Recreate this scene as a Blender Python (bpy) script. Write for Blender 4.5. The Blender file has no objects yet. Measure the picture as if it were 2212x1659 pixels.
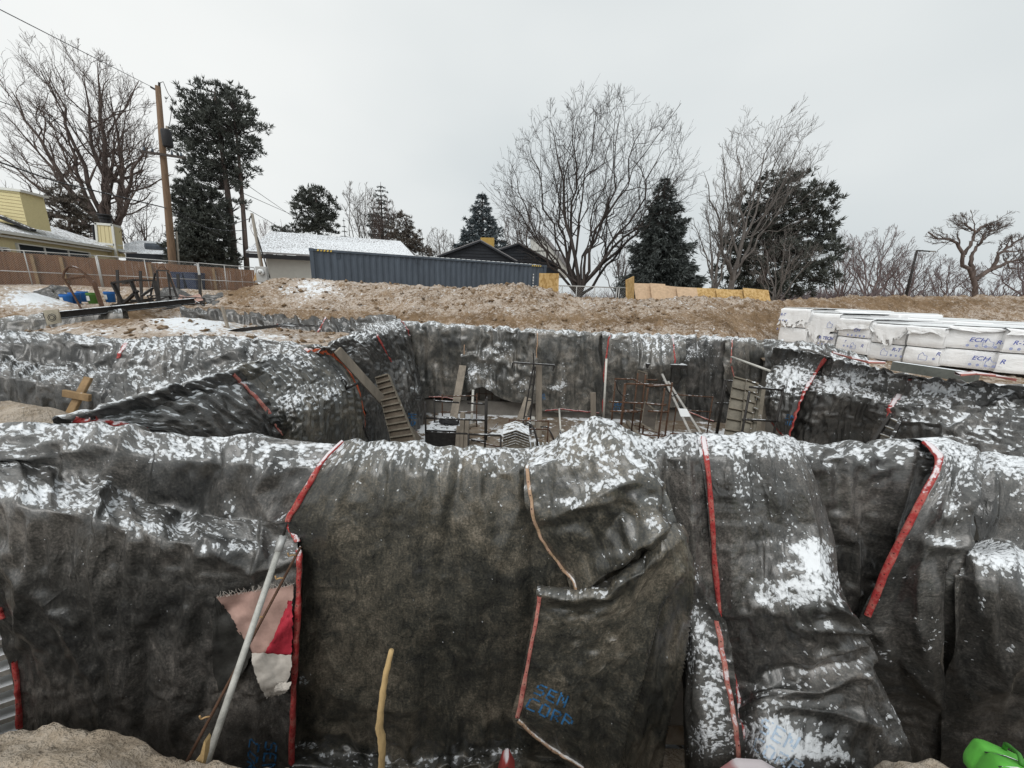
import bpy, math, random
import numpy as np
from mathutils import Vector, Matrix

random.seed(7)
SC = bpy.context.scene
COL = SC.collection

# ------------------------------------------------------------------ camera
FPX = 800.0                       # focal length, in pixels of a 2212 wide picture
PITCH = math.radians(13.3)
ROLL = math.radians(1.8)
EYE = np.array((0.0, 0.0, 1.6))
_F = np.array((0, math.cos(PITCH), -math.sin(PITCH)))
_U0 = np.array((0, math.sin(PITCH), math.cos(PITCH)))
_X = np.array((1.0, 0, 0))
_R = math.cos(ROLL) * _X + math.sin(ROLL) * _U0
_U = -math.sin(ROLL) * _X + math.cos(ROLL) * _U0
cam_data = bpy.data.cameras.new('camera')
cam = bpy.data.objects.new('camera', cam_data)
COL.objects.link(cam)
cam_data.sensor_width = 36.0
cam_data.lens = 36.0 * FPX / 2212.0
cam_data.clip_start = 0.05
cam_data.clip_end = 6000
m3 = Matrix(((_R[0], _U[0], -_F[0]), (_R[1], _U[1], -_F[1]), (_R[2], _U[2], -_F[2])))
cam.matrix_world = Matrix.Translation(Vector(EYE)) @ m3.to_4x4()
SC.camera = cam

# ------------------------------------------------------------------ world, sun, exposure
SUN_EL, SUN_AZ = math.radians(52), math.radians(205)
world = bpy.data.worlds.new('World')
SC.world = world
world.use_nodes = True
wn, wl = world.node_tree.nodes, world.node_tree.links
wn.clear()
w_out = wn.new('ShaderNodeOutputWorld')
w_bg = wn.new('ShaderNodeBackground')
w_sky = wn.new('ShaderNodeTexSky')
w_sky.sky_type = 'NISHITA'
w_sky.sun_disc = False
w_sky.sun_elevation = SUN_EL
w_sky.sun_rotation = SUN_AZ
w_sky.dust_density = 6.0
w_sky.air_density = 1.5
w_hsv = wn.new('ShaderNodeHueSaturation')
w_hsv.inputs['Saturation'].default_value = 0.12
w_hsv.inputs['Value'].default_value = 1.0
wl.new(w_sky.outputs['Color'], w_hsv.inputs['Color'])
# cloud layer: soft, low-contrast, even grey
w_tc = wn.new('ShaderNodeTexCoord')
w_map = wn.new('ShaderNodeMapping')
w_map.inputs['Scale'].default_value = (1.0, 1.0, 2.2)
w_map.inputs['Location'].default_value = (3.1, 1.7, 0.4)
w_no = wn.new('ShaderNodeTexNoise')
w_no.inputs['Scale'].default_value = 0.9
w_no.inputs['Detail'].default_value = 4.0
w_no.inputs['Roughness'].default_value = 0.45
w_ramp = wn.new('ShaderNodeValToRGB')
w_ramp.color_ramp.elements[0].position = 0.25
w_ramp.color_ramp.elements[0].color = (7.1, 7.65, 7.85, 1)
w_ramp.color_ramp.elements[1].position = 0.72
w_ramp.color_ramp.elements[1].color = (9.95, 10.15, 10.05, 1)
wl.new(w_tc.outputs['Generated'], w_map.inputs['Vector'])
wl.new(w_map.outputs['Vector'], w_no.inputs['Vector'])
# the cloud is a little thicker towards the right (east)
w_dot = wn.new('ShaderNodeVectorMath'); w_dot.operation = 'DOT_PRODUCT'
w_dot.inputs[1].default_value = (-0.26, -0.06, 0.0)
wl.new(w_tc.outputs['Generated'], w_dot.inputs[0])
w_add = wn.new('ShaderNodeMath'); w_add.operation = 'ADD'
wl.new(w_no.outputs['Fac'], w_add.inputs[0]); wl.new(w_dot.outputs['Value'], w_add.inputs[1])
wl.new(w_add.outputs[0], w_ramp.inputs['Fac'])
w_mix = wn.new('ShaderNodeMix')
w_mix.data_type = 'RGBA'
w_mix.inputs['Factor'].default_value = 0.92
wl.new(w_hsv.outputs['Color'], w_mix.inputs['A'])
wl.new(w_ramp.outputs['Color'], w_mix.inputs['B'])
w_bg.inputs['Strength'].default_value = 0.085
wl.new(w_mix.outputs['Result'], w_bg.inputs['Color'])
wl.new(w_bg.outputs['Background'], w_out.inputs['Surface'])

sun_data = bpy.data.lights.new('sun', 'SUN')
sun_data.energy = 1.3
sun_data.angle = math.radians(35)
sun_data.color = (1.0, 0.985, 0.96)
sun = bpy.data.objects.new('sun', sun_data)
COL.objects.link(sun)
# az measured clockwise from +Y (Nishita convention); light comes from there
sd = Vector((math.sin(SUN_AZ) * math.cos(SUN_EL), math.cos(SUN_AZ) * math.cos(SUN_EL), math.sin(SUN_EL)))
sun.rotation_euler = sd.to_track_quat('Z', 'Y').to_euler()

vs = SC.view_settings
vs.view_transform = 'Standard'
vs.look = 'None'
vs.gamma = 1.0
vs.use_curve_mapping = False
vs.exposure = 0.2
SC.cycles.max_bounces = 4
SC.cycles.diffuse_bounces = 2

# ------------------------------------------------------------------ measuring: a photo pixel (2212 wide) at a distance -> a point
def ray(px, py):
    return _F + (px - 1106.0) / FPX * _R - (py - 829.5) / FPX * _U
def P(px, py, Y):
    d = ray(px, py)
    return EYE + d * (Y / d[1])
def Pz(px, py, z):
    d = ray(px, py)
    return EYE + d * ((z - EYE[2]) / d[2])
def Px(px, py, x):
    d = ray(px, py)
    return EYE + d * (x / d[0])
def pix(A):
    v = np.asarray(A, float) - EYE
    f = v @ _F
    return 1106 + FPX * (v @ _R) / f, 829.5 - FPX * (v @ _U) / f

# ------------------------------------------------------------------ objects
def tag(o, label=None, cat=None, group=None, kind=None):
    if label: o['label'] = label
    if cat: o['category'] = cat
    if group: o['group'] = group
    if kind: o['kind'] = kind
    return o

def thing(name, loc, label, cat, group=None):
    o = bpy.data.objects.new(name, None)
    o.empty_display_size = 0.2
    o.location = [float(c) for c in loc]
    COL.objects.link(o)
    return tag(o, label, cat, group)

def origin_of(o):
    v = Vector((0, 0, 0))
    while o is not None:
        v += o.location
        o = o.parent
    return np.array(v)

def link_mesh(name, V, Fc, mat, parent=None, smooth=False, origin=None, uv=None, attrs=None):
    V = np.asarray(V, float).reshape(-1, 3)
    if parent is not None:
        off = origin_of(parent)
        org = None
    else:
        off = np.array(origin, float) if origin is not None else np.array((V[:, 0].mean(), V[:, 1].mean(), V[:, 2].min()))
    me = bpy.data.meshes.new(name)
    if isinstance(Fc, np.ndarray):
        n, k = Fc.shape
        me.vertices.add(len(V))
        me.vertices.foreach_set('co', (V - off).astype(np.float32).ravel())
        me.loops.add(n * k)
        me.loops.foreach_set('vertex_index', Fc.astype(np.int32).ravel())
        me.polygons.add(n)
        me.polygons.foreach_set('loop_start', np.arange(0, n * k, k, dtype=np.int32))
        me.polygons.foreach_set('loop_total', np.full(n, k, dtype=np.int32))
        me.update(calc_edges=True)
    else:
        me.from_pydata((V - off).tolist(), [], Fc)
        me.update()
    if smooth:
        me.polygons.foreach_set('use_smooth', np.ones(len(me.polygons), dtype=bool))
    if uv is not None:
        ul = me.uv_layers.new(name='UVMap')
        li = np.empty(len(me.loops), dtype=np.int32)
        me.loops.foreach_get('vertex_index', li)
        ul.data.foreach_set('uv', np.asarray(uv, np.float32)[li].ravel())
    if attrs:
        for an, av in attrs.items():
            at = me.attributes.new(an, 'FLOAT', 'POINT')
            at.data.foreach_set('value', np.asarray(av, np.float32).ravel())
    if mat is not None:
        for mm in (mat if isinstance(mat, (list, tuple)) else [mat]):
            me.materials.append(mm)
    o = bpy.data.objects.new(name, me)
    COL.objects.link(o)
    if parent is not None:
        o.parent = parent
    else:
        o.location = off.tolist()
    return o

class MB:
    """collects shapes, links them as ONE mesh"""
    def __init__(self):
        self.V, self.Fc = [], []
    def add(self, V, Fc):
        n = len(self.V)
        self.V.extend([tuple(map(float, v)) for v in V])
        self.Fc.extend([tuple(i + n for i in f) for f in Fc])
        return self
    def box(self, c, s, R=None, bev=0.0):
        c = np.array(c, float); h = np.array(s, float) / 2
        R = np.eye(3) if R is None else np.asarray(R, float)
        if bev <= 0:
            V = [c + R @ (h * np.array(q)) for q in ((-1,-1,-1),(1,-1,-1),(1,1,-1),(-1,1,-1),(-1,-1,1),(1,-1,1),(1,1,1),(-1,1,1))]
            return self.add(V, [(0,3,2,1),(4,5,6,7),(0,1,5,4),(1,2,6,5),(2,3,7,6),(3,0,4,7)])
        b = min(bev, min(h) * 0.9)
        V = []; F = []
        idx = {}
        for sx in (-1, 1):
            for sy in (-1, 1):
                for sz in (-1, 1):
                    for ax in range(3):
                        q = np.array((sx, sy, sz), float) * (h - b)
                        q[ax] += (sx, sy, sz)[ax] * b
                        idx[(sx, sy, sz, ax)] = len(V)
                        V.append(c + R @ q)
        for ax in range(3):
            for s_ in (-1, 1):
                o1, o2 = [a for a in range(3) if a != ax]
                ring = []
                for (a, b_) in ((-1, -1), (1, -1), (1, 1), (-1, 1)):
                    k = [0, 0, 0]; k[ax] = s_; k[o1] = a; k[o2] = b_
                    ring.append(idx[(*k, ax)])
                F.append(tuple(ring))
        for ax in range(3):
            o1, o2 = [a for a in range(3) if a != ax]
            for a in (-1, 1):
                for b_ in (-1, 1):
                    k0 = [0, 0, 0]; k0[o1] = a; k0[o2] = b_; k1 = list(k0)
                    k0[ax] = -1; k1[ax] = 1
                    F.append((idx[(*k0, o1)], idx[(*k1, o1)], idx[(*k1, o2)], idx[(*k0, o2)]))
        for sx in (-1, 1):
            for sy in (-1, 1):
                for sz in (-1, 1):
                    F.append(tuple(idx[(sx, sy, sz, ax)] for ax in range(3)))
        return self.add(V, F)
    def beam(self, p0, p1, w, h, up=(0, 0, 1), bev=0.0):
        p0 = np.array(p0, float); p1 = np.array(p1, float)
        d = p1 - p0; L = np.linalg.norm(d); d = d / L
        u = np.array(up, float); s = np.cross(d, u)
        if np.linalg.norm(s) < 1e-4: s = np.cross(d, (1, 0, 0))
        s /= np.linalg.norm(s); u = np.cross(s, d)
        return self.box((p0 + p1) / 2, (L, w, h), np.stack([d, s, u], 1), bev)
    def tube(self, pts, r, n=8, caps=True):
        pts = [np.array(p, float) for p in pts]
        rs = r if isinstance(r, (list, tuple, np.ndarray)) else [r] * len(pts)
        base = len(self.V); prev = None
        for i, p in enumerate(pts):
            d = pts[min(i + 1, len(pts) - 1)] - pts[max(i - 1, 0)]
            d = d / (np.linalg.norm(d) + 1e-9)
            if prev is None:
                a = np.cross(d, (0, 0, 1))
                if np.linalg.norm(a) < 1e-3: a = np.cross(d, (1, 0, 0))
            else:
                a = prev - d * (prev @ d)
            a = a / (np.linalg.norm(a) + 1e-9); prev = a
            b = np.cross(d, a)
            for k in range(n):
                t = 2 * math.pi * k / n
                self.V.append(tuple(p + rs[i] * (math.cos(t) * a + math.sin(t) * b)))
        for i in range(len(pts) - 1):
            for k in range(n):
                k2 = (k + 1) % n
                self.Fc.append((base + i*n + k, base + i*n + k2, base + (i+1)*n + k2, base + (i+1)*n + k))
        if caps:
            self.Fc.append(tuple(base + k for k in reversed(range(n))))
            self.Fc.append(tuple(base + (len(pts)-1)*n + k for k in range(n)))
        return self
    def prism(self, poly, ext):
        """poly: 3-D points of a flat outline, ext: extrusion vector"""
        poly = [np.array(p, float) for p in poly]; e = np.array(ext, float); n = len(poly)
        V = poly + [p + e for p in poly]
        F = [tuple(reversed(range(n))), tuple(range(n, 2*n))]
        for k in range(n):
            k2 = (k + 1) % n
            F.append((k, k2, n + k2, n + k))
        return self.add(V, F)
    def lathe(self, c, prof, n=16, sx=1.0, sy=1.0):
        base = len(self.V); c = np.array(c, float)
        for (r, z) in prof:
            for k in range(n):
                t = 2 * math.pi * k / n
                self.V.append((c[0] + sx*r*math.cos(t), c[1] + sy*r*math.sin(t), c[2] + z))
        for i in range(len(prof) - 1):
            for k in range(n):
                k2 = (k + 1) % n
                self.Fc.append((base+i*n+k, base+i*n+k2, base+(i+1)*n+k2, base+(i+1)*n+k))
        self.Fc.append(tuple(base + k for k in reversed(range(n))))
        self.Fc.append(tuple(base + (len(prof)-1)*n + k for k in range(n)))
        return self
    def build(self, name, mat, parent=None, smooth=False, origin=None):
        return link_mesh(name, self.V, self.Fc, mat, parent, smooth, origin)

# ------------------------------------------------------------------ noise
_rt = np.random.RandomState(11).rand(256, 256)
def vnoise(x, y, s=0):
    x = np.asarray(x, float) + s * 37.13; y = np.asarray(y, float) + s * 17.71
    xi = np.floor(x).astype(int); yi = np.floor(y).astype(int)
    fx = x - xi; fy = y - yi
    fx = fx*fx*fx*(fx*(fx*6-15)+10); fy = fy*fy*fy*(fy*(fy*6-15)+10)
    a = _rt[xi & 255, yi & 255]; b = _rt[(xi+1) & 255, yi & 255]
    c = _rt[xi & 255, (yi+1) & 255]; d = _rt[(xi+1) & 255, (yi+1) & 255]
    return (a*(1-fx)+b*fx)*(1-fy) + (c*(1-fx)+d*fx)*fy
def fbm(x, y, o=4, s=0, g=0.5):
    r = 0; a = 1; t = 0
    for k in range(o):
        r = r + a * vnoise(x * 2**k, y * 2**k, s + k * 3); t += a; a *= g
    return r / t
def sstep(a, b, x):
    t = np.clip((x - a) / (b - a), 0, 1)
    return t * t * (3 - 2 * t)
# ------------------------------------------------------------------ materials
class NG:
    """small wrapper for building node materials"""
    def __init__(self, name):
        self.m = bpy.data.materials.new(name); self.m.use_nodes = True
        self.t = self.m.node_tree; self.t.nodes.clear()
        self.out = self.n('ShaderNodeOutputMaterial')
        self.b = self.n('ShaderNodeBsdfPrincipled')
        self.l(self.b.outputs[0], self.out.inputs['Surface'])
        self.b.inputs['Specular IOR Level'].default_value = 0.3
    def n(self, t, **kw):
        x = self.t.nodes.new(t)
        for k, v in kw.items(): setattr(x, k, v)
        return x
    def l(self, a, b): self.t.links.new(a, b)
    def put(self, sock, v):
        if isinstance(v, bpy.types.NodeSocket): self.l(v, sock)
        elif v is not None: sock.default_value = v
    def coord(self, kind='Object', scale=(1, 1, 1), rot=(0, 0, 0), loc=(0, 0, 0)):
        c = self.n('ShaderNodeTexCoord'); mp = self.n('ShaderNodeMapping')
        mp.inputs['Scale'].default_value = scale; mp.inputs['Rotation'].default_value = rot
        mp.inputs['Location'].default_value = loc
        self.l(c.outputs[kind], mp.inputs['Vector'])
        return mp.outputs['Vector']
    def world(self, scale=(1, 1, 1)):
        g = self.n('ShaderNodeNewGeometry'); mp = self.n('ShaderNodeMapping')
        mp.inputs['Scale'].default_value = scale
        self.l(g.outputs['Position'], mp.inputs['Vector'])
        return mp.outputs['Vector']
    def noise(self, vec, scale, detail=4, rough=0.55, dist=0.0):
        x = self.n('ShaderNodeTexNoise')
        x.inputs['Scale'].default_value = scale; x.inputs['Detail'].default_value = detail
        x.inputs['Roughness'].default_value = rough; x.inputs['Distortion'].default_value = dist
        self.l(vec, x.inputs['Vector'])
        return x.outputs['Fac']
    def voro(self, vec, scale, feature='F1', rnd=1.0):
        x = self.n('ShaderNodeTexVoronoi', feature=feature)
        x.inputs['Scale'].default_value = scale; x.inputs['Randomness'].default_value = rnd
        self.l(vec, x.inputs['Vector'])
        return x.outputs['Distance']
    def ramp(self, fac, stops, interp='LINEAR'):
        r = self.n('ShaderNodeValToRGB'); r.color_ramp.interpolation = interp
        while len(r.color_ramp.elements) < len(stops): r.color_ramp.elements.new(0.5)
        for e, (p, c) in zip(r.color_ramp.elements, stops):
            e.position = p
            e.color = (c, c, c, 1) if isinstance(c, (int, float)) else (*c, 1)
        self.put(r.inputs['Fac'], fac)
        return r.outputs['Color']
    def math(self, op, a, b=None, c=None, clamp=False):
        x = self.n('ShaderNodeMath', operation=op, use_clamp=clamp)
        self.put(x.inputs[0], a)
        if b is not None: self.put(x.inputs[1], b)
        if c is not None: self.put(x.inputs[2], c)
        return x.outputs[0]
    def mix(self, f, a, b, mode='MIX'):
        x = self.n('ShaderNodeMix', data_type='RGBA', blend_type=mode)
        self.put(x.inputs['Factor'], f)
        for k, v in (('A', a), ('B', b)):
            if isinstance(v, tuple): v = (*v[:3], 1)
            self.put(x.inputs[k], v)
        return x.outputs['Result']
    def attr(self, name):
        x = self.n('ShaderNodeAttribute', attribute_name=name)
        return x.outputs['Fac']
    def nz(self):
        g = self.n('ShaderNodeNewGeometry'); s = self.n('ShaderNodeSeparateXYZ')
        self.l(g.outputs['Normal'], s.inputs[0])
        return s.outputs['Z']
    def smooth(self, v, a, b):
        x = self.n('ShaderNodeMapRange', interpolation_type='SMOOTHSTEP')
        self.put(x.inputs['Value'], v); x.inputs['From Min'].default_value = a; x.inputs['From Max'].default_value = b
        return x.outputs['Result']
    def bump(self, h, dist=0.01, strength=1.0, prev=None):
        x = self.n('ShaderNodeBump'); x.inputs['Strength'].default_value = strength; x.inputs['Distance'].default_value = dist
        self.put(x.inputs['Height'], h)
        if prev is not None: self.l(prev, x.inputs['Normal'])
        return x.outputs['Normal']
    def rnd(self):
        return self.n('ShaderNodeObjectInfo').outputs['Random']
    def done(self, col, rough=0.8, normal=None, metal=0.0, spec=None):
        if isinstance(col, tuple): col = (*col[:3], 1)
        self.put(self.b.inputs['Base Color'], col); self.put(self.b.inputs['Roughness'], rough)
        self.b.inputs['Metallic'].default_value = metal
        if spec is not None: self.b.inputs['Specular IOR Level'].default_value = spec
        if normal is not None: self.l(normal, self.b.inputs['Normal'])
        return self.m

SNOW = (0.80, 0.83, 0.86)

def mat_plain(name, c, rough=0.7, metal=0.0, var=0.25, scale=6.0, snow=None, bumpd=0.0, stretch=(1, 1, 1)):
    """one coloured material with uneven tone, grain, and optionally snow lying on faces that look up"""
    g = NG(name); v = g.coord('Object', stretch)
    n1 = g.noise(v, scale, 5, 0.6); n2 = g.noise(v, scale * 6, 3, 0.6)
    f = g.math('ADD', g.math('MULTIPLY', n1, 0.7), g.math('MULTIPLY', n2, 0.3))
    lo = tuple(x * (1 - var) for x in c); hi = tuple(min(1, x * (1 + var)) for x in c)
    col = g.ramp(f, [(0.3, lo), (0.7, hi)])
    r = rough
    if snow is not None:
        s = g.math('ADD', g.nz(), g.math('MULTIPLY', g.math('SUBTRACT', g.noise(v, 9, 4, 0.7), 0.5), 1.6))
        mk = g.smooth(s, snow, snow + 0.12)
        col = g.mix(mk, col, SNOW)
    nb = g.bump(f, bumpd) if bumpd else None
    return g.done(col, r, nb, metal)

def mat_blanket(name, base=1.0, olive=0.0, snowgain=0.0, cs=36):
    g = NG(name)
    uv = g.coord('UV')
    big = g.noise(uv, 1.5, 4, 0.62, 0.8); mid = g.noise(g.coord('UV', (1, .75, 1), (0, 0, .3)), 10, 7, 0.78, 0.9); fine = g.noise(uv, 85, 3, 0.75)
    fib = g.noise(g.coord('UV', (1.0, 0.25, 1), (0, 0, 0.75)), 60, 2, 0.6, 0.8)
    fib2 = g.noise(g.coord('UV', (1.0, 0.25, 1), (0, 0, -0.5)), 60, 2, 0.6, 0.8)
    t = g.math('ADD', g.math('MULTIPLY', big, 0.60), g.math('MULTIPLY', mid, 0.50))
    t = g.math('ADD', t, g.math('MULTIPLY', g.math('SUBTRACT', fine, 0.5), 0.50))
    t = g.math('ADD', t, g.math('MULTIPLY', g.math('SUBTRACT', fib, 0.5), 0.10))
    t = g.math('ADD', t, g.math('MULTIPLY', g.math('SUBTRACT', fib2, 0.5), 0.10))
    o = olive
    col = g.ramp(t, [(0.405, (0.013*base, 0.0135*base, 0.0138*base)),
                     (0.52, (0.034*base, (0.0335+0.0005*o)*base, (0.0315-0.0025*o)*base)),
                     (0.615, ((0.070+0.008*o)*base, (0.066+0.004*o)*base, (0.061-0.006*o)*base)),
                     (0.74, ((0.17+0.02*o)*base, (0.155+0.01*o)*base, (0.14-.01*o)*base))])
    # dried mud, in blotches
    mud = g.smooth(g.noise(g.coord('UV', loc=(7, 3, 0)), 3.1, 7, 0.72, 0.4), 0.60, 0.78)
    col = g.mix(g.math('MULTIPLY', mud, 0.3 + 0.25*olive), col, (0.12, 0.098, 0.070))
    # pale specks
    spk = g.smooth(g.noise(g.coord('UV', (1, 0.55, 1), (0, 0, 0.5)), 58, 2, 0.5), 0.745, 0.79)
    spk = g.math('MULTIPLY', spk, g.smooth(g.noise(uv, 1.7, 3), 0.42, 0.62))
    col = g.mix(g.math('MULTIPLY', spk, 0.8), col, (0.42, 0.40, 0.34))
    # snow: attribute says how much lies here, noise breaks it into crumbs and streaks
    s = g.attr('snow')
    n1 = g.noise(g.coord('UV', (1, 0.62, 1), (0, 0, 0.2)), cs*0.72, 3, 0.6, 0.9); n2 = g.noise(uv, cs*2.1, 2, 0.6)
    n3 = g.noise(g.coord('UV', (1, 0.6, 1)), 7.5, 3, 0.55)
    nn = g.math('ADD', g.math('MULTIPLY', n1, 0.62), g.math('ADD', g.math('MULTIPLY', n2, 0.16), g.math('MULTIPLY', n3, 0.22)))
    wv = g.n('ShaderNodeTexNoise'); wv.inputs['Scale'].default_value = cs*0.6; g.l(uv, wv.inputs['Vector'])
    va = g.n('ShaderNodeVectorMath', operation='SCALE'); g.l(wv.outputs['Color'], va.inputs[0]); va.inputs['Scale'].default_value = 1.3/cs
    vb = g.n('ShaderNodeVectorMath', operation='ADD'); g.l(uv, vb.inputs[0]); g.l(va.outputs[0], vb.inputs[1])
    vor = g.voro(vb.outputs[0], cs)
    d = g.math('ADD', s, g.math('MULTIPLY', g.math('SUBTRACT', nn, 0.5), 2.5))
    d = g.math('ADD', d, g.math('MULTIPLY', g.math('SUBTRACT', 0.42, vor), 0.75))
    mk = g.smooth(d, 0.495 - snowgain, 0.56 - snowgain)
    dust = g.math('MULTIPLY', g.smooth(s, 0.10 - snowgain, 0.60 - snowgain), 0.13)
    col = g.mix(dust, col, (0.5, 0.51, 0.5))
    col = g.mix(g.math('MULTIPLY', mk, g.math('ADD', 0.66, g.math('MULTIPLY', g.smooth(d, 0.50, 0.9), 0.28))), col, SNOW)
    h = g.math('ADD', g.math('MULTIPLY', mid, 0.7), g.math('MULTIPLY', fine, 0.2))
    def crease(scale, rot, k):                       # thin sharp creases, like crumpled sheeting
        n = g.noise(g.coord('UV', (1, .38, 1), (0, 0, rot)), scale, 2, 0.5, 0.45)
        r = g.math('SUBTRACT', 1.0, g.math('ABSOLUTE', g.math('SUBTRACT', g.math('MULTIPLY', n, 2.0), 1.0)))
        return g.math('POWER', r, k)
    pat = g.smooth(g.noise(g.coord('UV', loc=(4, 9, 0)), 1.6, 3, 0.6), 0.42, 0.62)
    nb = g.bump(g.math('MULTIPLY', crease(3.4, .35, 10), pat), 0.016, 0.55)
    nb = g.bump(g.math('MULTIPLY', crease(9.5, -.45, 7), pat), 0.007, 0.55, nb)
    nb = g.bump(h, 0.006, 0.6, nb)
    nb = g.bump(g.math('MULTIPLY', g.smooth(d, 0.40 - snowgain, 0.95 - snowgain), 1.0), 0.008, 1.0, nb)
    ro = g.math('ADD', g.math('ADD', 0.20, g.math('MULTIPLY', mid, 0.20)), g.math('MULTIPLY', mk, 0.45))
    return g.done(col, ro, nb, 0, 0.72)

def mat_trim(name, c, fade=0.3, snow=0.0):
    g = NG(name); uv = g.coord('UV')
    n = g.noise(uv, 14, 5, 0.7); n2 = g.noise(uv, 60, 3, 0.6)
    f = g.math('ADD', g.math('MULTIPLY', n, 0.7), g.math('MULTIPLY', n2, 0.3))
    pale = (0.52, 0.33, 0.26)
    lo = tuple(x * 0.55 for x in c)
    mid = tuple(a * (1 - fade) + b * fade for a, b in zip(c, pale))
    hi = tuple(a * (1 - fade*1.8 if fade*1.8 < 1 else 0) + b * min(1, fade * 1.8) for a, b in zip(c, pale))
    col = g.ramp(f, [(0.30, lo), (0.46, c), (0.58, mid), (0.72, hi)])
    grime = g.smooth(g.noise(g.coord('UV', (3, 1, 1)), 9, 5, 0.75), 0.50, 0.72)
    col = g.mix(g.math('MULTIPLY', grime, 0.55), col, (0.07, 0.05, 0.045))
    # eyelets down the middle of the strip (u across, v along, metres)
    sx = g.n('ShaderNodeSeparateXYZ'); g.l(uv, sx.inputs[0])
    vv = g.math('SUBTRACT', g.math('MODULO', sx.outputs['Y'], 0.075), 0.0375)
    uu = sx.outputs['X']
    dd = g.math('SQRT', g.math('ADD', g.math('MULTIPLY', vv, vv), g.math('MULTIPLY', uu, uu)))
    hole = g.math('LESS_THAN', dd, 0.0042)
    col = g.mix(g.math('MULTIPLY', hole, 0.85), col, (0.02, 0.01, 0.01))
    if snow > 0:
        s = g.math('ADD', g.nz(), g.math('MULTIPLY', g.math('SUBTRACT', g.noise(uv, 25, 4, 0.7), 0.5), 1.4))
        col = g.mix(g.math('MULTIPLY', g.smooth(s, 0.75 - snow, 1.05 - snow), 0.75), col, SNOW)
    return g.done(col, 0.75, g.bump(f, 0.004, 0.8))

M = {}
M['blanket'] = mat_blanket('blanket_black', 1.12)
M['blanket_olive'] = mat_blanket('blanket_olive', 1.22, 1.0)
M['blanket_dark'] = mat_blanket('blanket_charcoal', 0.9)
M['blanket_far'] = mat_blanket('blanket_grey', 1.75, 0.35, 0.0, 20)
M['blanket_mid'] = mat_blanket('blanket_black_mid', 1.1, 0.0, 0.0, 23)
M['blanket_olive_mid'] = mat_blanket('blanket_olive_mid', 1.1, 1.0, 0.0, 23)
M['ink'] = mat_plain('stencil_blue', (0.035, 0.14, 0.30), 0.7, 0, 0.5, 30)
M['ink_snowy'] = mat_plain('stencil_blue_frosted', (0.50, 0.62, 0.76), 0.8, 0, 0.2, 30)
M['trim_red'] = mat_trim('trim_red', (0.36, 0.035, 0.035), 0.30, 0.22)
M['trim_pink'] = mat_trim('trim_pink', (0.46, 0.14, 0.12), 0.55, 0.3)
M['trim_beige'] = mat_trim('trim_beige', (0.40, 0.27, 0.17), 0.5, 0.2)
M['trim_orange'] = mat_trim('trim_orange', (0.55, 0.10, 0.035), 0.15, 0.2)
# ------------------------------------------------------------------ cloth
def _catmull(Pt, ns):
    """Pt (n, ..., 3) control points along axis 0 -> dense samples; ns[i] samples in interval i"""
    n = len(Pt); out = []
    for i in range(n - 1):
        p0 = Pt[max(i - 1, 0)]; p1 = Pt[i]; p2 = Pt[i + 1]; p3 = Pt[min(i + 2, n - 1)]
        l1 = np.linalg.norm(p2 - p1, axis=-1, keepdims=True)
        l0 = np.linalg.norm(p1 - p0, axis=-1, keepdims=True); l2 = np.linalg.norm(p3 - p2, axis=-1, keepdims=True)
        m1 = (p2 - p1) if i == 0 else ((p2 - p1) / (l1 + 1e-6) + (p1 - p0) / (l0 + 1e-6)) * 0.5 * np.minimum(l1, 1.6 * l0)
        m2 = (p2 - p1) if i == n - 2 else ((p3 - p2) / (l2 + 1e-6) + (p2 - p1) / (l1 + 1e-6)) * 0.5 * np.minimum(l1, 1.6 * l2)
        m1 = m1 * 0.9; m2 = m2 * 0.9
        k = ns[i]
        for j in range(k + (1 if i == n - 2 else 0)):
            t = j / k
            out.append((2*t**3-3*t**2+1)*p1 + (t**3-2*t**2+t)*m1 + (-2*t**3+3*t**2)*p2 + (t**3-t**2)*m2)
    return np.stack(out)

def dense_grid(ctrl, sp):
    C = np.asarray(ctrl, float)                     # rows, cols, 3
    lv = np.linalg.norm(np.diff(C, axis=0), axis=2).mean(1)
    lu = np.linalg.norm(np.diff(C, axis=1), axis=2).mean(0)
    G = _catmull(C, [max(2, int(round(l / sp))) for l in lv])
    G = np.swapaxes(_catmull(np.swapaxes(G, 0, 1), [max(2, int(round(l / sp))) for l in lu]), 0, 1)
    return G

def normals(X):
    du = np.gradient(X, axis=1); dv = np.gradient(X, axis=0)
    n = np.cross(du, dv)
    return -n / (np.linalg.norm(n, axis=2, keepdims=True) + 1e-9)     # points up / to the viewer when u runs right and v runs down

def _proj(a, b, L, k=1.0):
    d = b - a
    l = np.sqrt((d * d).sum(-1)) + 1e-9
    c = (0.5 * k * (l - L) / l)[..., None] * d
    a += c; b -= c

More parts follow.
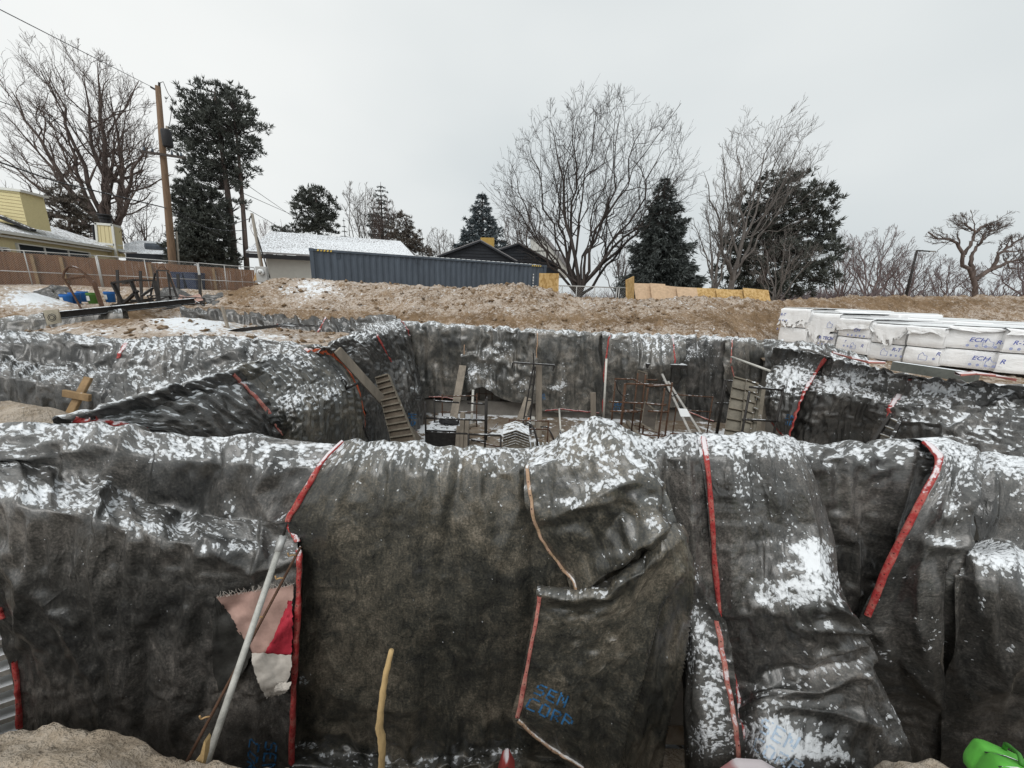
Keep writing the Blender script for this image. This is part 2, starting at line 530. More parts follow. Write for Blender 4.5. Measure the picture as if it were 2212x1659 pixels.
def _relax(X, B, exu, exv, iters, anch, kb, grav=0.0):
    R, C = X.shape[:2]
    Lh = np.linalg.norm(np.diff(B, axis=1), axis=2) * (1 + 0.5 * (exu[:, 1:] + exu[:, :-1]))
    Lv = np.linalg.norm(np.diff(B, axis=0), axis=2) * (1 + 0.5 * (exv[1:] + exv[:-1]))
    d1 = np.linalg.norm(B[1:, 1:] - B[:-1, :-1], axis=2) * (1 + 0.5 * (exu + exv)[1:, 1:])
    d2 = np.linalg.norm(B[1:, :-1] - B[:-1, 1:], axis=2) * (1 + 0.5 * (exu + exv)[1:, 1:])
    A = anch[..., None]
    for it in range(iters):
        X += A * (B - X)
        if grav: X[..., 2] -= grav * (1 - np.minimum(anch * 20, 1))
        for s in (0, 1):
            n = (C - s) // 2
            _proj(X[:, s:s+2*n:2], X[:, s+1:s+2*n:2], Lh[:, s:s+2*n:2])
            n = (R - s) // 2
            _proj(X[s:s+2*n:2], X[s+1:s+2*n:2], Lv[s:s+2*n:2])
            n = (R - s) // 2
            _proj(X[s:s+2*n:2, :-1], X[s+1:s+2*n:2, 1:], d1[s:s+2*n:2], 0.45)
            _proj(X[s:s+2*n:2, 1:], X[s+1:s+2*n:2, :-1], d2[s:s+2*n:2], 0.45)
        if kb:
            X[:, 1:-1] += kb * (0.5 * (X[:, :-2] + X[:, 2:]) - X[:, 1:-1])
            X[1:-1] += kb * (0.5 * (X[:-2] + X[2:]) - X[1:-1])
    return X

def _up(D, k, R, C):
    """smooth upsampling of a coarse field D (every k-th row and column) to R x C"""
    r = np.arange(R) / k; c = np.arange(C) / k
    def cub(A, t):
        n = A.shape[0]
        i = np.clip(np.floor(t).astype(int), 0, n - 2); f = (t - i)[(...,) + (None,) * (A.ndim - 1)]
        g = lambda j: A[np.clip(j, 0, n - 1)]
        p0, p1, p2, p3 = g(i-1), g(i), g(i+1), g(i+2)
        return 0.5*((2*p1)+(-p0+p2)*f+(2*p0-5*p1+4*p2-p3)*f**2+(-p0+3*p1-3*p2+p3)*f**3)
    A = cub(D, r)
    return np.swapaxes(cub(np.swapaxes(A, 0, 1), c), 0, 1)

def wrinkle(B, seed, ex=(0.05, 0.03), fine=(0.02, 0.015), k=4, iters=(70, 24), anchor=0.008, stretch=4.0, pin_top=1, exmap=None):
    """buckle a surface: it gets more cloth than its shape needs, so it folds; coarse folds first, then crinkles"""
    R, C = B.shape[:2]
    Rc, Cc = (R + k - 2) // k + 1, (C + k - 2) // k + 1
    ri = np.minimum(np.arange(Rc) * k, R - 1); ci = np.minimum(np.arange(Cc) * k, C - 1)
    Bc = B[np.ix_(ri, ci)].copy()
    rs = np.random.RandomState(seed)
    Nc = normals(Bc)
    yy, xx = np.mgrid[0:Rc, 0:Cc]
    nz = fbm(xx / 2.3, yy / (2.3 * stretch), 3, seed) - 0.5
    sp = np.linalg.norm(Bc[0, 1:] - Bc[0, :-1], axis=1).mean()
    Xc = Bc + Nc * (nz * sp * 0.9)[..., None]
    em = np.ones((Rc, Cc)) if exmap is None else exmap[np.ix_(ri, ci)]
    lf = 0.55 + 0.9 * fbm(xx / 9.0, yy / 12.0, 2, seed + 5)
    an = np.full((Rc, Cc), anchor)
    if pin_top: an[:pin_top] = 0.8
    Xc = _relax(Xc, Bc, 2.1 * ex[0] * em * lf, 2.1 * ex[1] * em * (1.6 - 0.6 * lf), iters[0], an, 0.035, 0.0)
    D = _up(Xc - Bc, k, R, C)
    X1 = B + D
    if iters[1]:
        yy, xx = np.mgrid[0:R, 0:C]
        N = normals(X1)
        spf = sp / k
        X2 = X1 + N * ((fbm(xx / 2.2, yy / 3.5, 3, seed + 9) - 0.5) * spf * 0.8)[..., None]
        lf = 0.4 + 1.2 * fbm(xx / 40.0, yy / 40.0, 3, seed + 3)
        an = np.full((R, C), 0.02)
        if pin_top: an[:pin_top * k] = 0.8
        X1 = _relax(X2, X1, 2.2 * fine[0] * lf, 2.2 * fine[1] * lf, iters[1], an, 0.025)
    return X1

def along(path, n):
    path = np.asarray(path, float)
    s = np.r_[0, np.cumsum(np.linalg.norm(np.diff(path, axis=0), axis=1))]
    t = np.linspace(0, s[-1], n)
    return np.stack([np.interp(t, s, path[:, i]) for i in range(path.shape[1])], 1)

class Sheet:
    """a draped sheet: dense grid X with its pixel positions, so trims, ink and snow can be laid on it"""
    def __init__(self, ctrl, sp, seed, ridge_back=(0, 0.10, -0.45), ex=(0.05, 0.03), fine=(0.02, 0.015), k=4, iters=(70, 24),
                 anchor=0.008, stretch=4.0, folds=(), exmap=None, drape=None):
        C = np.array([[np.asarray(p, float) for p in row] for row in ctrl])
        if ridge_back is not None:
            C = np.concatenate([C[:1] + np.array(ridge_back), C[:1] + np.array((ridge_back[0]*0.7, ridge_back[1]*0.7, -0.04)), C], 0)
        B = dense_grid(C, sp)
        self.px, self.py = pix(B)
        N = normals(B)
        if drape is None: drape = 0.030 if sp < 0.014 else 0.034
        fs = 1.55 if sp < 0.014 else 1.2
        du = np.linalg.norm(np.diff(B, axis=1), axis=2).mean(0); dv = np.linalg.norm(np.diff(B, axis=0), axis=2).mean(1)
        Ug, Vg = np.meshgrid(np.r_[0, np.cumsum(du)], np.r_[0, np.cumsum(dv)])
        wp = 0.55 * fbm(Ug / 0.8, Vg / 0.9, 2, seed + 40)
        rg = 1 - np.abs(2 * fbm(Ug / 0.26 + wp * 2.2, Vg / 1.25 + wp, 2, seed + 41) - 1) * 1.6      # hanging folds, sharp along their crests
        sw = fbm(Ug / 0.55, Vg / 0.7, 2, seed + 42) - .5
        va = np.minimum(1, Vg / 0.7 + .25)
        B = B + N * (drape * va * (rg - .55) * (0.25 + 1.5 * fbm(Ug / .9, Vg / .8, 2, seed + 43)) + drape * 0.7 * sw)[..., None]
        for (path, amp, wid) in folds:                 # explicit folds: ridges (+) or grooves (-) along a line
            q = along(path, 60); amp = amp * fs; wid = wid * fs
            d2 = ((self.px[..., None] - q[:, 0])**2 + (self.py[..., None] - q[:, 1])**2)
            j = d2.argmin(-1); d = np.sqrt(np.take_along_axis(d2, j[..., None], -1)[..., 0])
            a = amp * np.interp(j, [0, 8, 50, 59], [0.5, 1, 1, 0.5])
            B = B + N * (a * np.exp(-(d / (wid * 0.9))**1.25))[..., None]
        em = None
        if exmap is not None: em = exmap(self.px, self.py)
        self.X = wrinkle(B, seed, ex, fine, k, iters, anchor, stretch, exmap=em)
        self.px, self.py = pix(self.X)
        self.N = normals(self.X)
        self.sp = sp
        du = np.linalg.norm(np.diff(B, axis=1), axis=2).mean(0); dv = np.linalg.norm(np.diff(B, axis=0), axis=2).mean(1)
        self.U, self.Vv = np.meshgrid(np.r_[0, np.cumsum(du)], np.r_[0, np.cumsum(dv)])
        self.seed = seed
        self.snow = None
        self.prints = []
    def make_snow(self, lo=0.30, hi=0.95, gain=0.85, bias=0.0, patches=(), bare=(), ridge=0.20, rpx=48):
        nz = self.N[..., 2]
        # small hollows catch more, the base slope decides the rest
        sm = self.X.copy()
        for _ in range(6):
            sm[1:-1, 1:-1] = 0.25 * (sm[:-2, 1:-1] + sm[2:, 1:-1] + sm[1:-1, :-2] + sm[1:-1, 2:])
        cav = ((sm - self.X) * self.N).sum(-1) / (self.sp * 0.6)
        s = sstep(lo, hi, nz) * gain * 0.47 + np.clip(cav, -1, 1) * 0.18 * sstep(0.1, 0.5, nz) + bias
        s = s + ridge * np.exp(-((self.py - self.py.min(0, keepdims=True)) / rpx)**2) * sstep(0.0, 0.35, nz)
        s = s + 0.55 * ridge * np.exp(-((self.py - self.py.min(0, keepdims=True)) / (rpx * 3.2))**2) * sstep(-0.1, 0.25, nz)
        for (x, y, rx, ry, a) in patches:
            a = a * 1.3
            d = ((self.px - x) / rx)**2 + ((self.py - y) / ry)**2
            s = s + a * np.exp(-d**1.5)
        for (x, y, rx, ry, a) in bare:
            d = ((self.px - x) / rx)**2 + ((self.py - y) / ry)**2
            s = s - a * np.exp(-d)
        self.snow = s
        return self
    def stencil(self, rows, x, y, w, h, ang=0.0, mat='ink', drop=0.3, skew=0.0):
        """rows of stencilled text: a worn film of paint just over the sheet; letters w x h pixels, turned by ang, starting at pixel (x, y)"""
        self.prints.append((rows, x, y, w, h, ang, mat, drop, skew))
        return self
    def _print(self, rows, x, y, w, h, ang, mat, drop, skew):
        ca, sa = math.cos(ang), math.sin(ang); sub = 3
        H = len(rows) * 1.35 * h; W = max(len(t) for t in rows) * 1.28 * w
        cx, cy = x + 0.5*W*ca - 0.5*H*sa, y + 0.5*W*sa + 0.5*H*ca
        r0, c0 = self.near(cx, cy); q = 6
        R, C = self.px.shape
        rl, rh, cl, ch_ = max(r0-q, 0), min(r0+q, R-1), max(c0-q, 0), min(c0+q, C-1)
        J = np.array([[(self.px[rh, c0]-self.px[rl, c0])/(rh-rl), (self.px[r0, ch_]-self.px[r0, cl])/(ch_-cl)],
                      [(self.py[rh, c0]-self.py[rl, c0])/(rh-rl), (self.py[r0, ch_]-self.py[r0, cl])/(ch_-cl)]])
        Ji = np.linalg.inv(J)
        rs = np.random.RandomState(self.seed + 77)
        def at(u, v):
            u = u + skew * v
            d = Ji @ np.array((x + u*ca - v*sa - self.px[r0, c0], y + u*sa + v*ca - self.py[r0, c0]))
            r = np.clip(r0 + d[0], 0, R - 1.01); c = np.clip(c0 + d[1], 0, C - 1.01)
            a, b = int(r), int(c); fr, fc = r - a, c - b
            S = lambda A: (A[a, b]*(1-fc)+A[a, b+1]*fc)*(1-fr)+(A[a+1, b]*(1-fc)+A[a+1, b+1]*fc)*fr
            return S(self.X) + S(self.N) * 0.004
        mb = MB()
        for ri, txt in enumerate(rows):
            for ci, ch in enumerate(txt):
                g = GLYPH.get(ch)
                if not g: continue
                for iv in range(7*sub):
                    for iu in range(5*sub):
                        if g[iv//sub][iu//sub] != '#': continue
                        u0, v0 = ci*w*1.28 + iu*w/5/sub, ri*h*1.35 + iv*h/7/sub
                        if vnoise(u0/7.0, v0/7.0, self.seed) * 0.75 + rs.rand()*0.35 < drop: continue
                        du, dv = w/5/sub*1.02, h/7/sub*1.02
                        mb.add([at(u0, v0), at(u0, v0+dv), at(u0+du, v0+dv), at(u0+du, v0)], [(0, 1, 2, 3)])
        if mb.V: tag(mb.build('stencil_print', M[mat], self.obj), kind='stuff')
    def build(self, name, mat, parent=None, thick=0.0):
        R, C = self.px.shape
        idx = np.arange(R * C).reshape(R, C)
        Fq = np.stack([idx[:-1, :-1], idx[1:, :-1], idx[1:, 1:], idx[:-1, 1:]], -1).reshape(-1, 4)
        if self.snow is None: self.make_snow()
        uv = np.stack([self.U + self.seed * 1.37, -self.Vv + self.seed * 0.71], -1).reshape(-1, 2)
        o = link_mesh(name, self.X.reshape(-1, 3), Fq, mat, parent, True, uv=uv,
                      attrs={'snow': self.snow})
        self.obj = o
        for p in self.prints: self._print(*p)
        return o
    def near(self, x, y):
        d = (self.px - x)**2 + (self.py - y)**2
        front = (self.N * (EYE - self.X)).sum(-1) > 0
        d = np.where(front, d, d + 900)
        return np.unravel_index(d.argmin(), d.shape)
    def trim(self, path, width, mat, lift=0.012, name='edge_binding', shift=0.0, parent=None, seed=0):
        """a sewn strip that follows the sheet along a line of pixels"""
        q = along(path, 40)
        rc = np.array([self.near(a, b) for a, b in q], float)
        ker = np.ones(5) / 5
        for i in (0, 1):
            rc[:, i] = np.convolve(np.pad(rc[:, i], 2, mode='edge'), ker, 'valid')
        rc = along(rc, 110)
        R, C = self.px.shape
        r0 = np.clip(np.floor(rc[:, 0]).astype(int), 0, R - 2); c0 = np.clip(np.floor(rc[:, 1]).astype(int), 0, C - 2)
        fr = np.clip(rc[:, 0] - r0, 0, 1)[:, None]; fc = np.clip(rc[:, 1] - c0, 0, 1)[:, None]
        S = lambda A: (A[r0, c0]*(1-fc) + A[r0, c0+1]*fc)*(1-fr) + (A[r0+1, c0]*(1-fc) + A[r0+1, c0+1]*fc)*fr
        pts = S(self.X); nn = S(self.N); width = width * 0.62
        for _ in range(3):
            pts[1:-1] = (pts[:-2] + 2*pts[1:-1] + pts[2:]) / 4
            nn[1:-1] = (nn[:-2] + nn[1:-1] + nn[2:]) / 3
        tt = np.gradient(pts, axis=0); tt /= np.linalg.norm(tt, axis=1, keepdims=True) + 1e-9
        nn /= np.linalg.norm(nn, axis=1, keepdims=True) + 1e-9
        ss = np.cross(tt, nn); ss /= np.linalg.norm(ss, axis=1, keepdims=True) + 1e-9
        n = len(pts)
        arc = np.r_[0, np.cumsum(np.linalg.norm(np.diff(pts, axis=0), axis=1))]
        jit = 0.92 + 0.7 * (fbm(arc * 6, arc * 0 + seed + self.seed, 3, 3) - 0.5)
        prof = [(-0.5, -0.6), (-0.5, 0.85), (-0.2, 1.1), (0.2, 1.0), (0.5, 0.8), (0.5, -0.6)]
        V = []; UVs = []
        for (a, h) in prof:
            wob = 0.7 * (vnoise(arc * 14, arc * 0 + a * 7, seed + 1) - 0.5)
            V.append(pts + ss * ((a + shift) * width * jit)[:, None] + nn * (lift * (h + wob))[:, None])
            UVs.append(np.stack([np.full(n, a * width), arc], 1))
        V = np.stack(V, 1).reshape(-1, 3); UVs = np.stack(UVs, 1).reshape(-1, 2)
        k = len(prof); idx = np.arange(n * k).reshape(n, k)
        Fq = np.stack([idx[:-1, :-1], idx[:-1, 1:], idx[1:, 1:], idx[1:, :-1]], -1).reshape(-1, 4)
        return link_mesh(name, V, Fq, mat, parent or self.obj, True, uv=UVs)

GLYPH = {
 'S': ('.####', '#....', '#....', '.###.', '....#', '....#', '####.'),
 'E': ('#####', '#....', '#....', '####.', '#....', '#....', '#####'),
 'N': ('#...#', '##..#', '#.#.#', '#.#.#', '#..##', '#...#', '#...#'),
 'C': ('.####', '#....', '#....', '#....', '#....', '#....', '.####'),
 'O': ('.###.', '#...#', '#...#', '#...#', '#...#', '#...#', '.###.'),
 'R': ('####.', '#...#', '#...#', '####.', '#.#..', '#..#.', '#...#'),
 'P': ('####.', '#...#', '#...#', '####.', '#....', '#....', '#....'),
 'D': ('####.', '#...#', '#...#', '#...#', '#...#', '#...#', '####.'),
 'A': ('.###.', '#...#', '#...#', '#####', '#...#', '#...#', '#...#'),
}

def rows_px(ridge, rows):
    """control rows from (px, py, Y) triples"""
    return [[P(*p) for p in r] for r in [ridge] + rows]
# ------------------------------------------------------------------ blankets over the front wall
def cols_px(cols):
    """columns of (px, py, Y) -> rows of points"""
    n = len(cols[0])
    assert all(len(c) == n for c in cols), [len(c) for c in cols]
    return [[P(*c[i]) for c in cols] for i in range(n)]

BL = 'insulating blankets draped over the foundation walls'
def blanket(sheet, mat, label):
    o = sheet.build('insulation_blanket', M[mat])
    return tag(o, label, 'blanket', BL)

def front_blankets():
    # --- behind and under the others first
    # F2: plain wide centre blanket
    s = Sheet(cols_px([
        [(742,953,2.19),(690,1012,2.02),(628,1118,1.94),(652,1230,1.93),(652,1400,1.90),(648,1540,1.87),(640,1632,1.82),(640,1652,1.68),(640,1730,1.62)],
        [(800,956,2.19),(775,1012,2.02),(750,1112,1.93),(745,1240,1.90),(745,1400,1.87),(745,1540,1.84),(745,1625,1.80),(745,1655,1.68),(745,1730,1.62)],
        [(900,958,2.18),(890,1015,2.00),(880,1110,1.92),(875,1240,1.88),(875,1400,1.85),(875,1540,1.82),(875,1640,1.79),(875,1662,1.70),(875,1740,1.62)],
        [(1010,966,2.18),(1005,1020,2.01),(1000,1110,1.93),(1000,1240,1.90),(1000,1400,1.87),(1000,1540,1.84),(1000,1634,1.80),(1000,1655,1.69),(1000,1740,1.62)],
        [(1120,968,2.18),(1120,1022,2.03),(1120,1110,1.96),(1120,1240,1.93),(1118,1400,1.91),(1115,1540,1.87),(1110,1628,1.83),(1110,1648,1.74),(1110,1740,1.64)],
        [(1210,955,2.20),(1215,1022,2.08),(1215,1110,2.02),(1220,1240,1.99),(1220,1400,1.97),(1220,1540,1.93),(1220,1640,1.88),(1220,1655,1.80),(1220,1740,1.70)],
    ]), 0.0115, 21, ex=(0.030, 0.010), fine=(0.010, 0.006),
        exmap=lambda x, y: np.where(y < 1080, 1.25, np.where(y > 1560, 1.6, 0.55)),
        folds=[([(860,965),(845,1010),(838,1120)], 0.018, 9), ([(975,968),(965,1030),(950,1130)], 0.012, 9),
               ([(1130,1080),(1090,1180),(1050,1290)], 0.012, 12), ([(652,1420),(700,1480),(800,1520),(950,1530)], 0.014, 14),
               ([(905,970),(925,1010),(930,1200),(925,1500)], 0.012, 14), ([(770,965),(760,1020),(720,1130),(690,1300)], 0.014, 12), ([(1030,975),(1040,1080),(1070,1200)], 0.012, 10), ([(1000,970),(985,1060),(960,1200)], -0.010, 10), ([(1190,1010),(1160,1120),(1150,1290),(1170,1480)], -0.02, 14), ([(660,1560),(760,1590),(900,1600),(1100,1590)], 0.012, 10)])
    s.make_snow(0.38, 0.95, 0.80, -0.02, patches=[(1090,1085,30,12,.16),(690,1230,8,6,.2),(665,1610,45,10,.45),(1060,1622,60,9,.38),(930,1640,120,10,.2),(655,1470,25,18,.45),(800,1055,110,22,.12)])
    blanket(s, 'blanket_olive', 'wide olive-black blanket hanging flat behind the upright stick, brown mud smears across it')
    s.trim([(742,953),(700,992),(668,1045),(640,1095),(617,1128)], 0.05, M['trim_red'])
    F['centre'] = s
    # F1: left blanket, lying out over a ledge and hanging to the bank
    s = Sheet(cols_px([
        [(-170,930,2.30),(-190,975,2.14),(-180,1010,2.06),(-160,1045,1.86),(-140,1090,1.74),(-110,1180,1.70),(-40,1310,1.68),(5,1400,1.66),(35,1490,1.64),(56,1700,1.60)],
        [(-40,925,2.26),(-50,970,2.11),(-50,1000,2.04),(-40,1030,1.85),(-30,1085,1.73),(-10,1180,1.70),(20,1310,1.68),(60,1400,1.66),(85,1490,1.64),(105,1700,1.60)],
        [(110,920,2.28),(105,965,2.10),(100,1015,2.03),(100,1058,1.84),(100,1105,1.73),(105,1190,1.70),(115,1310,1.68),(140,1400,1.66),(150,1490,1.64),(165,1700,1.60)],
        [(210,928,2.27),(208,970,2.09),(206,1040,2.02),(205,1082,1.84),(205,1125,1.73),(208,1200,1.71),(215,1310,1.69),(225,1400,1.67),(230,1490,1.65),(240,1700,1.61)],
        [(330,940,2.23),(325,990,2.07),(320,1080,2.01),(320,1122,1.84),(320,1158,1.74),(320,1220,1.72),(320,1310,1.70),(325,1400,1.68),(325,1490,1.66),(330,1700,1.62)],
        [(440,944,2.20),(435,1000,2.05),(430,1105,2.00),(430,1145,1.86),(430,1180,1.76),(430,1235,1.74),(430,1310,1.72),(430,1400,1.70),(430,1490,1.68),(430,1700,1.63)],
        [(560,945,2.18),(555,1010,2.04),(545,1120,1.97),(545,1165,1.88),(545,1195,1.80),(545,1240,1.78),(540,1310,1.76),(540,1400,1.73),(538,1490,1.70),(535,1700,1.65)],
        [(740,958,2.24),(725,1018,2.10),(668,1125,1.99),(640,1172,1.90),(648,1200,1.85),(648,1245,1.82),(644,1310,1.79),(638,1400,1.76),(634,1490,1.73),(628,1700,1.66)],
    ]), 0.0125, 5, ex=(0.04, 0.024), fine=(0.013, 0.009),
        exmap=lambda x, y: np.where(y < 1230, 1.15, 0.6),
        folds=[([(280,945),(255,1000),(225,1050),(208,1082)], 0.035, 11), ([(600,975),(560,1060),(600,1125),(625,1150)], 0.03, 14),
               ([(0,985),(180,955),(330,935)], 0.02, 10), ([(0,960),(150,935),(260,920)], 0.02, 8), ([(0,1005),(130,985),(300,945)], 0.016, 8),
               ([(205,1090),(235,1110),(258,1150)], 0.016, 7), ([(20,1210),(130,1340),(200,1450),(255,1640)], 0.022, 14),
               ([(400,1180),(405,1300),(370,1640)], 0.014, 16), ([(440,1170),(540,1230),(640,1215)], 0.022, 12), ([(640,1225),(560,1260),(480,1330)], -0.015, 10), ([(205,1180),(215,1330),(260,1500)], 0.016, 12), ([(330,1200),(340,1350),(300,1500)], -0.012, 12), ([(80,1120),(60,1250),(40,1400)], 0.018, 12), ([(470,1000),(430,1070),(380,1130)], -0.02, 12), ([(640,1320),(560,1420),(460,1500)], 0.012, 12)],)
    s.make_snow(0.36, 0.92, 0.84, 0.0, patches=[(60,1062,110,18,.30),(200,1095,70,22,.25),(330,1140,120,16,.30),(480,1185,80,12,.3),(232,1040,22,22,.3),(500,1090,22,30,.38),(360,985,60,25,.12),(550,1005,90,25,.1),(410,1085,10,8,.2)],
                bare=[(110,1020,120,12,.3)])
    s.stencil(['SEN', 'CORP'], 596, 1612, 20, 26, 1.72, drop=0.18)
    blanket(s, 'blanket', 'near-black blanket at left lying over a snowy ledge, torn open beside the grey pole')
    s.trim([(646,1182),(645,1300),(637,1420),(632,1560),(628,1656)], 0.048, M['trim_red'])
    s.trim([(33,1425),(40,1500),(44,1575)], 0.04, M['trim_red'])
    s.trim([(0,1312),(7,1335)], 0.04, M['trim_red'])
    s.trim([(618,1132),(632,1150),(645,1172)], 0.05, M['trim_red'])
    F['left'] = s
    # torn hole in F1: pink lining, red cloth, hanging white rag
    o = s.obj
    def patch(name, outline, mat, lift, curl=0.0, seed=0):
        """a scrap of cloth over the sheet, inside a pixel outline; sampled from the sheet so that it follows it"""
        L = along(outline[0], 26); Rr = along(outline[1], 26)
        nx = 16; pts = np.zeros((26, nx, 3))
        for i in range(26):
            for j in range(nx):
                t = j / (nx - 1); q = L[i]*(1-t) + Rr[i]*t
                e = 2.2 if (i in (0, 25) or j in (0, nx-1)) else 0.6
                q = q + e * (np.array((vnoise(i*1.7, j*1.3, seed), vnoise(i*1.3, j*1.9, seed+5))) - 0.5) * 2
                r, c = s.near(*q)
                h = lift + curl * (0.4 + 0.6*math.sin(3.1*i/26)) + 0.014 * (vnoise(q[0]/26, q[1]/34, seed) - .5)
                pts[i, j] = P(q[0], q[1], s.X[r, c, 1] - h)
        ids = np.arange(26*nx).reshape(26, nx)
        Fq = np.stack([ids[:-1, :-1], ids[1:, :-1], ids[1:, 1:], ids[:-1, 1:]], -1).reshape(-1, 4)
        return link_mesh(name, pts.reshape(-1, 3), Fq, mat, o, True)
    M['flap_dark'] = mat_plain('flap_dark', (0.032, 0.031, 0.028), 0.7, 0, 0.5, 18, None, 0.006)
    M['lining_pink'] = mat_plain('lining_pink', (0.40, 0.26, 0.22), 0.9, 0, 0.2, 9, None, 0.004)
    M['cloth_red'] = mat_plain('cloth_red', (0.42, 0.03, 0.05), 0.8, 0, 0.2, 14, None, 0.003)
    M['rag'] = mat_plain('rag', (0.55, 0.51, 0.46), 0.9, 0, 0.15, 10, None, 0.004)
    patch('torn_flap', ([(464,1288),(460,1360),(458,1440),(474,1494)], [(470,1286),(505,1340),(545,1412),(520,1462)]), M['flap_dark'], 0.012, 0.015, 3)
    patch('torn_lining', ([(468,1289),(500,1342),(541,1412),(560,1424)], [(634,1262),(630,1320),(606,1390),(566,1424)]), M['lining_pink'], 0.020, 0.0, 1)
    patch('red_lining', ([(622,1298),(604,1345),(590,1380),(570,1412)], [(630,1298),(632,1340),(631,1380),(629,1416)]), M['cloth_red'], 0.030, 0.0, 2)
    patch('torn_rag', ([(544,1410),(543,1430),(556,1470),(574,1507)], [(628,1415),(630,1445),(618,1478),(588,1500)]), M['rag'], 0.036, 0.03, 5)
    patch('torn_rag', ([(600,1474),(592,1488),(585,1498),(575,1508)], [(629,1474),(626,1486),(616,1497),(600,1502)]), M['rag'], 0.066, 0.035, 7)
    rs = np.random.RandomState(8); th = MB()
    for k in range(58):                               # frayed threads along the tear
        if k < 58: x, y = 468 + 166*k/58, 1289 - 27*k/58
        else: x, y = 460 + 8*rs.rand(), 1420 + 70*(k-58)/12
        r, c = s.near(x, y); h = s.X[r, c, 1] - .03
        a = P(x + rs.randn()*2, y + 3, h); b2 = P(x + rs.randn()*7, y - 3 - 9*rs.rand() if k < 58 else y + rs.randn()*5, h - .012*rs.rand())
        th.tube([a, (a + b2)/2 + rs.randn(3)*.002, b2], .0011, 4, False)
    tag(th.build('frayed_threads', M['rag'], o), kind='stuff')
    # F4: narrow strip right of the bulge
    s = Sheet(cols_px([
        [(1370,940,2.42),(1375,985,2.24),(1390,1100,2.16),(1400,1230,2.10),(1440,1350,2.10),(1476,1480,2.08),(1482,1580,2.05),(1486,1720,2.02)],
        [(1430,946,2.40),(1435,990,2.22),(1450,1100,2.14),(1462,1230,2.06),(1476,1350,2.00),(1490,1480,1.90),(1494,1580,1.78),(1498,1720,1.70)],
        [(1480,940,2.40),(1487,990,2.20),(1500,1100,2.12),(1505,1230,2.04),(1512,1350,1.94),(1518,1480,1.77),(1525,1580,1.64),(1530,1720,1.57)],
        [(1530,940,2.40),(1535,990,2.20),(1545,1100,2.12),(1556,1230,2.04),(1566,1350,1.93),(1580,1480,1.77),(1596,1580,1.65),(1612,1720,1.57)],
    ]), 0.012, 9, ex=(0.05, 0.014), folds=[([(1478,950),(1490,1100),(1500,1250)], 0.02, 10), ([(1440,960),(1450,1100),(1465,1230)], -0.02, 9), ([(1490,1240),(1545,1330),(1560,1400)], 0.02, 9), ([(1480,1300),(1520,1420),(1500,1560)], 0.02, 12)])
    s.make_snow(0.34, 0.9, 0.85, 0.02, patches=[(1500,1240,18,50,.25),(1510,1330,20,40,.25),(1530,1470,45,120,.42),(1495,1390,18,60,.25),(1540,1600,60,40,.5)])
    blanket(s, 'blanket', 'narrow dark blanket between the bulging folded blanket and the long red strip, its foot snowy')
    s.trim([(1548,1335),(1556,1390),(1568,1460),(1582,1540),(1596,1650)], 0.045, M['trim_pink'])
    # F6: dark recessed blanket
    s = Sheet(cols_px([
        [(1660,948,2.48),(1660,990,2.34),(1665,1100,2.27),(1670,1230,2.24),(1680,1350,2.22),(1690,1480,2.18),(1700,1640,2.10)],
        [(1760,955,2.48),(1762,992,2.33),(1765,1100,2.26),(1770,1230,2.22),(1780,1350,2.20),(1790,1480,2.16),(1800,1640,2.08)],
        [(1880,955,2.48),(1878,995,2.33),(1870,1100,2.26),(1862,1230,2.22),(1858,1350,2.18),(1856,1480,2.14),(1850,1640,2.06)],
        [(2030,962,2.52),(2040,1000,2.36),(2010,1100,2.26),(1960,1230,2.20),(1900,1350,2.14),(1880,1480,2.12),(1880,1640,2.04)],
    ]), 0.013, 14, ex=(0.045, 0.02), folds=[([(1970,965),(1930,1100),(1880,1330)], 0.022, 14), ([(1830,985),(1835,1150),(1850,1330)], 0.012, 14)])
    s.make_snow(0.34, 0.92, 0.86, -0.02, patches=[(1870,1000,8,8,.3),(1790,1010,8,10,.2),(1840,1015,10,10,.2)])
    blanket(s, 'blanket_dark', 'smooth dark blanket set back between the snowy sagging blanket and the slanting red strip')
    # F8: far right, over a ledge
    s = Sheet(cols_px([
        [(2100,988,2.40),(2108,1030,2.24),(2108,1100,2.16),(2105,1178,2.10),(2085,1200,1.92),(2080,1240,1.84),(2075,1340,1.82),(2060,1450,1.84),(2050,1560,1.86),(2040,1720,1.84)],
        [(2150,985,2.42),(2152,1030,2.24),(2150,1100,2.15),(2150,1165,2.08),(2140,1205,1.86),(2138,1250,1.78),(2135,1340,1.76),(2130,1450,1.78),(2125,1560,1.80),(2120,1720,1.78)],
        [(2225,1000,2.42),(2225,1040,2.22),(2225,1110,2.12),(2225,1185,2.04),(2225,1228,1.82),(2225,1275,1.74),(2225,1345,1.72),(2225,1450,1.74),(2225,1560,1.76),(2225,1720,1.74)],
        [(2360,1030,2.40),(2365,1060,2.20),(2370,1130,2.10),(2375,1210,2.02),(2380,1255,1.80),(2380,1300,1.72),(2380,1360,1.70),(2380,1450,1.70),(2380,1560,1.72),(2380,1720,1.70)],
    ]), 0.0125, 18, ex=(0.05, 0.012), fine=(0.016, 0.008), folds=[([(2090,1200),(2095,1290),(2085,1450)], -0.04, 12), ([(2150,1230),(2130,1330),(2160,1500)], 0.03, 18), ([(2212,1280),(2180,1400),(2120,1500)], 0.03, 18), ([(2140,1000),(2130,1100),(2105,1180)], 0.03, 12), ([(2200,1010),(2205,1120)], 0.02, 14), ([(2105,1185),(2120,1270),(2118,1340)], 0.03, 14)])
    s.make_snow(0.34, 0.9, 0.92, 0.04, rpx=75, ridge=0.24, patches=[(2140,1195,70,26,.3),(2190,1215,60,20,.25),(2120,1300,10,50,.25),(2190,1400,30,18,.3),(2110,1390,40,40,.18)])
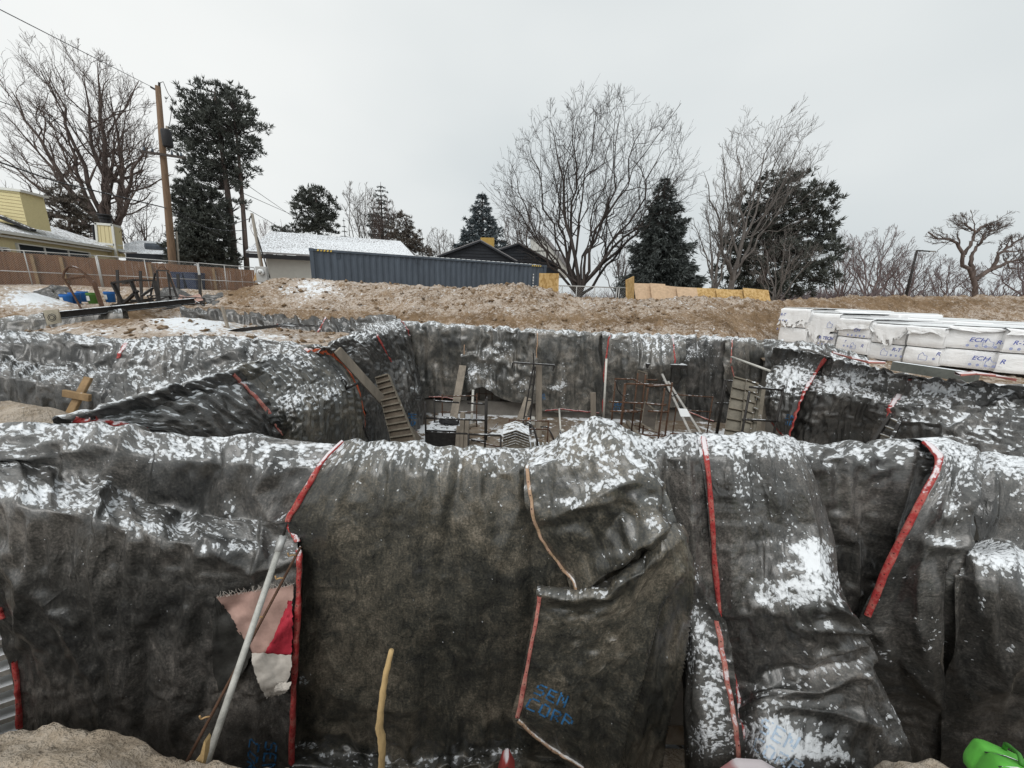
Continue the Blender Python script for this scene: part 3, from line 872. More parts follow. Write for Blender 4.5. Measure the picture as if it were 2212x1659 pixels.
    blanket(s, 'blanket', 'dark blanket at the right end bulging out under a snowy ledge above the green case')
    # F7: right of the slanting red strip
    s = Sheet(cols_px([
        [(1985,950,2.44),(2028,992,2.26),(2000,1070,2.14),(1950,1170,2.08),(1905,1260,2.06),(1868,1345,2.05),(1880,1440,2.02),(1925,1530,1.98),(1960,1590,1.95),(1985,1720,1.9)],
        [(2040,950,2.44),(2060,992,2.24),(2048,1070,2.10),(2010,1170,2.00),(1985,1260,1.95),(1965,1345,1.93),(1965,1440,1.92),(1985,1530,1.92),(2000,1600,1.92),(2015,1720,1.88)],
        [(2080,962,2.44),(2085,1000,2.22),(2080,1070,2.07),(2070,1170,1.96),(2050,1260,1.87),(2040,1345,1.85),(2040,1440,1.87),(2045,1530,1.89),(2050,1600,1.90),(2055,1720,1.87)],
        [(2130,985,2.42),(2125,1020,2.22),(2118,1080,2.10),(2108,1175,2.02),(2100,1260,1.93),(2100,1345,1.90),(2100,1440,1.90),(2100,1530,1.92),(2100,1600,1.93),(2100,1720,1.9)],
    ]), 0.0125, 15, ex=(0.05, 0.012), fine=(0.016, 0.008), folds=[([(2030,1130),(2075,1090),(2105,1050)], 0.03, 13), ([(1990,1170),(2060,1185),(2100,1150)], 0.02, 11), ([(2000,1190),(1985,1330),(2010,1500)], 0.03, 16), ([(1960,1230),(1930,1330),(1960,1480)], -0.025, 12), ([(2050,1200),(2055,1350),(2060,1550)], -0.035, 12), ([(1900,1360),(1960,1440),(2040,1530)], 0.025, 12)])
    s.make_snow(0.36, 0.9, 0.88, 0.02, rpx=75, ridge=0.26, patches=[(2060,1110,34,22,.3),(2040,1165,30,18,.3),(1965,1240,10,14,.3),(1950,1300,20,14,.2),(2030,1370,30,60,.2),(1990,1350,14,24,.25),(2000,1450,30,60,.15),(1915,1410,24,24,.3)])
    blanket(s, 'blanket', 'snow-flecked blanket edged by the slanting red strip, right of the dark recess')
    s.trim([(1990,953),(2012,962),(2026,985),(2014,1020),(1985,1085),(1945,1170),(1905,1255),(1868,1335)], 0.055, M['trim_red'])
    # F5: the wide sagging one
    s = Sheet(cols_px([
        [(1508,938,2.40),(1516,985,2.22),(1528,1060,2.14),(1534,1130,2.09),(1538,1175,2.07),(1545,1250,2.03),(1552,1320,1.98),(1570,1400,1.94),(1592,1480,1.86),(1604,1560,1.74),(1612,1640,1.62),(1615,1740,1.56)],
        [(1570,938,2.40),(1582,985,2.20),(1592,1060,2.11),(1598,1130,2.06),(1600,1175,2.03),(1605,1250,1.95),(1612,1320,1.88),(1630,1400,1.85),(1645,1480,1.80),(1655,1545,1.66),(1660,1640,1.50),(1665,1740,1.46)],
        [(1640,938,2.42),(1655,985,2.20),(1668,1060,2.10),(1678,1130,2.05),(1682,1170,2.01),(1692,1250,1.89),(1705,1320,1.81),(1722,1390,1.80),(1735,1462,1.78),(1745,1535,1.68),(1750,1640,1.50),(1755,1740,1.46)],
        [(1690,945,2.44),(1712,988,2.22),(1738,1060,2.11),(1755,1130,2.05),(1765,1170,1.99),(1782,1250,1.86),(1800,1310,1.80),(1812,1370,1.82),(1830,1440,1.80),(1845,1520,1.72),(1855,1640,1.56),(1860,1740,1.5)],
        [(1715,953,2.46),(1742,995,2.28),(1775,1068,2.18),(1795,1135,2.12),(1806,1178,2.06),(1820,1255,1.96),(1845,1315,1.90),(1872,1365,1.90),(1882,1425,1.87),(1915,1505,1.80),(1955,1610,1.66),(1975,1740,1.56)],
    ]), 0.0115, 12, ex=(0.045, 0.022), fine=(0.018, 0.016), exmap=lambda x, y: np.where(y < 1290, 0.55, np.where(y > 1500, 0.8, 1.15)),
        folds=[([(1872,1365),(1800,1350),(1740,1350)], 0.024, 6), ([(1872,1385),(1800,1400),(1720,1425)], 0.022, 7),
               ([(1875,1405),(1830,1440),(1760,1480),(1640,1500)], 0.024, 8), ([(1872,1372),(1830,1330),(1790,1300)], 0.022, 6), ([(1874,1395),(1840,1470),(1850,1560)], 0.02, 7),
               ([(1870,1440),(1790,1470),(1690,1510),(1610,1535)], 0.022, 8), ([(1560,945),(1575,1010),(1580,1150),(1590,1320)], 0.02, 12), ([(1610,945),(1630,1020),(1640,1150),(1650,1280)], -0.014, 14), ([(1700,950),(1740,1060),(1775,1180)], 0.016, 12), ([(1600,1560),(1700,1530),(1800,1540),(1890,1570)], 0.02, 12), ([(1860,1420),(1780,1440),(1660,1455)], -0.02, 8), ([(1640,945),(1660,1010),(1690,1120)], 0.016, 10)])
    s.make_snow(0.36, 0.9, 0.90, 0.01, rpx=75, ridge=0.26, patches=[(1620,1080,50,70,.16),(1700,1100,40,60,.14)] + [(1755,1190,46,34,.55),(1765,1250,60,44,.50),(1720,1280,80,30,.3),(1660,1265,50,24,.25),(1700,1300,90,18,.25),(1790,1355,70,14,.25),(1730,1410,90,12,.22),(1655,1590,70,60,.52),(1740,1630,90,40,.42),(1830,1640,60,24,.25),(1940,1560,24,60,.18),(1600,1040,20,60,.1)],
                bare=[(1700,1465,100,30,.2),(1820,1550,70,40,.35),(1640,1180,40,40,.1)])
    s.stencil(['SEN', 'CORP'], 1648, 1556, 25, 30, 0.5, 'ink_snowy', 0.3)
    blanket(s, 'blanket', 'widest snow-spattered blanket sagging in the right foreground, right of the long red strip')
    s.trim([(1516,938),(1527,985),(1533,1060),(1540,1150),(1548,1250),(1556,1330),(1572,1410),(1590,1490),(1600,1560),(1606,1655)], 0.052, M['trim_red'])
    F['sag'] = s
    # F3: the bulging, folded one
    s = Sheet(cols_px([
        [(1160,975,2.16),(1142,1020,2.00),(1146,1090,1.92),(1172,1160,1.89),(1215,1225,1.90),(1258,1275,1.94)],
        [(1205,952,2.20),(1195,1010,1.99),(1205,1085,1.88),(1228,1150,1.83),(1262,1215,1.84),(1290,1278,1.93)],
        [(1245,922,2.24),(1245,1000,1.96),(1265,1075,1.84),(1285,1140,1.79),(1310,1200,1.80),(1330,1265,1.90)],
        [(1290,915,2.26),(1300,990,1.95),(1325,1060,1.82),(1345,1120,1.76),(1365,1175,1.75),(1385,1225,1.84)],
        [(1345,932,2.26),(1362,990,1.97),(1390,1050,1.83),(1412,1105,1.75),(1425,1150,1.72),(1432,1190,1.80)],
        [(1395,945,2.30),(1412,1000,2.06),(1432,1055,1.92),(1450,1100,1.84),(1462,1140,1.80),(1474,1180,1.86)],
    ]), 0.0115, 31, drape=0.014, ex=(0.045, 0.03),
        folds=[([(1230,1262),(1300,1215),(1375,1165),(1430,1135)], 0.05, 14), ([(1210,1110),(1290,1070),(1360,1045)], 0.03, 12),
               ([(1310,1160),(1345,1110),(1350,1080)], -0.03, 14), ([(1330,930),(1380,1000),(1420,1080)], 0.03, 12), ([(1285,915),(1330,980),(1370,1030)], 0.02, 10),
               ([(1240,1095),(1330,1080)], 0.02, 8)])
    s.make_snow(0.36, 0.92, 0.86, 0.02, rpx=60, ridge=0.24, patches=[(1320,1195,60,12,.35),(1345,1010,60,30,.18),(1260,1090,60,14,.25),(1390,1120,40,30,.15),(1300,1050,50,14,.25)], bare=[(1250,1150,50,40,.3),(1330,1140,30,30,.2)])
    b3 = blanket(s, 'blanket_olive', 'bulging folded blanket with a pale frayed edge and blue stencil letters on its lower flap')
    s.trim([(1140,1000),(1146,1085),(1158,1135),(1180,1180),(1215,1228),(1258,1272)], 0.03, M['trim_beige'])
    f = Sheet(cols_px([
        [(1166,1278,1.84),(1158,1330,1.80),(1145,1400,1.78),(1130,1480,1.75),(1116,1552,1.72),(1150,1590,1.70),(1180,1608,1.69)],
        [(1232,1282,1.80),(1222,1340,1.76),(1210,1410,1.74),(1200,1490,1.71),(1190,1570,1.68),(1210,1628,1.66),(1222,1650,1.65)],
        [(1300,1272,1.76),(1290,1335,1.73),(1280,1410,1.71),(1270,1490,1.68),(1262,1580,1.65),(1262,1660,1.62),(1262,1720,1.62)],
        [(1382,1215,1.73),(1368,1310,1.71),(1352,1400,1.70),(1335,1490,1.68),(1322,1580,1.65),(1312,1670,1.62),(1310,1740,1.62)],
        [(1440,1148,1.74),(1432,1270,1.73),(1415,1380,1.73),(1395,1490,1.72),(1372,1590,1.70),(1352,1680,1.67),(1345,1750,1.66)],
        [(1466,1140,1.84),(1462,1260,1.86),(1446,1390,1.90),(1425,1500,1.92),(1402,1600,1.90),(1384,1690,1.88),(1378,1755,1.86)],
        [(1476,1160,1.98),(1478,1280,2.05),(1466,1400,2.12),(1450,1510,2.16),(1432,1610,2.16),(1424,1690,2.14),(1420,1755,2.12)],
    ]), 0.0115, 33, drape=0.016, ridge_back=(0, 0.09, -0.07), ex=(0.035, 0.010), fine=(0.014, 0.008),
        folds=[([(1462,1160),(1420,1320),(1360,1500),(1320,1659)], 0.05, 12), ([(1472,1200),(1452,1380),(1415,1540),(1390,1690)], 0.06, 10),
               ([(1445,1260),(1405,1400),(1350,1600)], -0.05, 10), ([(1170,1284),(1240,1292),(1310,1280),(1400,1215),(1455,1155)], 0.035, 9),
               ([(1180,1310),(1260,1330),(1330,1290)], -0.012, 12)])
    f.make_snow(0.5, 1.0, 0.7, -0.05)
    f.stencil(['SEN', 'CORP'], 1163, 1474, 21, 27, 0.42, drop=0.16)
    f.build('folded_flap', M['blanket_olive'], b3)
    f.trim([(1168,1282),(1158,1350),(1142,1430),(1128,1500),(1118,1550)], 0.042, M['trim_pink'], name='flap_binding')
    f.trim([(1118,1552),(1150,1585),(1195,1618),(1240,1645),(1262,1659)], 0.034, M['trim_beige'], name='flap_binding')
    F['flap'] = f

F = {}
front_blankets()
# ------------------------------------------------------------------ ground
def mat_dirt(name, snow_lo, snow_hi, c1=(0.075, 0.046, 0.025), c2=(0.205, 0.137, 0.080), c3=(0.36, 0.265, 0.18)):
    g = NG(name); v = g.world()
    big = g.noise(v, 0.7, 4, 0.6); mid = g.noise(v, 5, 6, 0.7, 0.4); fine = g.noise(v, 34, 3, 0.7)
    t = g.math('ADD', g.math('MULTIPLY', big, 0.35), g.math('ADD', g.math('MULTIPLY', mid, 0.40), g.math('MULTIPLY', fine, 0.25)))
    col = g.ramp(t, [(0.34, c1), (0.5, c2), (0.66, c3)])
    n = g.noise(v, 9, 5, 0.7, 0.5); n2 = g.noise(v, 1.6, 4, 0.6)
    s = g.math('ADD', g.attr('snow'), g.math('MULTIPLY', g.math('SUBTRACT', n, 0.5), 1.9))
    s = g.math('ADD', s, g.math('MULTIPLY', g.math('SUBTRACT', n2, 0.5), 0.9))
    mk = g.smooth(s, snow_lo, snow_hi)
    fr = g.noise(g.world((1, .6, 1.6)), 13, 6, 0.75, 0.8); fr2 = g.noise(v, 2.2, 3, 0.5)
    f0 = g.math('ADD', g.math('ADD', g.math('MULTIPLY', fr, 0.75), g.math('MULTIPLY', fr2, 0.25)), g.math('MULTIPLY', g.attr('snow'), 0.34))
    frost = g.math('MULTIPLY', g.smooth(f0, 0.555, 0.69), FROST)
    col = g.mix(frost, col, (0.61, 0.54, 0.475))
    col = g.mix(mk, col, SNOW)
    nb = g.bump(g.math('ADD', mid, g.math('MULTIPLY', fine, 0.6)), 0.05, 0.9)
    return g.done(col, 0.95, nb, 0, 0.15)
FROST = 0.70
M['dirt'] = mat_dirt('dirt_snowy', 0.50, 0.78)
FROST = 0.35
M['bank'] = mat_dirt('bank_clay', 0.75, 1.0, (0.17, 0.13, 0.095), (0.33, 0.27, 0.205), (0.50, 0.44, 0.37))

CREST = [(470,652,14.4),(520,624,15.0),(600,601,15.6),(700,605,15.8),(800,612,15.8),(900,618,15.6),(1000,625,15.4),(1075,617,15.4),(1125,615,15.4),(1180,628,15.6),
         (1240,642,16.0),(1330,648,16.2),(1400,650,16.4),(1500,641,16.6),(1600,646,16.8),(1700,652,17.2),(1790,648,18.0),(1870,641,18.6),(1990,643,19.2),(2100,641,19.6),(2260,640,20.0),(2500,640,20.5)]
_cp = np.array([P(*c) for c in CREST])
def terrain(x, y):
    """height of the ground outside the pit"""
    back = np.where(x < -3, 0.95 + 0.45 * sstep(13, 18, y), 0.95)
    lf = 0.42 - 0.72 * sstep(10.8, 11.7, y) + 1.25 * sstep(12.85, 13.15, y)           # before and behind the back left wall
    far_l = 0.15 + 0.60 * sstep(9.6, 11.2, y)
    k = sstep(-12.4, -11.4, x) * (1 - sstep(-3.5, -3.2, x))
    kk = sstep(-9.5, -7.5, x)
    base = np.where(x < -3.3, np.where(y < 10.8, 0.15 + 0.27 * kk, 0) + np.where(y >= 10.8, 0.42, 0), np.where(x > 6.9, 0.12, 0.42))
    base = np.where(x < -3.3, lf * k + far_l * (1 - k) - np.where(y < 10.8, (0.27 * (1 - kk)) * k, 0), base)
    base = np.where(y > 13.4, np.maximum(base, back * sstep(13, 17, y)), base)
    zc = np.interp(x, _cp[:, 0], _cp[:, 2], left=0.9, right=_cp[-1, 2]); yc = np.interp(x, _cp[:, 0], _cp[:, 1])
    fade = sstep(-13.4, -10.8, x)
    yb = np.interp(x, [-9, -4.3, -3.4, 6.6, 8.5, 12, 20, 45], [13.6, 13.3, 11.0, 10.95, 13.6, 15.2, 15.6, 16])
    zb = np.interp(x, [-9, -5, 6, 9, 45], [0.9, 0.62, 0.60, 0.2, 0.2])
    t = np.clip((y - yb) / (yc - yb), 0, 1)
    up = zb + (zc - zb) * (1 - (1 - t)**1.3) * sstep(-0.02, 0.12, t) 
    dn = zc + (back - zc) * sstep(0.3, 5.0, y - yc)
    md = np.where(y < yc, up, dn)
    inside = (y > yb)
    z = np.where(inside, base * (1 - fade) + md * fade, base)
    # heap of earth and snow at the left, in the backfill
    c = P(285, 690, 9.3); d = ((x - c[0]) / 2.4)**2 + ((y - c[1]) / 1.5)**2
    z = z + 0.62 * np.exp(-d)
    c = P(-25, 655, 11.0); d = ((x - c[0]) / 1.5)**2 + ((y - c[1]) / 1.3)**2
    z = z + 0.75 * np.exp(-d)
    clod = np.clip(fbm(x * 4.5 + 3, y * 4.5, 4, 12, 0.6) - 0.47, 0, 1) * 0.42
    rough = clod - 0.04 + 0.10 * (fbm(x * 1.3, y * 1.3, 4, 2) - 0.5) * 2 + 0.09 * (np.abs(fbm(x * 3.1, y * 3.1, 3, 6) - 0.5) * -2 + 0.35) + 0.055 * (fbm(x * 8, y * 8, 2, 8) - 0.5) * 2
    amt = np.where(x < -3.3, 0.55, 1.0) * np.where(inside, 1.0, 0.45)
    z = z + rough * amt
    return z

def build_ground():
    xs = np.r_[np.arange(-90, -18, 1.2), np.arange(-18, 27, 0.085), np.arange(27, 90, 1.0)]
    ys = np.r_[np.arange(2.6, 6.4, 0.25), np.arange(6.4, 21, 0.085), np.arange(21, 70, 1.3)]
    Xg, Yg = np.meshgrid(xs, ys)
    Z = terrain(Xg, Yg)
    V = np.stack([Xg, Yg, Z], -1)
    N = normals(np.flip(V, 0)); N = np.flip(N, 0)
    px, py = pix(V.reshape(-1, 3)); px = px.reshape(Xg.shape); py = py.reshape(Xg.shape)
    s = 0.10 + 0.24 * sstep(0.55, 0.98, np.abs(N[..., 2]))
    onmound = sstep(-12.5, -10.5, Xg) * (Yg > 12.8 - 1.9 * (Xg > -3.5))
    s = s * (1 - onmound) + onmound * (0.22 + 0.16 * sstep(0.5, 0.95, np.abs(N[..., 2])))
    for (x, y, rx, ry, a) in [(680,625,40,22,.40),(430,700,100,22,.5),(380,690,60,20,.2),(220,720,120,12,.15),(60,650,90,26,.45),(560,735,90,16,.35),(400,640,120,24,.10),
                              (240,685,60,12,-.55),(280,672,40,8,-.3),(520,628,40,24,-.35),(1000,690,250,10,-.2),(1400,690,300,14,-.18),(1950,655,220,16,-.28),(1650,690,120,26,-.15),(100,640,60,14,.25)]:
        s = s + a * np.exp(-((px - x) / rx)**2 - ((py - y) / ry)**2)
    R, C = Xg.shape
    idx = np.arange(R * C).reshape(R, C)
    q = np.stack([idx[:-1, :-1], idx[:-1, 1:], idx[1:, 1:], idx[1:, :-1]], -1)
    xm = 0.5 * (Xg[:-1, :-1] + Xg[1:, 1:]); ym = 0.5 * (Yg[:-1, :-1] + Yg[1:, 1:])
    hole = ((xm > -3.15) & (xm < 6.9) & (ym < 10.75)) | ((xm < -3.1) & (ym < 6.35)) | ((xm > 6.85) & (ym < 3.0))
    Fq = q[~hole]
    o = link_mesh('ground', V.reshape(-1, 3), Fq, M['dirt'], None, True, origin=(0, 15, 0), attrs={'snow': s})
    tag(o, kind='structure')
    # loose clods and stones
    rs = np.random.RandomState(3); n = 3200
    cx = rs.uniform(-13, 20, n); cy = rs.uniform(7, 17, n)
    ok = ((cx > -3.4) & (cy > 11.0)) | ((cx < -3.6) & (cy > 6.8))
    ok &= ~((cx > 6.9) & (cy < 15.2) & (cx < 20) & (cx > 9))
    cx, cy = cx[ok], cy[ok]; n = len(cx); cz = terrain(cx, cy)
    r = 0.018 + 0.10 * rs.rand(n)**3.2
    octa = np.array(((1,0,0),(-1,0,0),(0,1,0),(0,-1,0),(0,0,1),(0,0,-1)), float)
    Vc = np.stack([cx, cy, cz + r * .25], 1)[:, None, :] + octa[None] * r[:, None, None] * rs.uniform(.55, 1.3, (n, 6, 1)) * np.array((1, 1, .7)) + rs.randn(n, 6, 3) * (r * .18)[:, None, None]
    ft = np.array(((0,2,4),(2,1,4),(1,3,4),(3,0,4),(2,0,5),(1,2,5),(3,1,5),(0,3,5)))
    Fc = (np.arange(n)[:, None, None] * 6 + ft[None]).reshape(-1, 3)
    oc = link_mesh('soil_clods', Vc.reshape(-1, 3), Fc, M['dirt'], None, False, origin=(0, 15, 0), attrs={'snow': np.repeat(rs.uniform(-.1, .3, n), 6)})
    tag(oc, 'loose clods of brown soil scattered over the mound and backfill', 'soil', None, 'stuff')
    # the same, on the bank at the photographer's feet
    # country beyond
    m = mat_plain('far_ground', (0.24, 0.20, 0.16), 0.95, 0, 0.3, 0.05, 0.9)
    b = MB()
    b.add([(-3000, 66, 0.86), (3000, 66, 0.86), (3000, 5000, 0.86), (-3000, 5000, 0.86)], [(0, 1, 2, 3)])
    b.add([(-3000, -60, -2.2), (3000, -60, -2.2), (3000, 66, -2.2), (-3000, 66, -2.2)], [(0, 1, 2, 3)])
    tag(b.build('terrain', m), kind='structure')
    # pit floor: wet slab with melting snow
    g = NG('slab'); v = g.world()
    n = g.noise(v, 1.1, 5, 0.65); n2 = g.noise(v, 7, 5, 0.65)
    col = g.ramp(g.math('ADD', g.math('MULTIPLY', n, 0.6), g.math('MULTIPLY', n2, 0.4)), [(0.36, (0.10, 0.066, 0.036)), (0.5, (0.19, 0.155, 0.12)), (0.64, (0.27, 0.245, 0.22))])
    sx = g.n('ShaderNodeSeparateXYZ'); g.l(v, sx.inputs[0])
    lean = g.math('MULTIPLY', g.smooth(sx.outputs['X'], 1.6, -0.6), 0.07)
    sn = g.smooth(g.math('ADD', g.math('ADD', lean, g.noise(g.world((1, 1, 1)), 0.8, 4, 0.6)), g.math('MULTIPLY', g.math('SUBTRACT', n2, 0.5), 0.5)), 0.54, 0.61)
    col = g.mix(g.math('MULTIPLY', sn, 0.9), col, SNOW)
    ms = g.done(col, 0.6, g.bump(n2, 0.01))
    nx, ny = 40, 36
    gx, gy = np.meshgrid(np.linspace(-3.3, 7.2, nx), np.linspace(2.2, 10.8, ny))
    V = np.stack([gx, gy, -1.8 + 0.02 * (fbm(gx * 2, gy * 2, 3, 4) - .5)], -1).reshape(-1, 3)
    ids = np.arange(nx * ny).reshape(ny, nx)
    tag(link_mesh('slab_floor', V, np.stack([ids[:-1, :-1], ids[:-1, 1:], ids[1:, 1:], ids[1:, :-1]], -1).reshape(-1, 4), ms, None, True), kind='structure')
    # trench in front of the wall and the hollow at the left
    b = MB()
    b.add([(-12, 0.3, -2.0), (8, 0.3, -2.0), (8, 2.3, -2.0), (-12, 2.3, -2.0)], [(0, 1, 2, 3)])
    b.add([(-16, 2.3, -1.2), (-3.1, 2.3, -1.2), (-3.1, 6.4, -1.2), (-16, 6.4, -1.2)], [(0, 1, 2, 3)])
    tag(b.build('trench_floor', M['bank']), kind='structure')
    # the bank the photographer stands on
    xs = np.arange(-4.5, 4.5, 0.022); ts = np.r_[np.linspace(0, 0.80, 16), np.linspace(0.83, 1.06, 24), np.linspace(1.1, 2.6, 20)]
    Xg, Tg = np.meshgrid(xs, ts)
    ex = [-4.5, -2.6, -1.75, -1.56, -1.40, -1.26, -1.08, -0.72, -0.55, 0.6, 1.30, 1.52, 1.66, 1.82, 2.3, 4.5]
    ey = [1.10, 1.08, 1.08, 1.08, 1.05, 1.00, 0.965, 0.945, 0.90, 0.84, 0.88, 1.07, 1.08, 0.99, 0.92, 0.92]
    edge = np.interp(Xg, ex, ey) + 0.06 * (fbm(Xg * 4, Xg * 0, 3, 3) - .5) + 0.03 * (fbm(Xg * 16, Tg * 2, 2, 5) - .5)
    Y = np.where(Tg <= 1, -1.5 + (edge + 1.5) * Tg, edge + 0.16 * (1 - np.exp(-(Tg - 1) * 4)) + 0.05 * (fbm(Xg * 5, Tg * 5, 3, 9) - .5))
    zt = 0.09 * (fbm(Xg * 3, Y * 3, 4, 1) - .5) + 0.06 * (fbm(Xg * 14, Y * 14, 3, 4) - .5) + 0.05 * np.clip(fbm(Xg * 9, Y * 9, 3, 7) - .52, 0, 1) * 2
    Z = np.where(Tg <= 1, zt - 0.10 * sstep(0.93, 1.0, Tg), zt - 0.10 - (Tg - 1) * 1.25)
    V = np.stack([Xg, Y, Z], -1)
    R, C = Xg.shape; idx = np.arange(R * C).reshape(R, C)
    tag(link_mesh('bank', V.reshape(-1, 3), np.stack([idx[:-1, :-1], idx[:-1, 1:], idx[1:, 1:], idx[1:, :-1]], -1).reshape(-1, 4), M['bank'], None, True, origin=(0, 0, 0),
                  attrs={'snow': 0.10 + 0 * Xg}), kind='structure')
build_ground()
# ------------------------------------------------------------------ concrete walls under the blankets
M['concrete'] = mat_plain('concrete', (0.20, 0.185, 0.165), 0.85, 0, 0.3, 4, None, 0.01)
M['steel_dark'] = mat_plain('steel_dark', (0.035, 0.032, 0.03), 0.55, 0.3, 0.5, 12, 0.85)
M['rust'] = mat_plain('rust', (0.10, 0.055, 0.035), 0.8, 0.2, 0.5, 14, 0.9)
M['galv'] = mat_plain('galvanised', (0.42, 0.42, 0.41), 0.55, 0.5, 0.25, 20)
M['wood'] = mat_plain('wood_grey', (0.22, 0.19, 0.155), 0.85, 0, 0.4, 5, None, 0.006, (1, 1, 0.15))
M['wood_new'] = mat_plain('wood_new', (0.42, 0.27, 0.13), 0.8, 0, 0.3, 6, None, 0.005, (1, 1, 0.2))
def wall(p0, p1, w, z0, z1, label):
    b = MB().beam((p0[0], p0[1], (z0+z1)/2), (p1[0], p1[1], (z0+z1)/2), w, z1 - z0)
    o = b.build('foundation_wall', M['concrete'])
    return tag(o, label, 'wall', 'concrete foundation walls under the blankets')
wall((-6.5, 2.15), (0.55, 2.12), 0.07, -1.8, 0.52, 'concrete wall hidden under the blankets along the near left of the pit')
wall((0.70, 2.35), (4.6, 2.43), 0.06, -1.8, 0.45, 'concrete wall hidden under the blankets along the near right of the pit')
wf = wall((-3.4, 10.62), (7.1, 10.62), 0.16, -1.8, 0.60, 'far concrete wall of the pit with its footing showing below the hanging blankets')
b = MB().box((1.85, 10.57, -1.60), (10.4, 0.40, 0.42)); b.build('footing', M['concrete'], wf)
wall((-3.12, 2.6), (-3.12, 10.5), 0.10, -1.8, 0.52, 'concrete side wall at the left of the pit under slanting blankets')
wall((7.1, 3.0), (7.1, 10.5), 0.10, -1.8, 0.25, 'concrete side wall at the right of the pit beside the wrapped bundles')
wall((-14, 6.42), (-3.3, 6.30), 0.10, -1.2, 0.55, 'concrete cross wall running left from the pit under snowy blankets')
# reinforcing bars standing in the far wall below the blankets
rb = thing('rebar_mesh', (2.0, 10.36, -1.39), 'dark rebar grid standing on the far footing below the short torn blanket', 'rebar')
for k in range(34):
    x = -1.6 + k * 0.21 + 0.03 * math.sin(k * 2.3)
    MB().tube([(x, 10.50, -1.39), (x + 0.01, 10.51, 0.1)], 0.011, 5).build('bar', M['rust'], rb)
for z in (-1.2, -0.95, -0.7):
    MB().tube([(-1.7, 10.487, z), (5.6, 10.487, z)], 0.010, 5).build('bar', M['rust'], rb)

M['form_board'] = mat_plain('form_board', (0.13, 0.135, 0.12), 0.8, 0, 0.3, 5, 0.75)
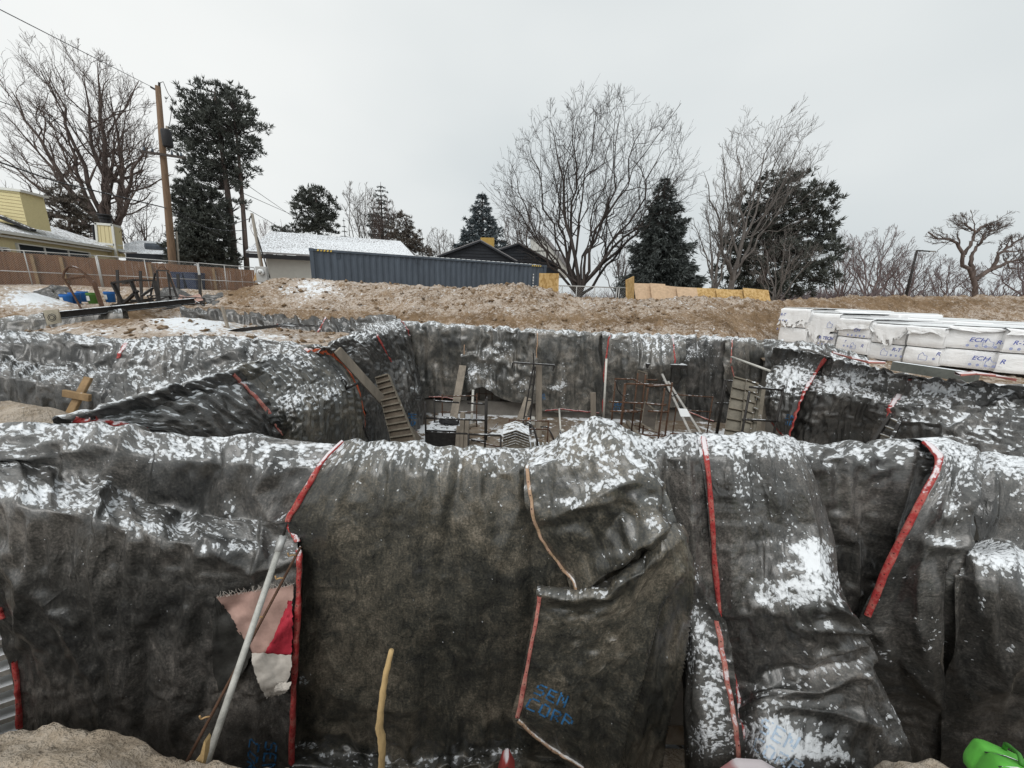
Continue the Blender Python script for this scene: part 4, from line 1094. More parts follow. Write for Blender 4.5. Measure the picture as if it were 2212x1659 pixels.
# ------------------------------------------------------------------ blankets round the pit
def far_blankets():
    top = lambda x: float(np.interp(x, [870, 1003, 1162, 1310, 1470, 1580, 1670], [693, 703, 712, 718, 722.5, 728, 735]))
    def fw(xs, hem, Yo, seed, mat, label, rows=None, ex=(0.055, 0.008), **kw):
        cols = []
        for i, x in enumerate(xs):
            t = top(x); h = hem[i]
            yy = [10.74, 10.48, 10.42, 10.38, 10.34] if rows is None else rows[i]
            yy = [yy[0] + Yo, yy[1] + Yo - .03] + [a + Yo - .08 for a in yy[2:]]
            pys = [t, t + 9, t + (h - t) * 0.42, t + (h - t) * 0.74, h]
            drift = kw.get('drift', (0,)*len(xs))[i]
            cols.append([(x + drift * k / 4, p, y) for k, (p, y) in enumerate(zip(pys, yy))])
        s = Sheet(cols_px(cols), 0.034, seed, ex=ex, fine=(0.016, 0.012), k=3, iters=(60, 16), folds=kw.get('folds', ()), drape=0.06)
        s.make_snow(0.3, 0.9, 0.9, kw.get('bias', 0.02), ridge=0.16, rpx=7, patches=kw.get('patches', ()))
        for st in kw.get('st', ()): s.stencil(*st)
        blanket(s, mat, label)
        return s
    s2 = fw([1000,1040,1080,1120,1166], [852,834,856,866,868], 0.0, 42, 'blanket_far', 'greenish grey blanket on the far wall, its hem torn short and curving up', ex=(0.06, 0.045),
            rows=[[10.74,10.48,10.38,10.30,10.2],[10.74,10.48,10.36,10.22,10.05],[10.74,10.48,10.36,10.2,10.12],[10.74,10.48,10.38,10.26,10.2],[10.74,10.48,10.42,10.36,10.3]],
            patches=[(1080,760,34,24,.28),(1040,800,30,16,.35),(1015,815,14,26,.3),(1130,830,26,20,.3),(1060,835,20,8,.4)])
    s1 = fw([872,910,955,1005], [862,860,858,864], -0.03, 41, 'blanket_far', 'flat dark blanket on the far wall next to the left corner', st=[(['RAP','CO'], 985, 829, 5.5, 7, 0.1, 'ink', 0.2)])
    s1.trim([(925,857),(960,858),(990,862)], 0.05, M['trim_pink'])
    s1.trim([(1003,706),(1002,740),(1001,788)], 0.05, M['trim_beige'])
    s3 = fw([1160,1200,1245,1285,1318], [886,890,889,892,894], -0.05, 43, 'blanket_far', 'dark blanket on the far wall with a red hem, right of the tall timber post',
            bias=-.02, patches=[(1215,830,18,8,.45),(1200,840,16,6,.4),(1215,865,6,20,.4),(1215,800,8,30,.25),(1245,770,6,30,.2),(1190,835,30,4,.3)], st=[(['SE','CO'], 1176, 850, 6, 8, 1.4, 'ink', 0.15)])
    s3.trim([(1177,887),(1210,883),(1240,887),(1295,892)], 0.05, M['trim_red'])
    s3.trim([(1162,714),(1160,750),(1158,800)], 0.05, M['trim_beige'])
    s5 = fw([1450,1490,1530,1585], [884,890,905,915], 0.03, 45, 'blanket_mid', 'snowy dark blanket on the far wall with a slanting pink hem', bias=0.06,
            patches=[(1500,760,26,16,.35),(1480,775,14,8,.35),(1540,770,20,50,.15)])
    s5.trim([(1465,886),(1495,893),(1520,903),(1543,911)], 0.05, M['trim_pink'])
    s4 = fw([1306,1340,1380,1420,1450,1480], [892,893,892,890,880,872], -0.06, 44, 'blanket_far', 'streaky snow-covered blanket on the far wall bulging over a bracket', bias=0.08,
            rows=[[10.74,10.45,10.40,10.38,10.34],[10.74,10.45,10.36,10.36,10.34],[10.74,10.45,10.05,10.30,10.3],[10.74,10.45,9.85,10.30,10.3],[10.74,10.45,9.9,10.3,10.3],[10.74,10.45,10.2,10.34,10.34]],
            patches=[(1370,750,60,16,.2)], st=[(['SEN','CO'], 1325, 868, 6, 8, 0.0, 'ink', 0.25)])
    s4.trim([(1318,722),(1312,750),(1306,800),(1303,850),(1301,893)], 0.07, M['trim_red'])
    s4.trim([(1453,726),(1456,755),(1459,785)], 0.05, M['trim_red'])
    s6 = fw([1574,1610,1645,1690], [840,880,880,860], -0.04, 46, 'blanket_far', 'snow-streaked blanket in the right far corner beside the dark opening', bias=0.08, drift=(-10, 0, 0, 0))
    s6.trim([(1582,732),(1580,755),(1577,785)], 0.05, M['trim_pink'])
    s6.trim([(1580,790),(1586,815),(1594,845)], 0.05, M['trim_pink'])
    # dark canopy shelf bracket under s4's bulge
    br = thing('wall_bracket', P(1435, 800, 10.0), 'black steel bracket and plank shelf under the bulge of the far blanket', 'bracket')
    MB().beam(P(1392, 787, 9.95), P(1478, 790, 9.95), 0.4, 0.10).build('shelf', M['steel_dark'], br)
    for x in (1418, 1445):
        MB().tube([P(x, 790, 10.0), P(x + 3, 830, 10.25)], 0.03, 6).build('strut', M['steel_dark'], br)

def side_blankets():
    def pt(p):
        return Pz(*p[1:]) if p[0] == 'z' else Px(*p[1:]) if p[0] == 'x' else P(*p)
    def sheet(cols, sp, seed, back, mat, label, ex=(0.05, 0.035), snow=(), bias=-0.05, folds=(), rpx=24, bare=(), st=(), ridge=0.2):
        C = [[pt(c[i]) for c in cols] for i in range(len(cols[0]))]
        s = Sheet(C, sp, seed, back, ex, (0.02, 0.016), 3, (70, 20), folds=folds)
        s.make_snow(0.3, 0.92, 0.9, bias, snow, bare, ridge, rpx)
        for q in st: s.stencil(*q)
        blanket(s, mat, label)
        return s
    # cross wall at the left
    sheet([[(-160,712,6.45),(-160,735,6.22),(-160,765,6.1),(-160,785,5.75),(-160,812,5.45),(-160,850,5.35),(-160,900,5.3)],
           [(-30,717,6.42),(-30,740,6.2),(-30,765,6.08),(-30,782,5.72),(-30,815,5.4),(-30,850,5.35),(-30,895,5.3)],
           [(60,720,6.40),(60,744,6.16),(60,778,6.02),(60,800,5.65),(60,826,5.36),(60,856,5.32),(60,895,5.3)],
           [(150,724,6.36),(150,748,6.12),(150,786,5.98),(150,812,5.6),(150,836,5.38),(150,862,5.32),(150,900,5.3)],
           [(285,738,6.36),(280,762,6.14),(272,796,5.98),(268,822,5.7),(262,846,5.5),(255,872,5.42),(250,905,5.4)]],
          0.024, 61, (0, 0.15, -0.4), 'blanket_mid', 'dark blanket at the far left sagging into a snowy trough behind the wooden cross',
          snow=[(60,795,90,12,.18),(130,815,70,10,.18),(20,775,60,10,.12),(100,750,60,14,-.25),(200,800,40,14,.15)],
          folds=[([(150,820),(210,790),(260,760)], 0.04, 6), ([(120,735),(200,750),(270,745)], 0.03, 5)])
    s = sheet([[(276,737,6.3),(260,764,6.02),(247,798,5.82),(241,825,5.6),(237,850,5.42),(233,872,5.3),(236,915,5.2)],
           [(350,733,6.3),(345,757,6.02),(335,790,5.8),(330,818,5.55),(328,842,5.25),(320,868,5.1),(320,915,5.0)],
           [(450,729,6.28),(450,754,6.02),(450,785,5.8),(450,808,5.55),(450,830,5.3),(450,850,5.1),(450,890,5.0)],
           [(560,737,6.24),(560,760,6.0),(560,782,5.8),(560,802,5.6),(560,822,5.4),(560,842,5.3),(560,870,5.2)],
           [(690,748,6.2),(690,766,6.0),(690,782,5.85),(690,800,5.7),(690,815,5.6),(690,835,5.5),(690,855,5.4)]],
          0.024, 62, (0, 0.15, -0.4), 'blanket_mid', 'snow-streaked blanket folded over the left cross wall, right of its short red edge', ex=(0.065, 0.04),
          snow=[(360,840,50,14,.35),(300,800,20,50,.2),(420,820,50,10,.2),(350,760,80,20,.1)],
          folds=[([(520,760),(420,800),(360,845)], 0.05, 7), ([(300,745),(285,790),(275,850)], 0.04, 6), ([(330,745),(322,790),(310,850)], 0.03, 6)])
    s.trim([(274,740),(262,758),(255,775)], 0.11, M['trim_red'])
    # left side wall of the pit
    s = sheet([[('z',145,904,.70),('x',200,910,-2.96),('x',260,919,-2.90),('x',325,934,-2.84),('x',380,965,-2.80)],
           [('z',215,884,.73),('x',270,894,-2.94),('x',335,914,-2.84),('x',395,945,-2.76),('x',430,990,-2.72)],
           [('z',300,858,.75),('x',350,876,-2.92),('x',415,912,-2.78),('x',465,952,-2.70),('x',500,1000,-2.68)],
           [('z',400,828,.75),('x',445,846,-2.92),('x',500,886,-2.78),('x',550,932,-2.68),('x',580,980,-2.66)],
           [('z',505,801,.75),('x',532,824,-2.92),('x',573,868,-2.78),('x',612,938,-2.66),('x',630,980,-2.64)]],
          0.015, 63, (-0.15, 0.05, -0.4), 'blanket_mid', 'ropy twisted blanket with a red near edge climbing from the front wall at left', ex=(0.075, 0.035), bias=0.06,
          folds=[([(230,890),(350,905),(470,950)], 0.03, 7), ([(320,865),(430,890),(540,940)], 0.035, 7), ([(420,835),(500,870),(580,935)], 0.03, 7)], ridge=0.22)
    s.trim([(156,905),(200,911),(260,921),(320,934)], 0.10, M['trim_red'])
    s.trim([(500,806),(525,830),(560,866),(590,905),(612,940)], 0.07, M['trim_pink'])
    s = sheet([[('z',480,807,.74),('x',510,838,-2.96),('x',555,880,-2.82),('x',595,925,-2.70),('x',612,1000,-2.66)],
           [('z',560,779,.76),('x',585,805,-2.92),('x',620,846,-2.72),('x',640,880,-2.50),('x',640,1000,-2.44)],
           [('z',630,758,.76),('x',655,780,-2.92),('x',690,820,-2.70),('x',708,866,-2.46),('x',706,1000,-2.40)],
           [('z',665,750,.76),('x',695,770,-2.92),('x',732,808,-2.70),('x',752,850,-2.48),('x',752,1000,-2.40)],
           [('z',705,752,.74),('x',735,775,-2.92),('x',770,828,-2.78),('x',786,885,-2.66),('x',792,1000,-2.60)]],
          0.015, 64, (-0.15, 0.05, -0.4), 'blanket_olive_mid', 'olive blanket with a boxy lower corner and orange right edge, left side of the pit', ex=(0.055, 0.03),
          snow=[(660,880,50,22,.35),(720,855,30,14,.35),(600,860,40,20,.2),(650,800,50,20,.1)])
    s.trim([(655,757),(690,757),(722,768),(750,797),(772,835),(784,880),(790,948)], 0.13, M['trim_orange'])
    s = sheet([[('z',690,757,.72),('x',728,778,-3.0),('x',765,822,-2.92),('x',785,880,-2.85),('x',792,960,-2.82)],
           [('z',762,722,.78),('x',785,742,-2.98),('x',822,792,-2.84),('x',838,850,-2.72),('x',846,950,-2.66)],
           [('z',815,698,.84),('x',838,722,-2.97),('x',866,782,-2.74),('x',882,848,-2.52),('x',890,942,-2.42)],
           [('z',862,691,.86),('x',882,716,-2.92),('x',900,782,-2.70),('x',913,850,-2.45),('x',917,926,-2.35)]],
          0.024, 65, (-0.15, 0.05, -0.4), 'blanket_mid', 'slate-black blanket on the left side wall behind the ribbed steel panel', ex=(0.055, 0.03),
          snow=[(780,760,30,20,.2),(900,840,16,12,.3),(870,800,12,14,.2)], st=[(['SE','CO'], 880, 893, 8, 11, 0.1, 'ink', 0.15)])
    s.trim([(812,722),(825,745),(838,768),(846,782)], 0.07, M['trim_red'])
    s.trim([(866,693),(884,705),(892,722)], 0.08, M['trim_red'])
    s.trim([(888,939),(903,932),(916,924)], 0.08, M['trim_red'])
    # back left
    s = sheet([[(395,662,13.2),(395,672,12.95),(400,692,12.85),(405,730,12.8)],
           [(520,671,13.2),(520,682,12.95),(520,702,12.8),(522,740,12.7)],
           [(620,678,13.2),(622,690,12.9),(630,715,12.6),(640,752,12.5)],
           [(720,683,13.2),(722,696,12.9),(730,718,12.6),(735,750,12.5)],
           [(850,683,13.0),(852,694,12.8),(850,712,12.6),(840,735,12.5)]],
          0.045, 66, (0, 0.15, -0.4), 'blanket_mid', 'black blanket on the back left wall with two red strips meeting in a V', ex=(0.06, 0.05),
          snow=[(700,738,30,8,.3),(800,690,30,6,.15)], rpx=6, ridge=0.12, bias=-0.10)
    s.trim([(598,700),(615,718),(640,735),(660,743)], 0.10, M['trim_red'])
    s.trim([(705,684),(692,708),(678,735)], 0.10, M['trim_red'])
    sheet([[(-160,694,9.4),(-160,702,9.2),(-160,720,9.1),(-160,740,9.0)],
           [(0,688,9.6),(0,696,9.4),(0,712,9.3),(0,728,9.2)],
           [(100,676,9.9),(100,684,9.7),(100,704,9.6),(100,722,9.5)],
           [(260,668,10.4),(260,676,10.2),(260,696,10.1),(260,722,10.0)]],
          0.04, 67, (0, 0.15, -0.4), 'blanket_far', 'grey blanket low at the far left behind the snowy earth heap', rpx=8, ex=(0.03, 0.02), bias=-0.1)
    # right side
    sheet([[(1655,737,9.9),(1656,750,9.6),(1658,790,9.3),(1660,835,9.2)],
           [(1740,740,9.2),(1742,757,8.8),(1738,785,8.6),(1732,815,8.5)],
           [(1800,752,8.5),(1800,768,8.1),(1795,790,7.9),(1790,815,7.8)],
           [(1870,772,7.7),(1870,784,7.4),(1865,800,7.2),(1860,825,7.1)]],
          0.03, 71, (0.12, 0.1, -0.35), 'blanket_mid', 'crumpled black blanket at the right far corner below the wrapped bundles', ex=(0.08, 0.07), rpx=12,
          snow=[(1700,760,50,14,.4),(1780,775,50,12,.4),(1840,785,30,10,.4)])
    s = sheet([[('z',1674,752,.70),(1668,790,8.1),(1655,850,7.5),(1660,900,7.15),(1692,952,6.9)],
           [('z',1722,756,.74),(1708,790,7.5),(1688,850,7.0),(1686,900,6.75),(1700,955,6.6)],
           [('z',1788,771,.72),(1765,802,6.85),(1738,846,6.5),(1718,896,6.35),(1706,950,6.35)]],
          0.02, 72, (0.15, 0.05, -0.4), 'blanket_mid', 'snow-speckled blanket with blue letters slanting down the right side of the pit', ex=(0.05, 0.035), bias=0.02, snow=[(1720,800,60,36,.32),(1690,850,30,40,.25)],
          st=[(['SEN', 'CORP'], 1692, 893, 6.5, 10, 0.15, 'ink', 0.12)], bare=[(1695,900,30,40,.3)])
    s.trim([(1786,772),(1768,795),(1742,838),(1722,885),(1706,944)], 0.10, M['trim_red'])
    s.trim([(1668,912),(1685,935),(1704,946)], 0.06, M['trim_red'])
    s = sheet([[('z',1770,769,.68),(1758,808,6.95),(1735,848,6.7),(1716,900,6.6),(1704,975,6.6)],
           [('z',1860,789,.70),(1852,826,6.1),(1836,858,5.75),(1822,892,5.8),(1810,975,5.85)],
           [('z',1920,802,.70),(1906,832,5.75),(1885,866,5.4),(1872,900,5.45),(1860,975,5.5)],
           [('z',1978,815,.70),(1956,836,5.45),(1922,878,5.1),(1910,908,5.05),(1890,975,5.2)]],
          0.018, 73, (0.15, 0.05, -0.4), 'blanket_mid', 'dark blanket between two red strips on the right wall, ladder end at its foot', ex=(0.055, 0.04),
          snow=[(1830,812,70,22,.38),(1930,828,70,18,.34),(1800,840,40,14,.3),(1870,862,30,12,.3),(1870,810,60,20,.15),(1840,940,60,12,.25)])
    s = sheet([[('z',1966,813,.70),(1952,838,5.4),(1920,880,5.0),(1916,912,4.85),(1930,995,4.5)],
           [('z',2060,822,.74),(2052,850,4.9),(2030,885,4.45),(2022,918,4.15),(2030,995,3.9)],
           [('z',2150,830,.76),(2150,858,4.55),(2140,895,4.05),(2140,932,3.75),(2150,995,3.4)],
           [('z',2270,842,.76),(2270,870,4.1),(2265,908,3.7),(2262,948,3.4),(2260,1000,3.1)]],
          0.017, 74, (0.15, 0.05, -0.4), 'blanket_mid', 'large snowy blanket sloping off the right wall at the right edge', ex=(0.07, 0.055), bias=-0.04,
          snow=[(2080,850,150,24,.34),(2000,840,60,20,.3),(2050,900,60,20,.2),(1960,905,40,14,.2),(2140,930,50,16,.2),(2080,945,70,20,.15)],
          folds=[([(2212,850),(2120,900),(2060,930)], 0.05, 8), ([(1990,840),(2060,870),(2100,900)], 0.05, 8), ([(1925,890),(1990,885),(2060,905)], 0.04, 7)])
    s.trim([(1970,817),(1954,838),(1924,878),(1918,908)], 0.09, M['trim_red'])
    # loose red straps on the form behind
    pl = thing('form_board', Pz(2000, 806, .62), 'grey form board lying along the top of the right wall below the bundles', 'board')
    MB().beam(Pz(1930, 790, .76), Pz(2110, 817, .76), 0.10, 0.13).build('board', M['form_board'], pl)
    for (path, lab) in (([(1800,764),(1840,776),(1875,785),(1912,786)], 'loose pink strap lying across the right wall top, farther of two'),
                  ([(2075,813),(2110,810),(2150,815),(2195,824)], 'loose pink strap lying on the right wall top near the bundles')):
        q = [Pz(x, y, .86) for x, y in path]; b = MB()
        for i in range(len(q) - 1):
            n0 = np.array((0.09, 0.14, 0)); 
            b.add([q[i], q[i+1], q[i+1] + n0, q[i] + n0, q[i]+(0,0,.02), q[i+1]+(0,0,.03), q[i+1]+n0+(0,0,.02), q[i]+n0+(0,0,.03)],
                  [(0,3,2,1),(4,5,6,7),(0,1,5,4),(2,3,7,6)])
        tag(b.build('strap', M['trim_pink'], None, True), lab, 'strap', 'straps on the right wall')
far_blankets(); side_blankets()
# ------------------------------------------------------------------ gear standing in the pit
FZ = -1.8
def down(p, z=FZ):
    return np.array((p[0], p[1], z))
def frame(label, posts, rails, Y, r=0.021, mat='steel_dark', group='pipe guard frames in the pit', dY=0.0):
    """a frame of round pipe: posts (px, py top), rails ((px, py), (px, py)), on a plane at distance Y, which may turn by dY per 100 px"""
    x0 = posts[0][0]
    q = lambda x, y: P(x, y, Y + dY * (x - x0) / 100.0)
    b0 = q(*posts[0]); t = thing('guard_frame', down(b0), label, 'pipe frame', group)
    for (x, y) in posts:
        a = q(x, y); MB().tube([a, down(a)], r, 7).build('post', M[mat], t, True)
    for (a, b) in rails:
        MB().tube([q(*a), q(*b)], r, 7).build('rail', M[mat], t, True)
    return t
def pit():
    frame('black two-rail pipe frame nearest the ribbed steel panel', [(918,868),(1049,862)], [((918,903),(1049,908)),((921,934),(1010,937))], 7.6)
    frame('black pipe frame with a pale top rail behind the nearest rails', [(938,862),(1052,858)], [((938,866),(992,870)),((1010,871),(1052,873))], 8.4)
    frame('low black pipe gate beside the metal caps', [(1012,938),(1082,941)], [((1012,938),(1082,941)),((1018,951),(1050,953))], 6.9)
    # timbers
    def plank(label, a, b, w, th, mat, up=(0,0,1), name='plank', cat='plank', grp=None):
        o = MB().beam(a, b, w, th, up, 0.006).build(name, M[mat])
        return tag(o, label, cat, grp)
    plank('long grey plank leaning down from the left side blankets to the floor', P(728,756,6.0), P(905,952,7.2), 0.05, 0.15, 'wood', (0,0,1))
    plank('grey board leaning upright against the far wall at the pale seam', P(1000,790,10.2), P(972,945,8.7), 0.20, 0.05, 'wood', (0,-1,.3))
    plank('short snowy board leaning beside the timber post', P(1142,860,9.9), P(1118,925,9.2), 0.22, 0.05, 'wood', (0,-1,.3))
    o = MB().beam(P(1164,785,8.9), down(P(1164,940,8.7)), 0.15, 0.14, (0,-1,0), 0.01).build('timber_post', M['wood'])
    tag(o, 'tall weathered timber post standing in the middle of the pit', 'post')
    # steel brace tower with a T handle beside the post
    t = thing('form_brace', down(P(1140,900,8.5)), 'thin dark steel brace with a T bar on top next to the timber post', 'brace')
    MB().tube([P(1152,792,8.7), P(1124,945,8.2)], 0.02, 6).build('leg', M['steel_dark'], t)
    MB().tube([P(1156,792,8.7), P(1142,945,8.4)], 0.02, 6).build('leg', M['steel_dark'], t)
    MB().tube([P(1108,783,8.7), P(1198,789,8.7)], 0.022, 6).build('crossbar', M['steel_dark'], t)
    MB().tube([P(1108,783,8.7), P(1106,796,8.7)], 0.02, 6).build('hook', M['steel_dark'], t)
    MB().tube([P(1198,789,8.7), P(1194,801,8.7)], 0.02, 6).build('hook', M['steel_dark'], t)
    MB().tube([P(1152,762,8.75), P(1153,800,8.7)], 0.018, 6).build('stem', M['steel_dark'], t)
    for k, y in enumerate((830, 865, 900)):
        MB().tube([P(1150-(y-792)*.18,y,8.55), P(1156-(y-792)*.09,y,8.55)], 0.014, 5).build('rung', M['steel_dark'], t)
    # stakes and poles
    def pole(label, a, b, r, mat, name='stake', cat='stake'):
        o = MB().tube([a, b], r, 8).build(name, M[mat], None, True); return tag(o, label, cat)
    pole('white pole standing under the torn short blanket', P(1022,842,9.9), P(1018,926,9.5), 0.035, 'pipe_white', 'pole', 'pole')
    pole('tall pale pole beside the long vertical red strip on the far wall', P(1310,775,9.95), down(P(1304,905,9.9)), 0.032, 'pipe_white', 'pole', 'pole')
    pole('pale diagonal pipe from the far corner to the right side blankets', P(1580,771,9.8), P(1668,803,8.2), 0.028, 'pipe_white', 'pole', 'pole')
    st = thing('survey_stake', down(P(1209,940,8.7)), 'pale stake with a forked foot on the slab under the red hem', 'stake')
    MB().tube([P(1208,883,9.6), P(1211,930,9.0)], 0.025, 7).build('shaft', M['pipe_white'], st, True)
    MB().tube([P(1211,930,9.0), down(P(1207,949,8.8))], 0.014, 6).build('prong', M['steel_dark'], st)
    MB().tube([P(1211,930,9.0), down(P(1214,947,8.8))], 0.014, 6).build('prong', M['steel_dark'], st)
    MB().lathe(P(1215,930,8.9), [(0.02,-.03),(0.05,-.01),(0.05,.02),(0.02,.04)], 10).build('cap', M['pipe_white'], st, True)
    tag(MB().beam(P(1281,848,9.9), down(P(1282,912,9.9)), 0.15, 0.05, (0,-1,0), .006).build('board', M['wood'], None), 'short brown upright board in front of the far footing', 'board')
    # ribbed steel form panel leaning on the left side wall
    def panel(label, tl, tr, bl, br, ribs, depth=0.06, mat='form_panel', grp=None):
        tl, tr, bl, br = [np.array(q, float) for q in (tl, tr, bl, br)]
        t = thing('leaning_form', (bl + br) / 2, label, 'form', grp)
        n = np.cross(tr - tl, bl - tl); n /= np.linalg.norm(n)
        if n @ (EYE - tl) < 0: n = -n
        MB().prism([tl, tr, br, bl], -n * 0.012).build('plywood', M[mat], t)
        MB().beam(tl, bl, 0.012, depth, n).build('side_rail', M['steel_snowy'], t)
        MB().beam(tr, br, 0.012, depth, n).build('side_rail', M['steel_snowy'], t)
        for k in range(ribs + 1):
            f = k / ribs
            a = tl + (bl - tl) * f; b = tr + (br - tr) * f
            MB().beam(a + n * depth * .4, b + n * depth * .4, 0.028, depth * .8, n).build('rib', M['steel_snowy'], t)
        return t
    panel('tall ribbed form panel with snowy ribs leaning at the left of the pit', P(813,818,6.9), P(840,810,6.85), P(852,975,5.9), P(905,968,5.85), 12)
    panel('broad grey form panel leaning in a row at the right side, leftmost', P(1585,816,8.0), P(1622,826,7.8), P(1562,952,7.2), P(1600,958,7.0), 6, 0.07, 'form_grey')
    panel('narrow grey form panel leaning second in the row at the right side', P(1612,822,7.75), P(1638,832,7.6), P(1597,955,6.9), P(1618,962,6.8), 6, 0.07, 'form_grey')
    panel('outer grey form panel leaning last in the row at the right side', P(1640,833,7.6), P(1650,838,7.3), P(1619,962,6.75), P(1632,966,6.6), 5, 0.07, 'form_grey')
    plank('brown plank standing behind the row of form panels', P(1655,846,7.6), P(1640,960,7.2), 0.12, 0.05, 'wood', (0,-1,.2))
    # guard frame in front of them
    frame('large black guard frame in front of the leaning form panels', [(1619,846),(1693,832)], [((1619,836),(1690,843)),((1604,906),(1680,910))], 6.6, group=None)
    frame('tall black pipe frame across the dark opening at right', [(1566,820),(1569,822)], [((1566,822),(1632,828)),((1545,871),(1580,872)),((1600,826),(1645,839))], 8.3, group=None)
    # cluster of scaffold frames right of centre
    for (lab, posts, rails, Y) in (
        ('scaffold frame standing at the left end of the scaffold cluster', [(1330,818),(1352,829)], [((1328,818),(1372,820)),((1316,868),(1352,870))], 8.9),
        ('scaffold frame with long mid rails in the middle of the cluster', [(1350,828),(1400,838)], [((1352,829),(1450,832)),((1340,869),(1440,874)),((1318,888),(1378,890))], 8.3),
        ('rear scaffold frame with the sloping brace, middle of the cluster', [(1378,806),(1395,808)], [((1364,818),(1400,835)),((1340,886),(1390,888)),((1396,820),(1420,821))], 9.2),
        ('scaffold frame at the right end of the cluster beside the white ladder', [(1436,838),(1452,826)], [((1400,834),(1452,832)),((1396,872),(1438,876)),((1400,888),(1444,890)),((1385,939),(1460,944))], 7.9)):
        frame(lab, posts, rails, Y, 0.02, 'rust', 'rusty scaffold frames clustered in the pit')
    panel('dark plywood sheet tilted among the scaffold frames', P(1393,868,8.2), P(1420,890,8.0), P(1386,915,8.0), P(1414,932,7.8), 1, 0.02, 'ply_dark')
    panel('narrow dark panel standing behind the scaffold cluster', P(1378,800,9.4), P(1398,806,9.4), P(1372,880,9.2), P(1394,886,9.2), 1, 0.02, 'ply_dark')
    # white step ladder
    ld = thing('step_ladder', down(P(1470,935,7.8)), 'pale grey two-legged ladder with a white square plate among the scaffold', 'ladder')
    MB().beam(P(1430,808,9.0), P(1492,938,7.8), 0.05, 0.03, (0,-1,.4)).build('stile', M['ladder_grey'], ld)
    MB().beam(P(1443,824,9.0), P(1515,938,7.8), 0.05, 0.03, (0,-1,.4)).build('stile', M['ladder_grey'], ld)
    MB().prism([P(1465,883,8.2), P(1484,884,8.2), P(1492,900,8.1), P(1471,900,8.1)], (0, .03, 0)).build('plate', M['snow_white'], ld)
    MB().tube([P(1448,938,7.8), P(1532,938,7.8)], 0.03, 7).build('foot_bar', M['rust'], ld, True)
    for x in (1484, 1500):
        MB().tube([P(x+4,940,7.8), down(P(x-12,956,7.7))], 0.02, 6).build('foot', M['rust'], ld)
    # slack chains
    for i, (pts, Y, lab) in enumerate((([(1330,822),(1334,842),(1346,856),(1358,852)], 8.7, 'slack chain hanging from the leftmost scaffold frame'),
                                       ([(1432,822),(1440,842),(1452,856),(1462,850)], 8.5, 'slack chain looped between the scaffold and the white ladder'),
                                       ([(1568,834),(1574,850),(1588,862),(1600,864)], 8.0, 'slack chain across the dark opening at right'))):
        q = along([P(x, y, Y) for x, y in pts], 14)
        tag(MB().tube(q, 0.016, 5).build('chain', M['steel_dark'], None, True), lab, 'chain', 'slack chains in the pit')
    # stacked angled metal caps
    cp = thing('metal_caps', down(P(1115,968,6.9)), 'stack of snow-edged angled metal caps behind the centre blanket', 'form caps')
    for k in range(6):
        z = -0.055 * k
        a, m, b = P(1086,938,6.9) + (0,0,z), P(1114,929,6.9) + (0,0,z), P(1144,940,6.9) + (0,0,z)
        MB().prism([a, m, b, b - (0,0,.018), m - (0,0,.018), a - (0,0,.018)], (0, 0.55, 0)).build('cap', M['steel_snowy'], cp)
    a, m, b = P(1086,953,6.92), P(1114,945,6.92), P(1144,955,6.92)
    MB().prism([a, m, b, down(b), down(a)], (0, 0.5, 0)).build('base', M['form_grey'], cp)
    # crate of bars, tarp heap, small warning box, grate
    bx = thing('steel_crate', down(P(975,940,8.0)), 'open dark steel crate holding a crumpled black bundle, left of the leaning board', 'crate')
    MB().box(P(962,925,8.2) + (0, 0, -.15), (0.75, 0.6, 0.42)).build('tray', M['steel_dark'], bx)
    rs = np.random.RandomState(3)
    for k in range(9):
        c = P(958 + 26*rs.rand(), 905 + 8*rs.rand(), 8.3)
        MB().lathe(c, [(.03,-.08),(.11,-.02),(.09,.05),(.02,.09)], 7, 1.2, .9).build('bundle', M['tarp_black'], bx)
    for (x, y) in ((1000, 890), (1010, 905), (992, 920)):
        tag(MB().beam(P(x, y, 8.0), down(P(x - 4, y + 60, 7.8)), 0.10, 0.16, (0,-1,0), .008).build('timber_block', M['wood']),
            {1000: 'upright timber block right of the leaning board, tallest of three', 1010: 'upright timber block right of the leaning board, rightmost of three', 992: 'upright timber block nearest the black rails, lowest of three'}[x], 'timber', 'timber blocks in the pit')
    w = thing('site_box', down(P(1145,918,9.0)), 'small white and orange box on the slab beside the timber post', 'box')
    MB().box(P(1147,909,8.9), (0.20, 0.16, 0.18), None, .01).build('body', M['pipe_white'], w)
    MB().box(P(1143,905,8.81), (0.08, 0.012, 0.07)).build('label_panel', M['orange'], w)
    MB().tube([P(1147,918,8.9), down(P(1147,930,8.9))], .02, 6).build('stand', M['steel_dark'], w)
    g = thing('floor_grate', down(P(1165,955,7.4)), 'light steel floor grate lying by the foot of the timber post', 'grate')
    MB().box(down(P(1165,955,7.4)) + (0, 0, .30), (0.6, 0.4, 0.02)).build('frame', M['form_grey'], g)
    for k in range(7):
        MB().box(down(P(1165,955,7.4)) + (-.27 + .09*k, 0, .318), (0.02, 0.38, 0.016)).build('bar', M['steel_snowy'], g)
    # litter of boards, bars and ties on the slab
    rs = np.random.RandomState(21)
    WHERE = ['near the foot of the ribbed form', 'beside the steel crate', 'behind the steel crate', 'below the leaning grey board', 'under the white pole', 'left of the low pipe gate',
             'left of the metal caps', 'right of the timber post', 'by the forked stake', 'behind the hump of the folded blanket', 'by the short brown upright board', 'left of the scaffold cluster',
             'under the scaffold cluster', 'in the middle of the scaffold cluster', 'at the foot of the grey ladder', 'by the dark opening at right']
